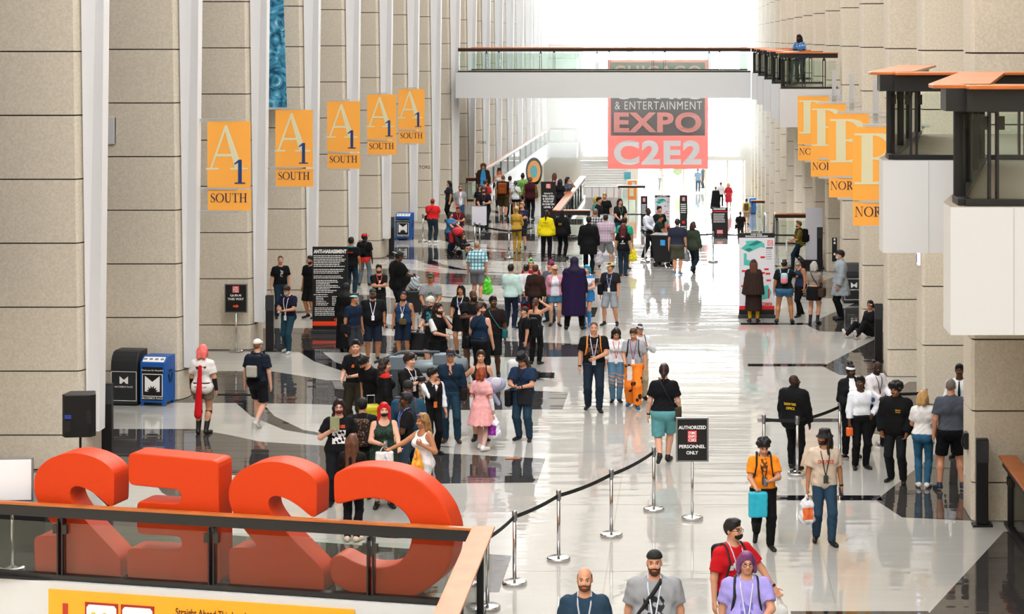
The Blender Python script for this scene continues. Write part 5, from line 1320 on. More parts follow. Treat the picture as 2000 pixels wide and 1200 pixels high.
    # small worn things
    for e in ex:
        if e == 'glasses': glasses(f, root, s)
        elif isinstance(e, str): continue
        elif e[0] == 'mask': face_mask(f, e[1], root, s)
        elif e[0] == 'lanyard':
            zb = e[2] if len(e) > 2 else 1.14; q = MB()
            for sd in (-1, 1):
                P = [V(sd*.062, .05, 1.515), V(sd*.07, -.02, 1.50)]
                for t_ in (.15, .4, .7, 1.): xx = sd*(.075*(1-t_)+.004); zz = 1.47+(zb-1.47)*t_; P.append(V(xx, surf_y(tv, xx, zz)-.008, zz))
                q.tube([tuple(f.up(p) *s) if f.hipdrop and not f.sit else tuple((f.up(p) if f.sit else p)*s) for p in P], .0085*s, 5)
            ln = q.build('lanyard', mat(e[1], .6), root)
            y_ = surf_y(tv, 0, zb-.05); q = MB(); q.box(-.036*s, .036*s, (y_-.022)*s, (y_-.012)*s, (zb-.12)*s, zb*s); q.build('badge', mat(e[3] if len(e) > 3 else '#e4e4e4', .4), ln)
        elif e[0] == 'tie':
            q = MB(); P = [(0, surf_y(tv, 0, z_)-.006, z_) for z_ in (1.45, 1.35, 1.25, 1.12)]; q.tube([tuple(V(*p)*s) for p in P], [.014*s, .02*s, .026*s, .022*s], 6); q.build('tie', mat(e[1], .6), root)
        elif e[0] == 'belt':
            v = Vol(.02); v.cap(f.up((-f.hx*.7, .01, 1.02)), f.up((f.hx*.7, .01, 1.02)), .108*limb_r(f)+.022); v.cut(f.up((0, 0, 1.045)), (0, 0, 1)); v.cut(f.up((0, 0, .995)), (0, 0, -1))
            Vt, F = v.mesh(h); obj_np('belt', Vt, F, mat(e[1], .5), None, root, s)
        elif e[0] == 'cape':
            zh, r = e[2], e[3]; v = Vol(.05); v.cap(f.up((-f.sx+.02, .03, 1.42)), f.up((f.sx-.02, .03, 1.42)), .085); zt = f.up((0, 0, 1.40))[2]
            v.cone(zt, zh, (0, .03), (0, .05), (f.sx+.075, .13), r, .05, 11, k=.06); v.hole(f.up((0, -.05, 1.55)), .09)
            Vt, F = v.mesh(h); obj_np('cape', Vt, F, fab(e[1]), None, root, s)
        elif e[0] == 'drape':                               # strip of cloth hanging down the back
            v = Vol(.02); v.cap((e[2], .17, 1.36), (e[2]+.02, .24, .42), .04, .08, (1., .35)); Vt, F = v.mesh(h); obj_np('sash', Vt, F, fab(e[1]), None, root, s)
        elif e[0] == 'apron':
            v = Vol(.02); v.cone(1.08, e[2], (0, -.06), (0, -.07), (.10, .13), (.16, .24), .04); v.cut((0, -.03, 0), (0, 1, 0)); Vt, F = v.mesh(h); obj_np('apron', Vt, F, fab(e[1]), None, root, s)
        elif e[0] == 'sleevelet':                           # long glove
            for S, E, Wr, sd, nm in f.arms:
                v = Vol(.02); v.cap(E+(Wr-E)*.1, Wr, .05, .036); Vt, F = v.mesh(h); obj_np('glove', Vt, F, fab(e[1]), None, root, s)
        elif e[0] == 'hose':
            pass
        elif e[0] == 'watch':
            S, E, Wr, sd, nm = f.arms[0 if e[1] > 0 else 1]; u = (Wr-E)/np.linalg.norm(Wr-E); q = MB(); q.tube([tuple((Wr-u*.035)*s), tuple((Wr-u*.01)*s)], .036*s, 10); q.build('wristband', mat(e[2], .4), root)
        elif e[0] == 'backpack': backpack(W, *e[1:])
        elif e[0] == 'bag': hand_bag(W, *e[1:])
        elif e[0] == 'sling': sling(W, *e[1:])
        elif e[0] == 'phone': phone(W, *e[1:])
        elif e[0] == 'box': held_box(W, *e[1:])
    return W
def backpack(W, label, col, size=(.15, .08, .23), zc=1.22, strap='#17171a', face=None, pocket=True):
    f = W.f; yb = surf_y(W.top, 0, zc, True); a, b, c = size
    t = W.thing('backpack', label, 'backpack', (0, yb+.005, zc-c))
    v = Vol(.03); v.box((0, yb+b, zc), (a, b, c), .06); ms = [fab(col)]
    W.vol(v, 'main_body', ms, t)
    if pocket: v = Vol(.02); v.box((0, yb+2*b+.015, zc-c*.35), (a*.75, .035, c*.5), .03); W.vol(v, 'front_pocket', fab(face or col), t)
    P = []
    for sd in (-1, 1):
        x = sd*.105*(.6+.4*f.w); yf = surf_y(W.top, x, 1.30)
        zt = 1.40+.085
        P.append([(x*.8, yb-.0, 1.40), (x*.9, .07, zt-.005), (x, .0, zt), (x*1.05, -.06, 1.44), (x*1.1, yf-.012, 1.30), (x*1.35, surf_y(W.top, x*1.2, 1.18)+.01, 1.14), (x*1.6, .04, 1.06)])
    W.tubes(P, .024, 'strap', mat(strap, .7), t, sx=.5)
def hand_bag(W, sd, label, col, size=(.15, .07, .20), kind='plastic', drop=.14, mark=None, col2=None):
    p, u = W.hand(sd); p = p+V(0, 0, -.02); a, b, c = size
    nm = {'plastic': 'plastic_bag', 'tote': 'tote_bag', 'hard': 'handbag'}[kind]
    t = W.thing(nm, label, 'bag', p-V(0, 0, drop+2*c))
    v = Vol(.04); zc = p[2]-drop-c
    if kind == 'plastic': v.wr = .012; v.box((p[0], p[1], zc), (a*.8, b, c*.95), min(b, .06)); v.ell((p[0], p[1], zc-c*.35), (a*1.1, b*1.25, c*.6)); v.cap((p[0]-a*.5, p[1], zc+c*.8), (p[0]-a*.1, p[1], zc+c+drop*.8), .04, .012); v.cap((p[0]+a*.5, p[1], zc+c*.8), (p[0]+a*.1, p[1], zc+c+drop*.8), .04, .012)
    else: v.wr = .004; v.box((p[0], p[1], zc), (a, b, c), min(b, .03))
    ms = [mat(col, .45, spec=.4)]; mi = None
    if mark: ms.append(mat(mark, .5)); mi = lambda q: ((np.abs(q[:, 0]-p[0]) < a*.6) & (np.abs(q[:, 2]-zc) < c*.5) & (np.abs(q[:, 1]-p[1]) > b*.4)).astype(int)
    W.vol(v, 'bag_body', ms, t, min(W.h, .014), mi)
    if kind != 'plastic': W.tubes([[(p[0]-a*.5, p[1]+dy, zc+c*.95), (p[0]-a*.25, p[1], p[2]-.02), (p[0], p[1], p[2]+.012), (p[0]+a*.25, p[1], p[2]-.02), (p[0]+a*.5, p[1]+dy, zc+c*.95)] for dy in (-b*.5, b*.5)], .008, 'handle', mat(col2 or col, .6), t)
def sling(W, sd, label, col, size=(.15, .06, .12), zc=.92, strap='#17171a', y=None, x=None, r=.014):
    "shoulder bag at hip side sd with a strap across to the other shoulder"
    f = W.f; a, b, c = size; x = sd*(f.sx+.06) if x is None else x; y = .0 if y is None else y
    t = W.thing('shoulder_bag', label, 'bag', (x, y, zc-c))
    v = Vol(.02); v.wr = .004; v.box((x, y, zc), (b if abs(x) > .12 else a, a if abs(x) > .12 else b, c), .04); W.vol(v, 'bag_body', fab(col), t)
    P1 = [(-sd*.09, .02, 1.49)]; P2 = [(-sd*.09, .02, 1.49)]
    for k in (.1, .2, .3, .4, .5, .6, .7, .8, .9):
        xx = -sd*.09+k*(x*.75+sd*.09); zz = 1.49+(zc+c-1.49)*k
        P1.append((xx, surf_y(W.top, xx, zz)-.012, zz)); P2.append((xx, surf_y(W.top, xx, zz, True)+.012, zz))
    P1.append((x, y-.03, zc+c)); P2.append((x, y+.03, zc+c)); W.tubes([P1, P2], r, 'strap', mat(strap, .7), t, sx=.6)
def phone(W, sd, label, col='#1a1d24', tilt=.5):
    p, u = W.hand(sd); t = W.thing('phone', label, 'phone', p-V(0, 0, .02)); v = Vol(.005)
    v.box(p+V(-sd*.02, -.015, .02), (.036, .006, .072), .005, rotx(-tilt)); W.vol(v, 'case', mat(col, .3), t, .008)
    v = Vol(.002); v.box(p+V(-sd*.02, -.0085, .02)+rotx(-tilt)@V(0, .004, 0), (.031, .003, .066), .002, rotx(-tilt)); W.vol(v, 'screen', mat('#3c4656', .15), t, .008)
def held_box(W, sd, name, label, cat, col, half, off=(0, 0, 0), rot=None, r=.01, lab_col=None):
    p, u = W.hand(sd); p = p+V(*off); t = W.thing(name, label, cat, p-V(0, 0, half[2])); v = Vol(.01); v.box(p, half, r, rot); W.vol(v, 'sheet' if min(half) < .008 else 'body', mat(col, .6), t, max(.008, min(min(half)*.8, .02)))
# ---------------------------------------------------------------- the people, nearest first
p = person
K, KD, WH = '#0c0c0e', '#17181b', '#e6e6e8'
BK, BR, DB, LB = '#0d0a0a', '#4a3020', '#2a1b13', '#8a6a48'
SN = ('#141414', '#dcdcdc'); SW = ('#e0e0e0', '#f0f0f0'); SB = ('#101012', None)
def T(c, **k): return dict(c=c, **k)
def J(c, **k): return {'k': 'jeans', 'c': c, **k}
def S_(c, **k): return {'k': 'shorts', 'c': c, **k}
def L(c='#d8d8de', zb=1.14, b='#e4e4e4'): return ('lanyard', c, zb, b)
OB = '#ef7a3a'
# front row
p('bald bearded person in a faded navy shirt at the bottom edge', 1142, head=1112, H=1.8, w=1.08, belly=.03, hr=('fringe', '#5a4030'), beard='#5f3d28', top=T('#24394b', tx=[('CHICAGO', 1.24, .2, .035)], txc='#47627a'), bot=J('#22262c'), ex=[L('#b8bcc4', 1.05, '#262a30')])
p('person with backward black cap, long beard and grey printed shirt', 1278, head=1080, H=1.8, w=1.4, belly=.06, hr=None, hat=('capback', K), beard='#4c2c1b', top=T('#8d8e91', pr=('#26262a', 1.19, .11, .13)), bot=J('#22262c'),
  ex=['bigbeard', L('#c8ccd4', 1.06, OB), ('sling', -1, 'black sling bag across the grey printed shirt', K, (.14, .06, .12), .95, K, None, None, .024)])
p('person in red shirt and black mask carrying a backpack at the bottom', 1432, head=1017, H=1.82, yaw=32, w=1., hd=(25, 0), hr=('short', '#120d0c'), arms=((.42, -.22, .95), 'down'), top=T('#b8121c', pr=(WH, 1.27, .12, .05)), bot=J('#22262c'),
  ex=['glasses', ('mask', K), L('#b9bcc4', 1.1), ('watch', 1, K), ('backpack', 'black backpack worn over the red shirt', K), ('bag', 1, 'white plastic bag with a thin rod held by the red-shirted person', '#dcdad6', (.14, .07, .2), 'plastic', .1, '#c8a040')])
p('person with purple hair and glasses in a lavender shirt', 1458, head=1082, H=1.74, w=1.3, belly=.04, hd=(8, 0), hr=('bob', '#6e3a66'), arms=((.14, -.28, 1.05), 'down'), top=T('#9a8fd0', pr=('#6a62a8', 1.16, .07, .09)), bot=J('#22262c'),
  ex=['glasses', L('#c8c8d8', 1.02, OB), ('backpack', 'black backpack with wide straps on the lavender shirt', K), ('bag', 1, 'black soft bag on the forearm of the purple-haired person', KD, (.14, .07, .12), 'plastic', .05)])
# walkers on the near floor
p('person in bright orange shirt with black curls looking at a phone', 1491, py=1066, H=1.62, yaw=4, hr=('curly', BK), skin='l', legs='walk', arms=('phone', 'hold'), hd=(3, 26), top=T('#f0861c', pr=('#5a3a20', 1.3, .05, .1)), bot=J(K, g=.03, g2=.02), shoe=('#0f0f10', '#e8e8e8'),
  ex=[L('#1c1c20', 1.12, '#2a3a38'), ('phone', 1, 'phone held by the person in the orange shirt'), ('bag', -1, 'turquoise tote bag on the arm of the orange-shirted person', '#22a6bd', (.15, .06, .2), 'tote', -.02, None, '#22a6bd'), ('backpack', 'black drawstring bag on the back of the orange shirt', K, (.16, .06, .2), 1.15)])
p('long-haired person in black bucket hat and beige printed shirt', 1610, py=1062, H=1.68, yaw=6, hd=(-62, 0), hr=('wavy', '#2c1a11'), hat=('bucket', '#0e0e0f'), beard='#1f130d', skin='t', legs='step', top=T('#c9b6a2', g=.024, tx=[('ONE PIECE', 1.26, .25, .06)], txc='#cf4a30'), bot=J('#294257'),
  ex=[L('#26221e', 1.08, '#2d3a36'), ('watch', 1, K), ('bag', -1, 'white plastic bag with orange print beside the beige shirt', '#d9d5d8', (.13, .07, .18), 'plastic', .1, '#d9652e'), ('phone', 1, 'phone in the lowered hand of the bucket-hat wearer')])
# checkpoint
p('bald guard in black jacket with yellow back lettering', 1551, py=918, H=1.64, yaw=152, hd=(-48, 0), skin='d', w=1.15, hr=None, legs='step', arms=('relax', 'relax'), beard='#120c0a', top=T(K, k='jacket', hem=.68, g=.05, tx=[('SHOW EASE', 1.22, .24, .05, 'b'), ('OFFICE', 1.14, .17, .05, 'b')], txc='#e8bd1e'), bot=J(K))
p('guard in white shirt with shoulder patch, one hand on hip', 1681, py=916, H=1.6, yaw=12, hd=(-35, 0), skin='b', hr=('short', BK), arms=('hip', 'relax'), top=T('#e4e7ee', k='long', hem=.98, spot='#3a62a8'), bot=J(K), ex=[('belt', K), ('box', -1, 'wristband_bundle', 'bundle of orange wristbands held by the white-shirted guard', 'wristbands', '#e8672a', (.06, .05, .08), (0, 0, -.06))])
p('guard in white headband and open black jacket behind the stanchion', 1662, py=893, H=1.63, yaw=8, hd=(10, 0), sex='f', skin='d', hr=('topbun', BK), hat=('band', '#f0f0f0'), arms=('down', 'hold'), top=T(K, k='jacket', hem=.72, g=.045, open=('#e8e8ec', .09)), bot=J(K))
p('guard in white shirt and lanyard looking down at a belt tape', 1711, py=872, H=1.56, yaw=38, hd=(0, 30), skin='d', hr=None, beard='#120c0a', w=1.05, arms=('hold', 'hold'), legs='step', top=T('#e6e0e4', k='long', hem=.96), bot=J(K), ex=[L('#202024', 1.1)])
p('guard with big afro in a black jacket with yellow chest print', 1750, py=942, H=1.66, yaw=-24, hd=(-8, 5), skin='m', w=1.2, hr=('afro', BK), arms=('pocket', 'pocket'), legs='contra', top=T(K, k='jacket', hem=.74, g=.05, tx=[('EVENT', 1.30, .1, .022, '', .09), ('STAFF', 1.265, .09, .02, '', .09)], txc='#d9a521'), bot=J(KD), shoe=('#0c0c0d', '#c8c8c8'))
p('blond person in white shirt and blue jeans seen from behind', 1803, py=952, H=1.6, yaw=168, hd=(-20, 5), sex='f', hr=('bob', '#b08a56'), arms=('hold', 'relax'), legs='close', top=T('#e4e2e2', g=.02, hem=.98), bot=J('#2f5f7e', g=.006, g2=.004), shoe=SW)
p('grey-haired person in slate shirt and black shorts seen from behind', 1857, py=957, H=1.83, yaw=182, hd=(-12, 0), w=1.08, hr=('buzz', '#6a625c'), legs='wide', top=T('#4a505c', g=.018), bot=S_('#0d0e12', len=.85), shoe=('#16243a', '#c8c8c8'))
p('person in white shirt and dark tie half hidden by a pier', 1874, py=893, H=1.65, yaw=-12, skin='b', hr=('short', BK), top=T('#e4e6ea', k='long', hem=.98), bot=J(K), ex=[('tie', '#101018')])
# middle walkers
p('person in black shirt and teal shorts walking away', 1297, py=905, H=1.78, yaw=178, sex='f', w=1.2, hr=('tail', '#2c1a16'), legs='tiptoe', skin='p', top=T('#0d0d12', g=.02), bot=S_('#5d9aa0', g=.03, len=.92), ex=[('sling', -1, 'olive shoulder bag of the walker in teal shorts', '#3c352a', (.14, .06, .13), .86), ('watch', 1, K)])
p('person in black graphic shirt with orange backpack straps', 1160, py=803, H=1.78, w=1.25, yaw=3, hr=('buzz', '#5a4030'), legs='step', arms=('belly', 'down'), top=T(K, pr=('#5e4636', 1.24, .13, .09)), bot=J('#1a2735'), ex=[L('#d0d4f0', 1.05), ('watch', -1, K), ('backpack', 'backpack with orange straps on the black graphic shirt', '#d87a2a', (.15, .08, .23), 1.22, '#e8892c')])
p('long-haired teen in torn light jeans with red lanyard', 1203, py=786, H=1.53, yaw=5, sex='f', hd=(5, 30), hr=('wavy', '#1c1210'), legs='close', arms=('relax', 'relax'), top=T('#dadadc', k='long', sleeve=1.5), bot=J('#5d86a2', rip=1, g=.02), shoe=('#202024', '#e8e8e8'), ex=[L('#c41f32', 1.05)])
p('teen in orange trousers with black spots and grey shirt', 1238, py=796, H=1.61, yaw=-6, hd=(-5, 22), hr=('short', '#4a3322'), legs='step', arms=('down', 'hold'), top=T('#9a9ca0'), bot=dict(k='wide', c=('spots', '#ef7d14', '#1a130c', 7.5, .33), patch='#dcd8d4'), shoe=('#1c4f74', '#2a2a2a'), ex=[L('#a03a80', 1.08), ('backpack', 'dark backpack on the teen in spotted trousers', KD)])
p('person in pale cap peeking out behind the spotted trousers', 1250, py=781, H=1.56, yaw=12, hr=('short', '#4a3322'), hat=('cap', '#dfe6ee', '#7fb0d8'), arms=('strap', 'down'), top=T('#cdd2d6', k='long'), bot=J('#b8a98a'), ex=[('backpack', 'black backpack strap on the person in pale cap', K)])
p('person in black hat and navy shirt typing on a phone', 1022, py=860, H=1.6, yaw=-18, hd=(-5, 28), w=1.3, hr=('wavy', '#3c2a1c'), hat=('tophat', K), arms=('phone', 'phone'), legs='contra', top=T('#1a2c46', g=.02), bot=J('#22394a', g=.022), shoe=SB,
  ex=[('phone', 1, 'phone in both hands of the black-hatted person'), ('watch', 1, K), ('sling', -1, 'black messenger bag hanging beside the navy shirt', KD, (.18, .07, .17), .86), ('sling', 1, 'black mesh bag hanging in front of the jeans', '#202126', (.15, .07, .17), .92, '#111', -.15, .09)])
p('person in pink ruffled dress and long white gloves', 941, py=880, H=1.5, yaw=158, sex='f', hr=('bob', '#8a3a1c'), arms=('down', 'carry'), legs='step', skin='p', top=T('#e8a9a8', skirt=(.56, .30, .29, .05), slv='#e9b4b2', low=('#e5a3a2', 1.3)), bot=dict(k='none', tights='#d8b0a4'), shoe=('#e8e4e0', '#f0f0f0'),
  ex=[('sleevelet', '#e8eaf0'), ('apron', '#efe9ea', .72), ('bag', -1, 'white plastic bag with purple square held by the pink dress', '#dfdfe8', (.16, .09, .2), 'plastic', .12, '#8a2a92')])
p('person with bare shoulders facing the pink dress', 939, py=860, H=1.66, yaw=8, sex='f', hr=('bun', '#3a2416'), arms=('carry', 'hip'), top=T('#241c22', k='tank', hem=.9), bot=dict(k='skirt', c='#2a1c20', hem=.5, r=(.2, .19)), shoe=SB)
W_ = None
p('person in navy cap, dark shirt and jeans standing tall', 880, py=864, H=1.71, yaw=4, hr=('short', BR), hat=('cap', '#16304c'), legs='contra', top=T('#14273a', k='long', sleeve=1.4, hem=.92, open=('#c08c70', .035, 1.30)), bot=J('#1f3a4c', g=.012), shoe=('#3c2216', None), ex=['glasses', ('sling', 1, 'small brown strap bag of the navy-capped person', '#241a14')])
p('person in black vest over white sleeves looking aside', 845, py=888, H=1.54, yaw=32, hd=(55, 0), hr=('mop', '#120d0c'), arms=('relax', 'chin'), top=T('#e2e4ec', k='long', hem=.96, vest='#0e0e10'), bot=J(K), shoe=SB, ex=[('tie', K), L('#15151a', 1.1, OB)])
# group behind the red C
p('woman in white top with sunglasses in her hair handing over a card', 826, head=810, H=1.62, yaw=-38, hd=(-15, 5), sex='f', skin='t', hr=('wavy', '#8a6438'), hat=('shades', '#3a3a9a'), arms=('strap', 'reach'), top=T('#e4dfe0', k='tank', hem=.8), bot=J('#c8c8c8'),
  ex=[('bag', 1, 'orange plastic bag held by the blond in white top', '#f09a22', (.13, .08, .24), 'plastic', .3), ('bag', -1, 'white plastic bag with purple print beside the orange bag', '#dedde6', (.14, .08, .22), 'plastic', .2, '#8a2a92')])
p('woman with bright red hair, black mask and green sequin dress', 750, head=789, H=1.66, yaw=12, sex='f', w=1.15, skin='p', hr=('long', '#c01a20'), arms=('reachlow', 'phone'), top=T(('spots', '#0d241a', '#1f5a3a', 40, .3), k='tank', neck='scoop', skirt=(.3, .24, .22, .03)), bot=dict(k='none'), ex=[('mask', K), ('phone', -1, 'phone held by the red-haired woman in green'), ('bag', -1, 'white tote bag on the arm of the red-haired woman', '#e2ddd8', (.15, .05, .2), 'tote', .08)])
p('woman in maroon mask and black shirt with white print', 662, head=783, H=1.68, yaw=10, sex='f', w=1.3, skin='p', hr=('wavy', '#241316'), arms=('down', 'strap'), top=T(K, pr=(WH, 1.17, .11, .12), tx=[('BRIDGES', 1.32, .2, .045)], txc='#d8452a'), bot=J('#121318'), ex=['glasses', ('mask', '#5a1826'), ('box', -1, 'comic_book', 'colourful comic held by the woman in maroon mask', 'comic', '#8a8f6a', (.08, .006, .12), (0, 0, .08))])
p('person with very long brown hair seen from behind by the red C', 688, py=1058, H=1.58, yaw=176, sex='f', hr=('vlong', '#5c3a26'), legs='close', arms=('hold', 'hold'), top=T('#17110f', k='long', hem=.9), bot=J(K, g=.006, g2=.003), shoe=('#d8c0a8', '#d8d0c0'))
p('person in patterned cap facing the red-haired woman', 793, head=769, H=1.7, yaw=-72, skin='b', hr=('short', BK), hat=('cap', '#26202c'), arms=('phone', 'hold'), top=T('#101012', pr=('#8a6a30', 1.26, .1, .1)), bot=J('#33414e'), ex=[L('#5a86d8', 1.1), ('box', 1, 'comic_book', 'folded programme in the hand of the patterned cap wearer', 'programme', '#8a6a3a', (.07, .006, .11), (0, -.03, -.02))])
p('bearded person in black beanie and blue jacket with brown strap', 797, head=747, H=1.8, yaw=6, hd=(0, 8), skin='b', w=1.15, hr=None, hat=('beanie', '#0e0e10', '#121214'), beard='#120c0a', top=T('#1f4258', k='long', open=('#c8b8b0', .03, 1.2)), bot=J('#1c2430'), ex=[('backpack', 'dark backpack with brown straps on the blue jacket', KD, (.16, .08, .22), 1.22, '#5a3420')])
p('person in black cap with a flowered backpack seen from behind', 708, head=780, H=1.62, yaw=178, w=1.1, hr=('short', BK), hat=('cap', '#101512'), top=T('#0f0f11', g=.02), bot=J('#1b2a20'), ex=[('backpack', 'black backpack with orange flower print', ('spots', '#100e0e', '#9a5a2a', 28, .32), (.16, .09, .24), 1.2)])
p('person in black shirt and olive trousers holding printed papers', 695, head=667, H=1.74, yaw=-18, hd=(22, 0), skin='p', hr=('quiff', BK), arms=('phone', 'hold'), legs='wide', top=T(K, g=.026, pr=('#d8662a', 1.3, .03, .03)), bot=dict(k='wide', c='#2d281c'), ex=[('box', -1, 'paper_sheet', 'white printed sheet held by the person in olive trousers', 'paper', '#d8d8da', (.10, .004, .13), (-.03, -.05, 0), rotx(.6))])
p('person in black shirt and mask bending over beside the coat', 727, head=688, H=1.68, yaw=-35, hd=(-25, 40), lean=.25, hr=('mop', BK), top=T(K), bot=J(K), ex=[('mask', '#15151a')])
p('person in black coat with red collar turned aside', 752, head=703, H=1.64, yaw=112, hd=(-25, 0), sex='f', hr=('wavy', '#2c1c16'), top=T(K, k='coat', skirt=(.35, .27, .24, .04), yoke=('#b8261c', 1.43)), bot=J(K))
p('brown-haired person in black lettered shirt holding a camera', 800, head=693, H=1.72, yaw=52, hd=(15, 0), skin='p', hr=('mop', '#2a1814'), arms=('phonehi', 'phonehi'), top=T(K, tx=[('CHICAGO', 1.30, .2, .05)]), bot=J(KD), ex=[('box', 1, 'camera', 'black camera in the hands of the lettered shirt wearer', 'camera', '#131316', (.07, .05, .045), (-.06, -.02, .03)), L('#d0d0d8', 1.2)])
# crowd around the dark band of the floor
p('person in navy tank top with shoulder straps seen from behind', 938, head=594, H=1.75, yaw=158, hd=(-55, 0), w=1.1, skin='p', hr=('quiff', '#3a2418'), beard='#6a4028', arms=('relax', 'relax'), top=T('#15293f', k='tank'), bot=J('#0f1116', g=.02), ex=[('belt', K), ('sling', 1, 'small black hip pouch of the navy tank top wearer', K)])
p('person in dark brown shirt with turquoise strap and white tube', 963, py=737, H=1.78, yaw=-8, hd=(35, 0), skin='b', w=1.1, hr=('short', BK), top=T('#1c1210', g=.024), bot=S_('#101114', len=1.), ex=[('box', -1, 'poster_tube', 'white tube standing against the brown shirt', 'tube', '#c8ccd0', (.022, .022, .26), (.12, -.1, .22)), ('sling', 1, 'turquoise strap bag on the dark brown shirt', '#1c5a62', (.1, .05, .1), .95, '#1f6f78')])
p('bald bearded person in black with folded arms', 924, py=724, H=1.8, yaw=-5, hd=(45, 0), skin='b', w=1.35, belly=.05, hr=None, beard='#120c0a', arms=('cross', 'cross'), top=T(K, g=.03), bot=S_('#0c0c0e', len=1.), shoe=('#101012', '#d0d0d0'))
p('long-haired woman in black dress with printed chest', 900, py=694, H=1.64, yaw=-10, sex='f', skin='t', hr=('long', BK), arms=('down', 'hold'), top=T(K, pr=('#4a4a6a', 1.3, .07, .08), skirt=(.62, .21, .2, .04)), bot=dict(k='none'), ex=[L('#d8d8e8', 1.16)])
p('bearded long-haired person in black with one white shoulder', 856, head=594, H=1.74, yaw=58, skin='p', hr=('wavy', '#24160f'), beard='#24160f', arms=('chin', 'belly'), w=1.1, top=T(K, slv='#d8d4d4', sleeve=.9), bot=dict(k='wide', c=K), shoe=SB)
p('white-haired person in black mask looking down at a phone', 845, head=578, H=1.72, yaw=-30, hd=(-10, 38), skin='p', hr=('short', '#c8c0b4'), arms=('phone', 'hold'), top=T('#15181c', pr=('#3a8a9a', 1.25, .1, .14)), bot=S_('#101216'), ex=[('mask', K), ('phone', -1, 'phone of the white-haired masked person')])
p('person in green cap and grey shirt with green disc print', 841, head=535, H=1.72, yaw=4, hr=('short', BR), skin='t', hat=('cap', '#1f6a3a'), arms=('hold', 'hold'), w=1.15, top=T('#85878a', pr=('#2a6a48', 1.24, .06, .06)), bot=S_('#55585c'))
p('person in blue tank top with chest strap and bare arms', 788, py=701, H=1.56, yaw=-6, hd=(6, 10), skin='t', w=1.15, hr=('buzz', DB), beard='#3a2416', top=T('#1d3a5c', k='tank'), bot=S_('#0f1a2c', len=1.), shoe=('#1c1c1e', '#e8e8e8'), ex=[L('#d8d8e0', 1.2), ('sling', -1, 'green and brown pouch in front of the blue tank top', '#5a4a2a', (.1, .04, .08), 1.0, K, -.2, .03)])
p('large person in black polo, grey cap and glasses', 728, py=703, H=1.64, yaw=10, hd=(4, 6), skin='t', w=1.35, belly=.06, hr=('buzz', BK), hat=('cap', '#2a2c30'), beard='#1c1411', top=T('#0d0d10', g=.026), bot=S_('#131c2c', len=1.05), shoe=SB, ex=['glasses', L('#dcdcec', 1.14, '#e8e8f0'), ('watch', 1, K)])
p('person in navy shirt with pale visor looking aside', 691, py=713, H=1.62, yaw=48, hd=(25, 0), skin='t', hr=('short', BK), hat=('band', '#9adce8'), top=T('#122036'), bot=S_('#2c2e33', len=1.), shoe=SN, ex=[('sling', -1, 'small dark bag of the visor wearer', KD)])
p('hooded person in long black clothes by the anti-harassment board', 676, py=687, H=1.62, yaw=165, sex='f', hr=None, hat=('hood', '#0a0a0c'), top=T('#09090b', k='coat', skirt=(.1, .24, .22, .03)), bot=J(K), shoe=SB)
p('person in black cap with folded arms and orange lanyard', 740, py=640, H=1.62, yaw=18, hd=(-10, 0), hr=('short', BK), skin='l', hat=('capback', '#0d0d0f'), beard='#2a1a12', arms=('cross', 'cross'), legs='contra', top=T(K, pr=(WH, 1.28, .03, .06)), bot=J(KD), shoe=SN, ex=[L('#d8402a', 1.2)])
p('very large person in black shirt checking a phone', 777, py=628, H=1.84, yaw=118, hd=(0, 22), skin='b', w=1.5, belly=.09, hr=('short', BK), hat=('capback', '#1a1a20', '#d0d0d0'), arms=('phone', 'phone'), top=T('#08080a', g=.04, hem=.78), bot=J('#131a26', g=.03), shoe=SB, ex=[('phone', 1, 'phone held by the very large black shirt')])
p('person in turquoise checked shirt and grey shorts walking away', 932, py=590, H=1.70, yaw=174, hr=('buzz', '#9a7a64'), skin='l', w=1.2, legs='step', top=T(('plaid', '#cfe4e6', '#4aa2b4', '#1c5a74', 3.2), g=.026, sleeve=.85), bot=S_('#77787c', g=.03), shoe=('#4a4036', '#c8c8c8'), ex=[('bag', -1, 'bright green plastic bag of the checked shirt wearer', '#55c42e', (.16, .07, .22), 'plastic', .12)])
p('person in black staff shirt and jeans with a blue scarf collar', 686, py=577, H=1.68, yaw=172, skin='t', w=1.1, hr=('short', BK), arms=('face', 'down'), top=T(K, yoke=('#1f8a9a', 1.475), tx=[('STAFF', 1.29, .2, .05, 'b')], txc='#c8261f'), bot=J('#1c3444'))
p('person in red cap with red shirt tied around the waist', 712, py=558, H=1.56, yaw=168, hd=(-40, 0), skin='d', hr=('short', BK), hat=('cap', '#c41420'), legs='wide', top=T(K, low=('#d03028', .98), hem=.72, g=.03), bot=J('#5a6a74'), ex=[('backpack', 'black backpack on the red-capped person', K, (.13, .07, .2), 1.26)])
p('person in black printed shirt standing against the pier', 548, py=622, H=1.66, yaw=28, hd=(-12, 0), skin='p', hr=('buzz', '#4a3222'), top=T(K, pr=('#a8a8a8', 1.28, .04, .09)), bot=J('#1b2f3f'))
p('person in navy shirt and blue mask reading a phone', 563, py=690, H=1.62, yaw=-24, hd=(-8, 32), hr=('short', '#2a1a12'), arms=('phone', 'phone'), legs='step', top=T('#15152c', g=.022), bot=J('#1c3a48', g=.018), shoe=('#c0c0c0', '#e0e0e0'), ex=[('mask', '#8ec4da'), L('#dcdce4', .98), ('phone', 1, 'phone of the blue-masked reader', '#c8a8a0')])
p('person in black shorts half hidden behind the anti-harassment board', 606, py=622, H=1.66, yaw=-32, skin='t', w=1.1, hr=('short', BK), beard='#1c1210', top=T(K, g=.03), bot=S_(K, len=1.), shoe=('#121212', '#e8e8e8'))
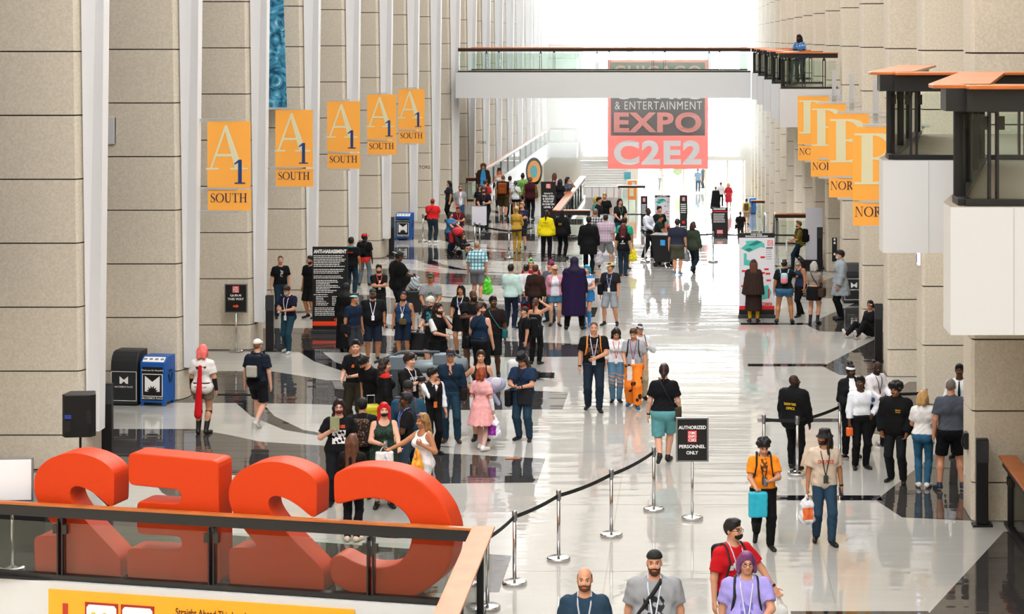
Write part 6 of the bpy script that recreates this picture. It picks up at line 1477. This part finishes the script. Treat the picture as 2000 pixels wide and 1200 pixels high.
p('person with pink bob, white jacket and long red sash', 396, py=848, H=1.67, yaw=176, sex='f', w=1.12, skin='l', hr=('bob', '#e06a62'), arms=('relax', 'down'), legs='close', top=T('#dcd6d2', k='tee', hem=.76, g=.02, pr=('#4a3222', 1.33, .11, .035, 'back'), low=('#d9d3d0', .7)), bot=S_('#7a6a58', len=.5), shoe=('#141112', None, .9),
  ex=[('belt', '#2a1a16'), ('drape', '#c0141c', .0), ('sleevelet', '#231d1b'), ('box', -1, 'prop_sword', 'long thin black prop sword held towards the blue bin', 'sword', '#16161a', (.36, .012, .02), (-.34, -.03, -.02))])
p('person in white cap and dark shirt walking away with backpack', 503, py=833, H=1.71, yaw=172, skin='p', hr=('buzz', '#8a5a3a'), hat=('cap', '#d8d4cc'), legs='walk', top=T('#141c2a', g=.02, yoke=('#d8652a', 1.49)), bot=S_('#0f1116', len=.9), shoe=('#b8a8a0', '#d8d8d8'), ex=[('backpack', 'navy backpack with grey trim on the white-capped walker', '#141b28', (.15, .09, .23), 1.22, '#141b28', '#a8a498')])
# queue by the far piers
p('person in red shirt and red cap seen from behind', 845, py=474, H=1.58, yaw=168, w=1.3, hr=('short', BR), hat=('cap', '#b01822'), arms=('hold', 'hold'), top=T('#d8262a', g=.03, hem=.95), bot=J('#22303a', g=.02), shoe=SW, ex=[('sling', 1, 'thin dark strap bag on the red shirt', KD, (.1, .05, .1), 1.0)])
p('long-haired person in charcoal shirt facing the piers', 877, py=432, H=1.64, yaw=-70, sex='f', w=1.25, hr=('long', BK), top=T('#22262a', g=.03), bot=J(K), shoe=SB)
p('person in open grey shirt and black mask near the pier', 899, py=440, H=1.58, yaw=14, hr=('short', LB), arms=('down', 'down'), top=T('#8a9298', hem=.84, open=('#dcdce0', .07), g=.024), bot=J('#2a4a68'), ex=[('mask', '#1c1c1e'), L('#d84a3a', 1.1)])
p('woman in blue shirt pushing the red stroller', 880, py=497, H=1.46, yaw=62, sex='f', w=1.3, skin='l', hr=('vlong', BK), arms=('reachlow', 'reachlow'), top=T('#2f6a96', pr=('#c84a6a', 1.25, .08, .08)), bot=J('#1c2c3c'))
p('person in maroon with red cap looking at a phone by the stroller', 894, py=482, H=1.46, yaw=22, hd=(0, 25), w=1.3, hr=('short', DB), hat=('capback', '#c8303a'), skin='l', arms=('phone', 'phone'), top=T('#4a1420', g=.03), bot=J('#4a1a24'), ex=[L('#e8663a', 1.1)])
p('person in black mask and shirt behind the white board', 945, py=453, H=1.72, yaw=4, w=1.15, hr=('frizz', '#3a2a22'), arms=('phone', 'hold'), top=T('#0c0d14', g=.026), bot=J('#15191f'), shoe=('#2a3a58', '#d8d8d8'), ex=[('mask', '#121216'), L('#6a2a3a', 1.2)])
p('person in red shirt behind the black-masked person', 948, head=352, H=1.7, yaw=150, w=1.2, hr=('short', '#3a2a22'), top=T('#a8262a', g=.03), bot=J(KD))
p('person in black stooping behind the masked person', 938, head=362, H=1.6, yaw=20, hr=('short', BR), top=T(K), bot=J(K))
p('person with huge brown hair and bright blue scarf', 944, head=321, H=1.8, yaw=4, hr=('frizz', '#6a3a22'), top=T('#3a241a', k='coat', g=.04, open=('#3a9ad8', .12), skirt=(.5, .26, .24)), bot=J('#2a1c16'))
p('person with orange hair and dark hat in white top', 975, head=331, H=1.66, yaw=8, sex='f', hr=('long', '#c8521e'), hat=('tophat', '#1a1614'), top=T('#d0ccc8', k='strap', low=('#1a1818', 1.12)), bot=J(KD), ex=[('sleevelet', K)])
p('person in two-tone shirt and khaki shorts with orange backpack', 983, py=426, H=1.78, yaw=176, w=1.35, skin='l', hr=('buzz', '#6a4a34'), legs='step', top=T('#121316', slv='#c8c8cc', g=.026), bot=S_('#4e4028', g=.03, len=1.), shoe=SN, ex=[('backpack', 'orange-brown backpack on the two-tone shirt', '#8a4218', (.18, .1, .24), 1.22)])
p('person in black and white stripes walking away', 996, head=345, H=1.66, yaw=172, hr=('short', BK), top=T(('plaid', '#d8d8dc', '#d8d8dc', '#2a2a30', 2.6), g=.03, skirt=(.55, .2, .18)), bot=J(K))
p('person in blue cap and white shirt with yellow back print', 1007, py=424, H=1.5, yaw=178, sex='f', skin='l', hr=('tail', BR), hat=('cap', '#1f4a84'), legs='step', top=T('#cfd4d4', pr=('#c8b83a', 1.25, .07, .07, 'back'), g=.026), bot=S_('#161a24', len=.4), shoe=SN, ex=[('sling', -1, 'small green pouch of the blue-capped walker', '#2a6a62', (.1, .05, .06), 1.0)])
p('person in green and maroon patterned shirt walking away', 1021, head=340, H=1.76, yaw=176, hr=('quiff', BK), skin='m', top=T(('spots', '#4a8a3a', '#b8c060', 18, .3), slv='#6a1a2a', g=.03), bot=J(KD))
p('person in maroon jacket with gold sleeves walking away', 1036, py=428, H=1.72, yaw=174, hr=('short', '#6a4a2c'), legs='step', top=T('#3a121a', k='jacket', g=.034, slv='#6a5428'), bot=J('#141418'), shoe=SB)
p('person in shiny gold bodysuit seen from behind', 1009, py=494, H=1.6, yaw=170, sex='f', hr=('bun', '#b89a50'), legs='close', skin='#b08a3a', arms=('hold', 'hold'), top=T('#b8923a', k='long', neck='high', g=.01), bot=J('#b08a34', k='tights', n='leggings'), shoe=('#a8842f', None))
p('fair-haired person with folded arms beside the gold bodysuit', 1020, py=487, H=1.66, yaw=-12, hd=(-20, 5), hr=('short', '#a87a44'), arms=('cross', 'cross'), skin='p', top=T('#1a2236', pr=('#7a3a4a', 1.3, .07, .1)), bot=S_('#1c1c20', len=1.), shoe=SN)
p('person in yellow jacket with long black braids', 1067, py=507, H=1.64, yaw=176, sex='f', skin='d', w=1.15, hr=('pony', BK), top=T('#d8c410', k='jacket', g=.04, hem=.86, tx=[('EVENT', 1.32, .18, .03, 'b')], txc='#1a1a10'), bot=J(K, g=.008), shoe=SB)
p('person in black jacket with yellow print beside the yellow jacket', 1098, py=505, H=1.63, yaw=158, sex='f', skin='d', w=1.15, hr=('short', BK), hat=('cap', '#0c0c0e'), top=T('#0c0c10', k='jacket', g=.05, hem=.78, tx=[('STAFF', 1.28, .14, .03, 'b'), ('EVENT', 1.23, .14, .03, 'b')], txc='#c8a01e'), bot=J(K, k='tights'), shoe=('#0e0e0e', '#d0d0d0'))
p('long-haired person in pale pink beside the will call board', 1083, head=339, H=1.64, yaw=170, sex='f', hr=('long', '#5a3224'), top=T('#c8a2a4', k='long', g=.026), bot=J(KD))
p('dark-haired person with grey bag behind the will call board', 1094, head=351, H=1.62, yaw=165, sex='f', hr=('long', BK), top=T('#16161a', g=.02), bot=J(KD), ex=[('sling', 1, 'grey shoulder bag near the will call board', '#5a5c60')])
p('dark curly-haired person in patterned top by the wooden rail', 1109, head=347, H=1.64, yaw=70, sex='f', hr=('wavy', '#1a1210'), arms=('face', 'down'), top=T(('spots', '#3a4452', '#8a94a0', 20, .3), g=.024), bot=J('#14181f'))
# people facing the far barrier
p('person in long black coat carrying a clear plastic bag', 1150, py=536, H=1.82, yaw=176, w=1.1, hr=('short', BK), legs='step', top=T('#0a0a0c', k='coat', g=.04, skirt=(.62, .26, .22, .03)), bot=J(K), shoe=SB, ex=[('bag', -1, 'clear plastic bag held by the long black coat', '#b8b4bc', (.16, .08, .2), 'plastic', .08)])
p('person in black and white checked shirt behind the black coat', 1163, py=512, H=1.76, yaw=172, hr=('short', '#6a5a50'), top=T(('plaid', '#c8c8cc', '#26262c', '#101014', 3.6), g=.026, sleeve=.9), bot=S_('#2a2c30'), ex=[('sling', 1, 'small yellow bag at the checked shirt', '#d8c020', (.08, .05, .1), .8)])
p('person in pale purple plaid shirt and grey shorts', 1183, py=522, H=1.71, yaw=172, w=1.35, belly=.04, hr=('short', DB), legs='wide', top=T(('plaid', '#b49aa8', '#8a6a86', '#d8d0d8', 3.4), g=.034, sleeve=.9), bot=S_('#7c7f82', g=.03, len=1.), shoe=('#1c1a18', '#2a2a2a'))
p('person with dark red hair in black back-printed shirt', 1217, py=540, H=1.64, yaw=174, sex='f', hr=('long', '#5a1820'), legs='close', top=T(K, pr=('#c8c8c8', 1.2, .03, .05, 'back'), tx=[('SCHOOL', 1.33, .15, .04, 'b'), ('CHICAGO', 1.1, .16, .03, 'b')]), bot=J('#1c2c3a', g=.006))
p('person in turquoise shirt with dark backpack behind the red hair', 1220, py=527, H=1.68, yaw=166, skin='t', w=1.15, hr=('short', DB), top=T('#1f9a7a', g=.026), bot=S_('#15161a'), shoe=SN, ex=[('backpack', 'dark grey backpack on the turquoise shirt', '#1a1c20'), ('bag', -1, 'bright yellow bag beside the dark red hair', '#d8cc1c', (.14, .06, .2), 'plastic', .1)])
p('person in green and yellow seen in profile by the rail', 1166, head=384, H=1.66, yaw=60, sex='f', hr=('bob', '#b8a04a'), top=T('#4a7a6a', g=.026), bot=J('#1c2430'))
p('dark-haired person in black beside the green top by the rail', 1170, head=386, H=1.7, yaw=75, hr=('short', BK), top=T('#15181e', g=.026), bot=J(KD))
p('fair short-haired person in black by the rail', 1181, head=378, H=1.68, yaw=-10, hr=('short', '#a88a5a'), top=T(K), bot=J(KD))
p('long-haired person in black shirt behind the grey board', 1211, head=389, H=1.7, yaw=22, sex='f', hr=('long', '#2a1a14'), arms=('hold', 'hold'), top=T('#121217', g=.024), bot=J('#1c3a4a'), ex=[L('#5a7a4a', 1.15)])
p('officer in white shirt with shoulder patch facing the trash cart', 1266, py=505, H=1.72, yaw=62, skin='d', hr=None, w=1.1, arms=('hold', 'hold'), legs='step', top=T('#dce0ec', k='long', hem=.97), bot=J('#0e1016'), ex=[('belt', K)])
p('worker in dark green shirt bending over the black trash cart', 1283, py=512, H=1.6, yaw=85, lean=.2, skin='t', w=1.1, hr=('short', BK), arms=('reachlow', 'reachlow'), top=T('#16261f', g=.03), bot=J('#101418'))
p('person in black behind the trash cart', 1288, py=500, H=1.7, yaw=30, hr=('short', BK), top=T('#0e0e12', g=.02), bot=J(K))
p('person in navy shirt and olive cargo shorts seen from behind', 1323, py=537, H=1.76, yaw=172, skin='l', w=1.12, hr=('short', DB), legs='close', top=T('#262a3a', g=.03), bot=S_('#4c4c3e', g=.036, len=.95), shoe=('#4a6a8a', '#d8d8d8'), ex=[('watch', -1, K)])
p('person in olive top and dark trousers walking away', 1354, py=533, H=1.66, yaw=155, sex='f', hr=('bob', '#3a2020'), legs='walk', top=T('#333d30', k='long', g=.034, hem=.8), bot=J('#16242c', g=.014), shoe=SB, ex=[('bag', 1, 'clear bag of the walker in the olive top', '#9aa0a4', (.12, .07, .16), 'plastic', .05)])
# middle of the hall
p('dark-haired person in mint shirt and navy trousers from behind', 998, py=643, H=1.66, yaw=168, hr=('short', BK), arms=('hold', 'down'), legs='contra', top=T('#b4cfca', k='long', sleeve=1.7, g=.022), bot=J('#141c30', g=.014), shoe=('#22304a', '#e0e0e0'))
p('person in white top and denim skirt with hands behind', 1028, py=636, H=1.58, yaw=172, sex='f', w=1.3, skin='l', hr=('bun', BK), arms=('back', 'back'), legs='close', top=T('#d6d3d8', k='long', hem=1.0), bot=dict(k='skirt', c='#2a4e74', hem=.66, r=(.23, .21), tights='#b0161e', fold=.02), shoe=('#b0161e', None))
p('person in brown shirt and black trousers behind the white top', 1046, py=641, H=1.62, yaw=166, hr=('short', '#4a2a1c'), top=T('#2c1a14', k='long', g=.022), bot=J('#0e1016'), shoe=SB)
p('person in blue and yellow knit hat behind the brown shirt', 1037, py=628, H=1.63, yaw=12, hr=('short', BK), hat=('striped', '#2aa8b4', '#d8c428'), top=T('#8a1a28', g=.03), bot=J('#3a2a1c'))
p('person in red and blue knit hat and grey top', 1075, py=630, H=1.6, yaw=-30, hd=(-25, 0), hr=('short', BK), hat=('striped', '#1f2f7a', '#b8202c'), top=T('#5a5c68', k='long', g=.022), bot=J('#2a4c62'), shoe=('#1c2a40', '#d8d8d8'))
p('blond braided person in pink cardigan and denim shorts', 1084, py=637, H=1.56, yaw=6, sex='f', w=1.2, skin='p', hr=('braids', '#b89a68'), hat=('cap', '#e8e0e0', '#e8825a'), top=T('#c88a98', k='long', hem=.88, g=.028, open=('#dcdce4', .12), pr=('#d8643a', 1.25, .06, .05)), bot=S_('#3f6a84', len=.55), shoe=('#141416', None), ex=[('belt', '#4a2c1c'), 'glasses'])
p('tall person wrapped in a long dark purple hooded cape', 1122, py=644, H=1.85, yaw=178, w=1.15, hr=None, hat=('hood', '#1c1030'), legs='wide', top=T('#180e28', k='long'), bot=J('#0a0a0c'), shoe=('#0d0c0f', None, .6), ex=[('cape', '#1e1034', .36, (.30, .26))])
p('person with turquoise hair in blue skirt and blue boots', 1146, py=638, H=1.58, yaw=-12, sex='f', skin='p', hr=('bob', '#1c8aa0'), arms=('belly', 'belly'), legs='close', top=T('#d8d4dc', k='tee', sleeve=.4, hem=1.02, yoke=('#2a78b8', 1.40)), bot=dict(k='skirt', c='#2f7ec4', hem=.74, r=(.22, .21), fold=.08), shoe=('#1f8ad0', None, .95))
p('person in pale yellow cap and dark shirt with shoulder bag', 1192, py=636, H=1.62, yaw=-14, hd=(-25, 0), skin='l', w=1.1, hr=('short', BR), hat=('cap', '#d0c47a'), legs='wide', arms=('relax', 'relax'), top=T('#1c1c22', g=.026, pr=('#4a5a7a', 1.34, .08, .04)), bot=S_('#8e949a', g=.03, len=.95), shoe=('#0f0f10', '#1a1a1a'), ex=[L('#a8b4d0', 1.08), ('sling', -1, 'black shoulder bag of the pale yellow cap wearer', K, (.16, .08, .15), 1.02)])
p('person in dark cap with large black backpack in profile', 1024, py=728, H=1.46, yaw=-72, skin='l', w=1.2, hr=('buzz', BK), hat=('cap', '#26221f'), legs='step', top=T('#0c0c0e', g=.026), bot=J('#141a22'), shoe=SB, ex=[('backpack', 'large black backpack beside the ponytail', '#0b0b0d', (.16, .11, .26), 1.2), ('watch', -1, '#d8d8d8')])
p('person with brown ponytail and bare shoulders behind the backpack', 1046, py=712, H=1.5, yaw=165, sex='f', skin='l', hr=('pony', '#4a2c1c'), arms=('down', 'up'), top=T('#15161a', k='strap'), bot=J(K))
# right hand side of the hall, by the map board
p('person in mustard shirt with black backpack walking in profile', 1560, py=524, H=1.55, yaw=-82, hr=('quiff', '#5a3c26'), legs='walk', arms=('hold', 'hold'), top=T('#6a5a1e', k='tee', sleeve=1.), bot=J('#142230', g=.006), shoe=SB, ex=[('mask', K), ('backpack', 'black backpack on the mustard shirt', K, (.15, .1, .25), 1.2), ('box', 1, 'folded_map', 'white folded map held by the mustard shirt', 'map', '#d4dcd8', (.16, .006, .22), (0, -.1, -.1))])
p('long brown-haired person in dark brown shoulder cape and skirt', 1472, py=630, H=1.64, yaw=178, sex='f', skin='l', hr=('vlong', '#5a3020'), hat=('cap', '#2a1c18', '#2a1c18'), top=T('#2a1c17', skirt=(.34, .23, .22, .02)), bot=dict(k='none', tights='#d8a818'), shoe=('#1c1412', None), ex=[('cape', '#2c1e18', .80, (.33, .26))])
p('person in denim shorts with a small pale backpack pointing at the map', 1532, py=631, H=1.66, yaw=176, sex='f', w=1.35, skin='t', hr=('short', BK), hat=('band', '#d8d8d8'), legs='wide', arms=('down', 'reach'), top=T('#101014', g=.022), bot=S_('#3a6488', len=.4, g=.03), shoe=('#141414', None), ex=[('backpack', 'small pale blue backpack with pink face print', '#a8c4cc', (.10, .06, .15), 1.26, '#7fb8c8', '#d8707a')])
p('long-haired person in navy tank top and blue mask', 1563, py=619, H=1.58, yaw=-62, sex='f', skin='t', w=1.15, hr=('long', BK), legs='step', top=T('#1a2a40', k='tank'), bot=J(K, k='tights'), shoe=('#101010', '#d0d0d0'), ex=[('mask', '#9accde')])
p('silver-haired person in crop top, black skirt and high boots', 1590, py=633, H=1.62, yaw=162, sex='f', skin='l', hr=('bob', '#a8a49e'), arms=('hold', 'phonehi'), top=T('#8a827a', k='crop'), bot=dict(k='skirt', c='#0d0d0f', hem=.68, r=(.19, .18), fold=.02), shoe=('#0b0b0c', None, 1.35), ex=[('sling', -1, 'brown patterned handbag of the silver-haired person', '#3c2a20', (.16, .09, .13), .90)])
p('person in translucent white raincoat and black trousers in profile', 1641, py=624, H=1.83, yaw=-84, hr=('short', BK), hat=('band', '#202024'), arms=('relax', 'relax'), legs='stand', top=T('#9aa4ac', k='coat', g=.045, skirt=(.62, .27, .25, .05)), bot=J('#0a0a0c'), shoe=SB, ex=[('mask', '#e8e8ea')])
p('person in black and glasses sitting on the floor against a pier', 1706, pos=(4.5, 50.0), H=1.66, yaw=-58, hd=(30, 8), legs='floor', arms=('headside', 'lapsit'), hr=('short', BK), skin='l', top=T('#0d0d10', k='long'), bot=J('#0e0e10'), shoe=('#d0ccc8', '#8a8680'), ex=['glasses'])
# upper balcony and lower floor
p('person with long black hair leaning on the upper balcony rail', 1561, pos=(3.6, 65.7), H=1.6, z=ZB, yaw=-28, sex='f', skin='d', hr=('long', BK), lean=.15, arms=('hold', 'hold'), top=T(('spots', '#2f5a8a', '#8ab4dc', 12, .35), g=.026), bot=J('#1a2430'))
Z_ = -4
p('person in long black cape on the far lower floor', 1398, py=412, H=1.6, z=Z_, yaw=172, hr=('short', '#5a4a3c'), top=T('#101014'), bot=J(K), ex=[('cape', '#0f1014', .15, (.4, .3))])
p('person in white shirt beside the black cape far off', 1408, py=404, H=1.66, z=Z_, yaw=170, hr=('short', BR), top=T('#d0d0d4', k='long'), bot=J('#1c1c22'))
p('person in red dress on the far lower floor', 1423, py=410, H=1.78, z=Z_, yaw=168, sex='f', hr=('bob', '#b89a6a'), top=T('#b82a3a', skirt=(.5, .24, .22, .04), sleeve=1.), bot=dict(k='none'))
p('person in yellow shirt with brown backpack far off', 1458, py=440, H=1.62, z=Z_, yaw=174, skin='l', hr=('short', DB), legs='step', top=T('#d8c468', g=.03), bot=S_('#a88a7a'), ex=[('backpack', 'brown and grey backpack on the distant yellow shirt', '#5a4a34')])
p('person in black shirt walking away beyond the far barrier', 1446, py=476, H=1.78, z=Z_, yaw=172, hr=('short', BR), legs='step', top=T('#101014', g=.03), bot=J('#3a2a24'), ex=[('sling', 1, 'black bag of the walker beyond the far barrier', K)])
for lb, x_, d_, yw, tc, bc in (('person in pale blue shirt outside the glass doors', 1363, 149.5, 170, '#5f7f9c', '#2c3c50'), ('person in white outside the glass doors', 1290, 151, 20, '#c8ccd0', '#7a8088'), ('person in dark top outside the glass doors', 1373, 153, -60, '#3f4c5c', '#39424c')):
    p(lb, x_, pos=((x_-CX)*d_/FPX, d_), z=-4.02, H=1.72, yaw=yw, hr=('short', BR), top=T(tc), bot=J(bc))
# ---------------------------------------------------------------- loose things among the people
def soft(name, label, cat, x, y, z, parts, rotz_=0., group=None):
    t = thing(name, label, cat, (x, y, z), rotz_, group)
    for nm, v, m, h in parts:
        Vt, F = v.mesh(h); obj_np(nm, Vt, F, m, None, t)
    return t
def suitcase(label, px, py, w, hh, d, col, rot=0., handle=.35, ridges=0):
    x, y = FL(px, py); t = thing('suitcase', label, 'suitcase', (x, y, 0), rot)
    q = MB(); q.box(-w/2, w/2, -d/2, d/2, .05, hh); q.build('shell', mat(col, .4), t, bevel=.04)
    if ridges:
        q = MB()
        for i in range(ridges): z = .12+(hh-.2)*i/(ridges-1); q.box(-w/2+.03, w/2-.03, -d/2-.012, d/2+.012, z-.012, z+.012)
        q.build('ridge_band', mat(col, .35), t)
    for sx in (-1, 1):
        for sy in (-1, 1): q = MB(); q.tube([(sx*(w/2-.05)-.012, sy*(d/2-.04), .03), (sx*(w/2-.05)+.012, sy*(d/2-.04), .03)], .03, 10); q.build('wheel', M_BLACK, t)
    q = MB(); q.tube([(-w*.22, d*.2, hh-.02), (-w*.22, d*.2, hh+handle), (w*.22, d*.2, hh+handle), (w*.22, d*.2, hh-.02)], .011, 6); q.build('pull_handle', M_STEEL, t)
    return t
suitcase('yellow ridged suitcase between the flowered backpack and the red hair', 725, 886, .3, .88, .26, '#b8ae1c', .3, .16, 6)
suitcase('black suitcase under the stuffed grey bag', 808, 614, .42, .66, .28, '#111114', .2, .02)
v = Vol(.05); v.wr = .02; v.ell((0, 0, .16), (.16, .13, .17)); v.ell((.04, 0, .3), (.12, .1, .07)); X, Y = FL(808, 614)
soft('stuffed_bag', 'stuffed grey plastic bag standing on a black suitcase', 'bag', X, Y, .66, [('bag_body', v, mat('#9aa4a8', .4), .015)])
suitcase('black suitcase with white badge beside the blue tank top', 822, 700, .5, .62, .3, '#121216', -.4, .3)
# grey plush toy held behind the pink dress
X, Y = FL(962, 872); v = Vol(.05); v.ell((0, 0, 1.12), (.17, .16, .15)); v.ell((.13, 0, 1.14), (.12, .13, .12)); v.ell((-.17, .0, 1.13), (.05, .12, .15)); v2 = Vol(.04); v2.cap((-.04, 0, .98), (-.06, 0, .55), .10, .06); v2.cap((.02, -.08, .95), (.12, -.1, .8), .05, .04)
v3 = Vol(.02); v3.ell((.08, -.13, 1.2), (.1, .03, .09)); v3.ell((-.2, -.08, 1.14), (.035, .09, .12))
soft('plush_toy', 'large grey plush toy held behind the pink dress', 'toy', X, Y, 0., [('body', v2, mat('#8f94b0', .9), .014), ('head', v, mat('#9498b4', .9), .014), ('ear', v3, mat('#c9c9d6', .9), .014)])
# grey prop bundle on the floor behind the navy cap
X, Y = FL(830, 768); t = thing('prop_cannon', 'long grey prop made of pipes lying behind the brown-haired camera holder', 'prop', (X, Y, 0), -.08)
q = MB(); q.tube([(-.9, 0, .5), (.9, 0, .62)], .14, 14); q.build('barrel', mat('#7f8a90', .45, .3), t, smooth=True)
q = MB(); q.box(-.75, -.2, -.16, .16, .5, .78); q.build('housing', mat('#66727a', .5), t, bevel=.02); q = MB(); q.box(.2, .5, -.15, .15, .62, .84); q.build('clamp_block', mat('#66727a', .5), t, bevel=.02)
q = MB(); q.tube([(-1.1, .05, .62), (-.5, .05, .86), (.3, .05, .86)], .03); q.build('hose', mat('#4c565c', .5), t, smooth=True); q = MB(); q.tube([(.5, 0, .7), (.62, 0, .86), (.8, 0, .72)], .025); q.build('hose', mat('#4c565c', .5), t, smooth=True)
for x in (-.6, .6): q = MB(); q.box(x-.06, x+.06, -.2, .2, 0, .5); q.build('support', mat('#3c4246', .6), t)
# black prop with barrels beside the black hat
X, Y = FL(1058, 742); t = thing('prop_gun', 'black multi-barrel prop lying beside the black-hatted person', 'prop', (X, Y, 0), -.1)
q = MB(); q.tube([(-.32, 0, .1), (-.05, 0, .1)], .09, 14); q.build('housing', mat('#141416', .4), t, smooth=True)
for k in range(6): a = k*1.047; q = MB(); q.tube([(-.05, .05*math.cos(a), .1+.05*math.sin(a)), (.28, .05*math.cos(a), .1+.05*math.sin(a))], .016, 6); q.build('barrel', mat('#1b1b1e', .35), t, smooth=True)
q = MB(); q.tube([(.2, 0, .1), (.22, 0, .1)], .075, 14); q.build('barrel_ring', M_BLACK, t)
v = Vol(.05); v.box((0, 0, .28), (.22, .12, .27), .1); X, Y = FL(1010, 752)
soft('duffel_bag', 'white and black bag standing behind the black hat', 'bag', X, Y, 0, [('bag_body', v, mat('#c4c4c4', .6), .018)])
# red stroller with child
X, Y = FL(905, 503); t = thing('stroller', 'red and black stroller with a small child', 'stroller', (X, Y, 0), math.radians(62))
q = MB()
for sd in (-.2, .2):
    q.tube([(sd, .38, 1.0), (sd, .18, .6), (sd, -.38, .14)], .014, 6); q.tube([(sd, .32, .14), (sd, -.02, .5), (sd, -.3, .55)], .014, 6)
q.tube([(-.2, .38, 1.0), (.2, .38, 1.0)], .018, 6); q.build('frame', M_BLACK, t)
v = Vol(.03); v.box((0, 0, .42), (.17, .18, .05), .03); v.box((0, .2, .62), (.17, .05, .24), .03, rotx(-.35)); Vt, F = v.mesh(.02); obj_np('seat', Vt, F, mat('#18181c', .8), None, t)
v = Vol(.03); v.ell((0, .24, .86), (.2, .2, .16)); v.cut((0, -.0, .8), (0, -.7, -.6)); Vt, F = v.mesh(.02); obj_np('canopy', Vt, F, mat('#b8202a', .7), None, t)
v = Vol(.03); v.wr = .01; v.box((.0, .42, .68), (.16, .08, .2), .05); Vt, F = v.mesh(.02); obj_np('hanging_pouch', Vt, F, mat('#a81c26', .7), None, t)
for sx in (-.22, .22):
    for sy in (-.36, .32): q = MB(); q.tube([(sx-.02, sy, .11), (sx+.02, sy, .11)], .11, 14); q.build('wheel', M_BLACK, t)
p('small child with bare legs sitting in the stroller', 907, pos=(X+.0, Y-.0), z=.06, H=.98, yaw=62, legs='chair', child=True, skin='l', hr=('bob', '#4a2f20'), arms=('lapsit', 'lapsit'), top=T('#1c1c22'), bot=S_('#2a2a30', len=.6), shoe=SB)
# blank board held by the masked person, and two grey boards
def board(label, px, py, d, w, hgt, col, rot=0.):
    X, Y, Z = AT(px, py, d); t = thing('blank_board', label, 'board', (X, Y, Z), rot)
    q = MB(); q.box(-w/2, w/2, -.012, .012, 0, hgt); q.build('panel', mat(col, .6), t); q = MB(); q.box(-w/2-.008, w/2+.008, -.016, .016, hgt, hgt+.03); q.build('top_edge', M_STEEL, t)
    q = MB(); q.box(-.02, .02, .014, .04, -Z, hgt*.8); q.box(-.2, .2, -.15, .2, -Z, -Z+.03); q.build('stand', M_STEEL, t)
board('white blank board in front of the black-masked person', 936, 440, 76., .56, .72, '#dcdce4')
board('light grey blank board behind the plaid shirt', 1187, 470, 72., .55, .92, '#c8c9cf')
# trash cart
X, Y = FL(1296, 520); t = thing('trash_cart', 'black wheeled trash cart with blue label beside the officer', 'cart', (X, Y, 0), -.2)
q = MB(); q.prism([(-.24, -.34), (.28, -.34), (.28, .34), (-.24, .34)], .16, 1.02, 0, [(-.34, -.4), (.36, -.4), (.36, .4), (-.34, .4)]); q.build('tub', mat('#0e0f12', .6), t, bevel=.03)
q = MB(); q.box(-.37, .39, -.43, .43, 1.0, 1.06); q.build('rim', mat('#17181c', .5), t)
q = MB(); q.box(-.02, .14, -.41, -.39, .72, .9); q.build('label_plate', mat('#3a9ad8', .5), t)
for sx in (-.2, .22):
    for sy in (-.3, .3): q = MB(); q.tube([(sx, sy-.03, .08), (sx, sy+.03, .08)], .08, 12); q.build('wheel', M_BLACK, t)
# dropped leaflet on the floor
X, Y = FL(1002, 897); q = MB(); q.prism([(-.14, -.03), (.15, -.01), (.12, .07), (-.12, .05)], .004, .012); o = q.build('leaflet', mat('#b8643a', .5)); o.location = (X, Y, 0); tag(o, 'small colourful leaflet dropped on the pale floor', 'leaflet')
# potted tree outside and city block
t = thing('street_tree', 'pale green small tree outside the glass doors', 'tree', ((1335-CX)*156/FPX, 156, -4.02)); q = MB(); q.tube([(0, 0, 0), (0, 0, 1.6)], .07); q.build('trunk', mat('#6a5a48'), t)
v = Vol(.1); v.wr = .05
for k in range(14): v.ell((random.uniform(-.6, .6), random.uniform(-.5, .5), random.uniform(1.0, 2.6)), (.38, .38, .36))
Vt, F = v.mesh(.09); obj_np('foliage', Vt, F, mat('#8a9a78', .8, noise=.3), None, t)
for (x0, x1, y0, y1, h_, c_, l_) in ((-16, -3.2, 192, 215, 9, '#f3f1ec', 'pale stone city block outside beyond the window'), (-2.0, 3.2, 230, 250, 10, '#eef1f3', 'pale glass tower outside beyond the window')):  # colours whitened for overexposure, heights kept low for the floor reflection
    t = thing('city_building', l_, 'building', ((x0+x1)/2, y0, -4.02)); a = (x1-x0)/2
    q = MB(); q.box(-a, a, 0, y1-y0, 0, h_); q.build('walls', mat(c_, .8), t); q = MB(); n_ = int((x1-x0)/1.6)
    for i in range(n_):
        for k in range(int(h_/3.2)): q.box(-a+.4+i*1.6, -a+1.5+i*1.6, -.05, .02, 1+k*3.2, 3+k*3.2)
    q.build('window_panes', mat('#cfdde6', .3), t)
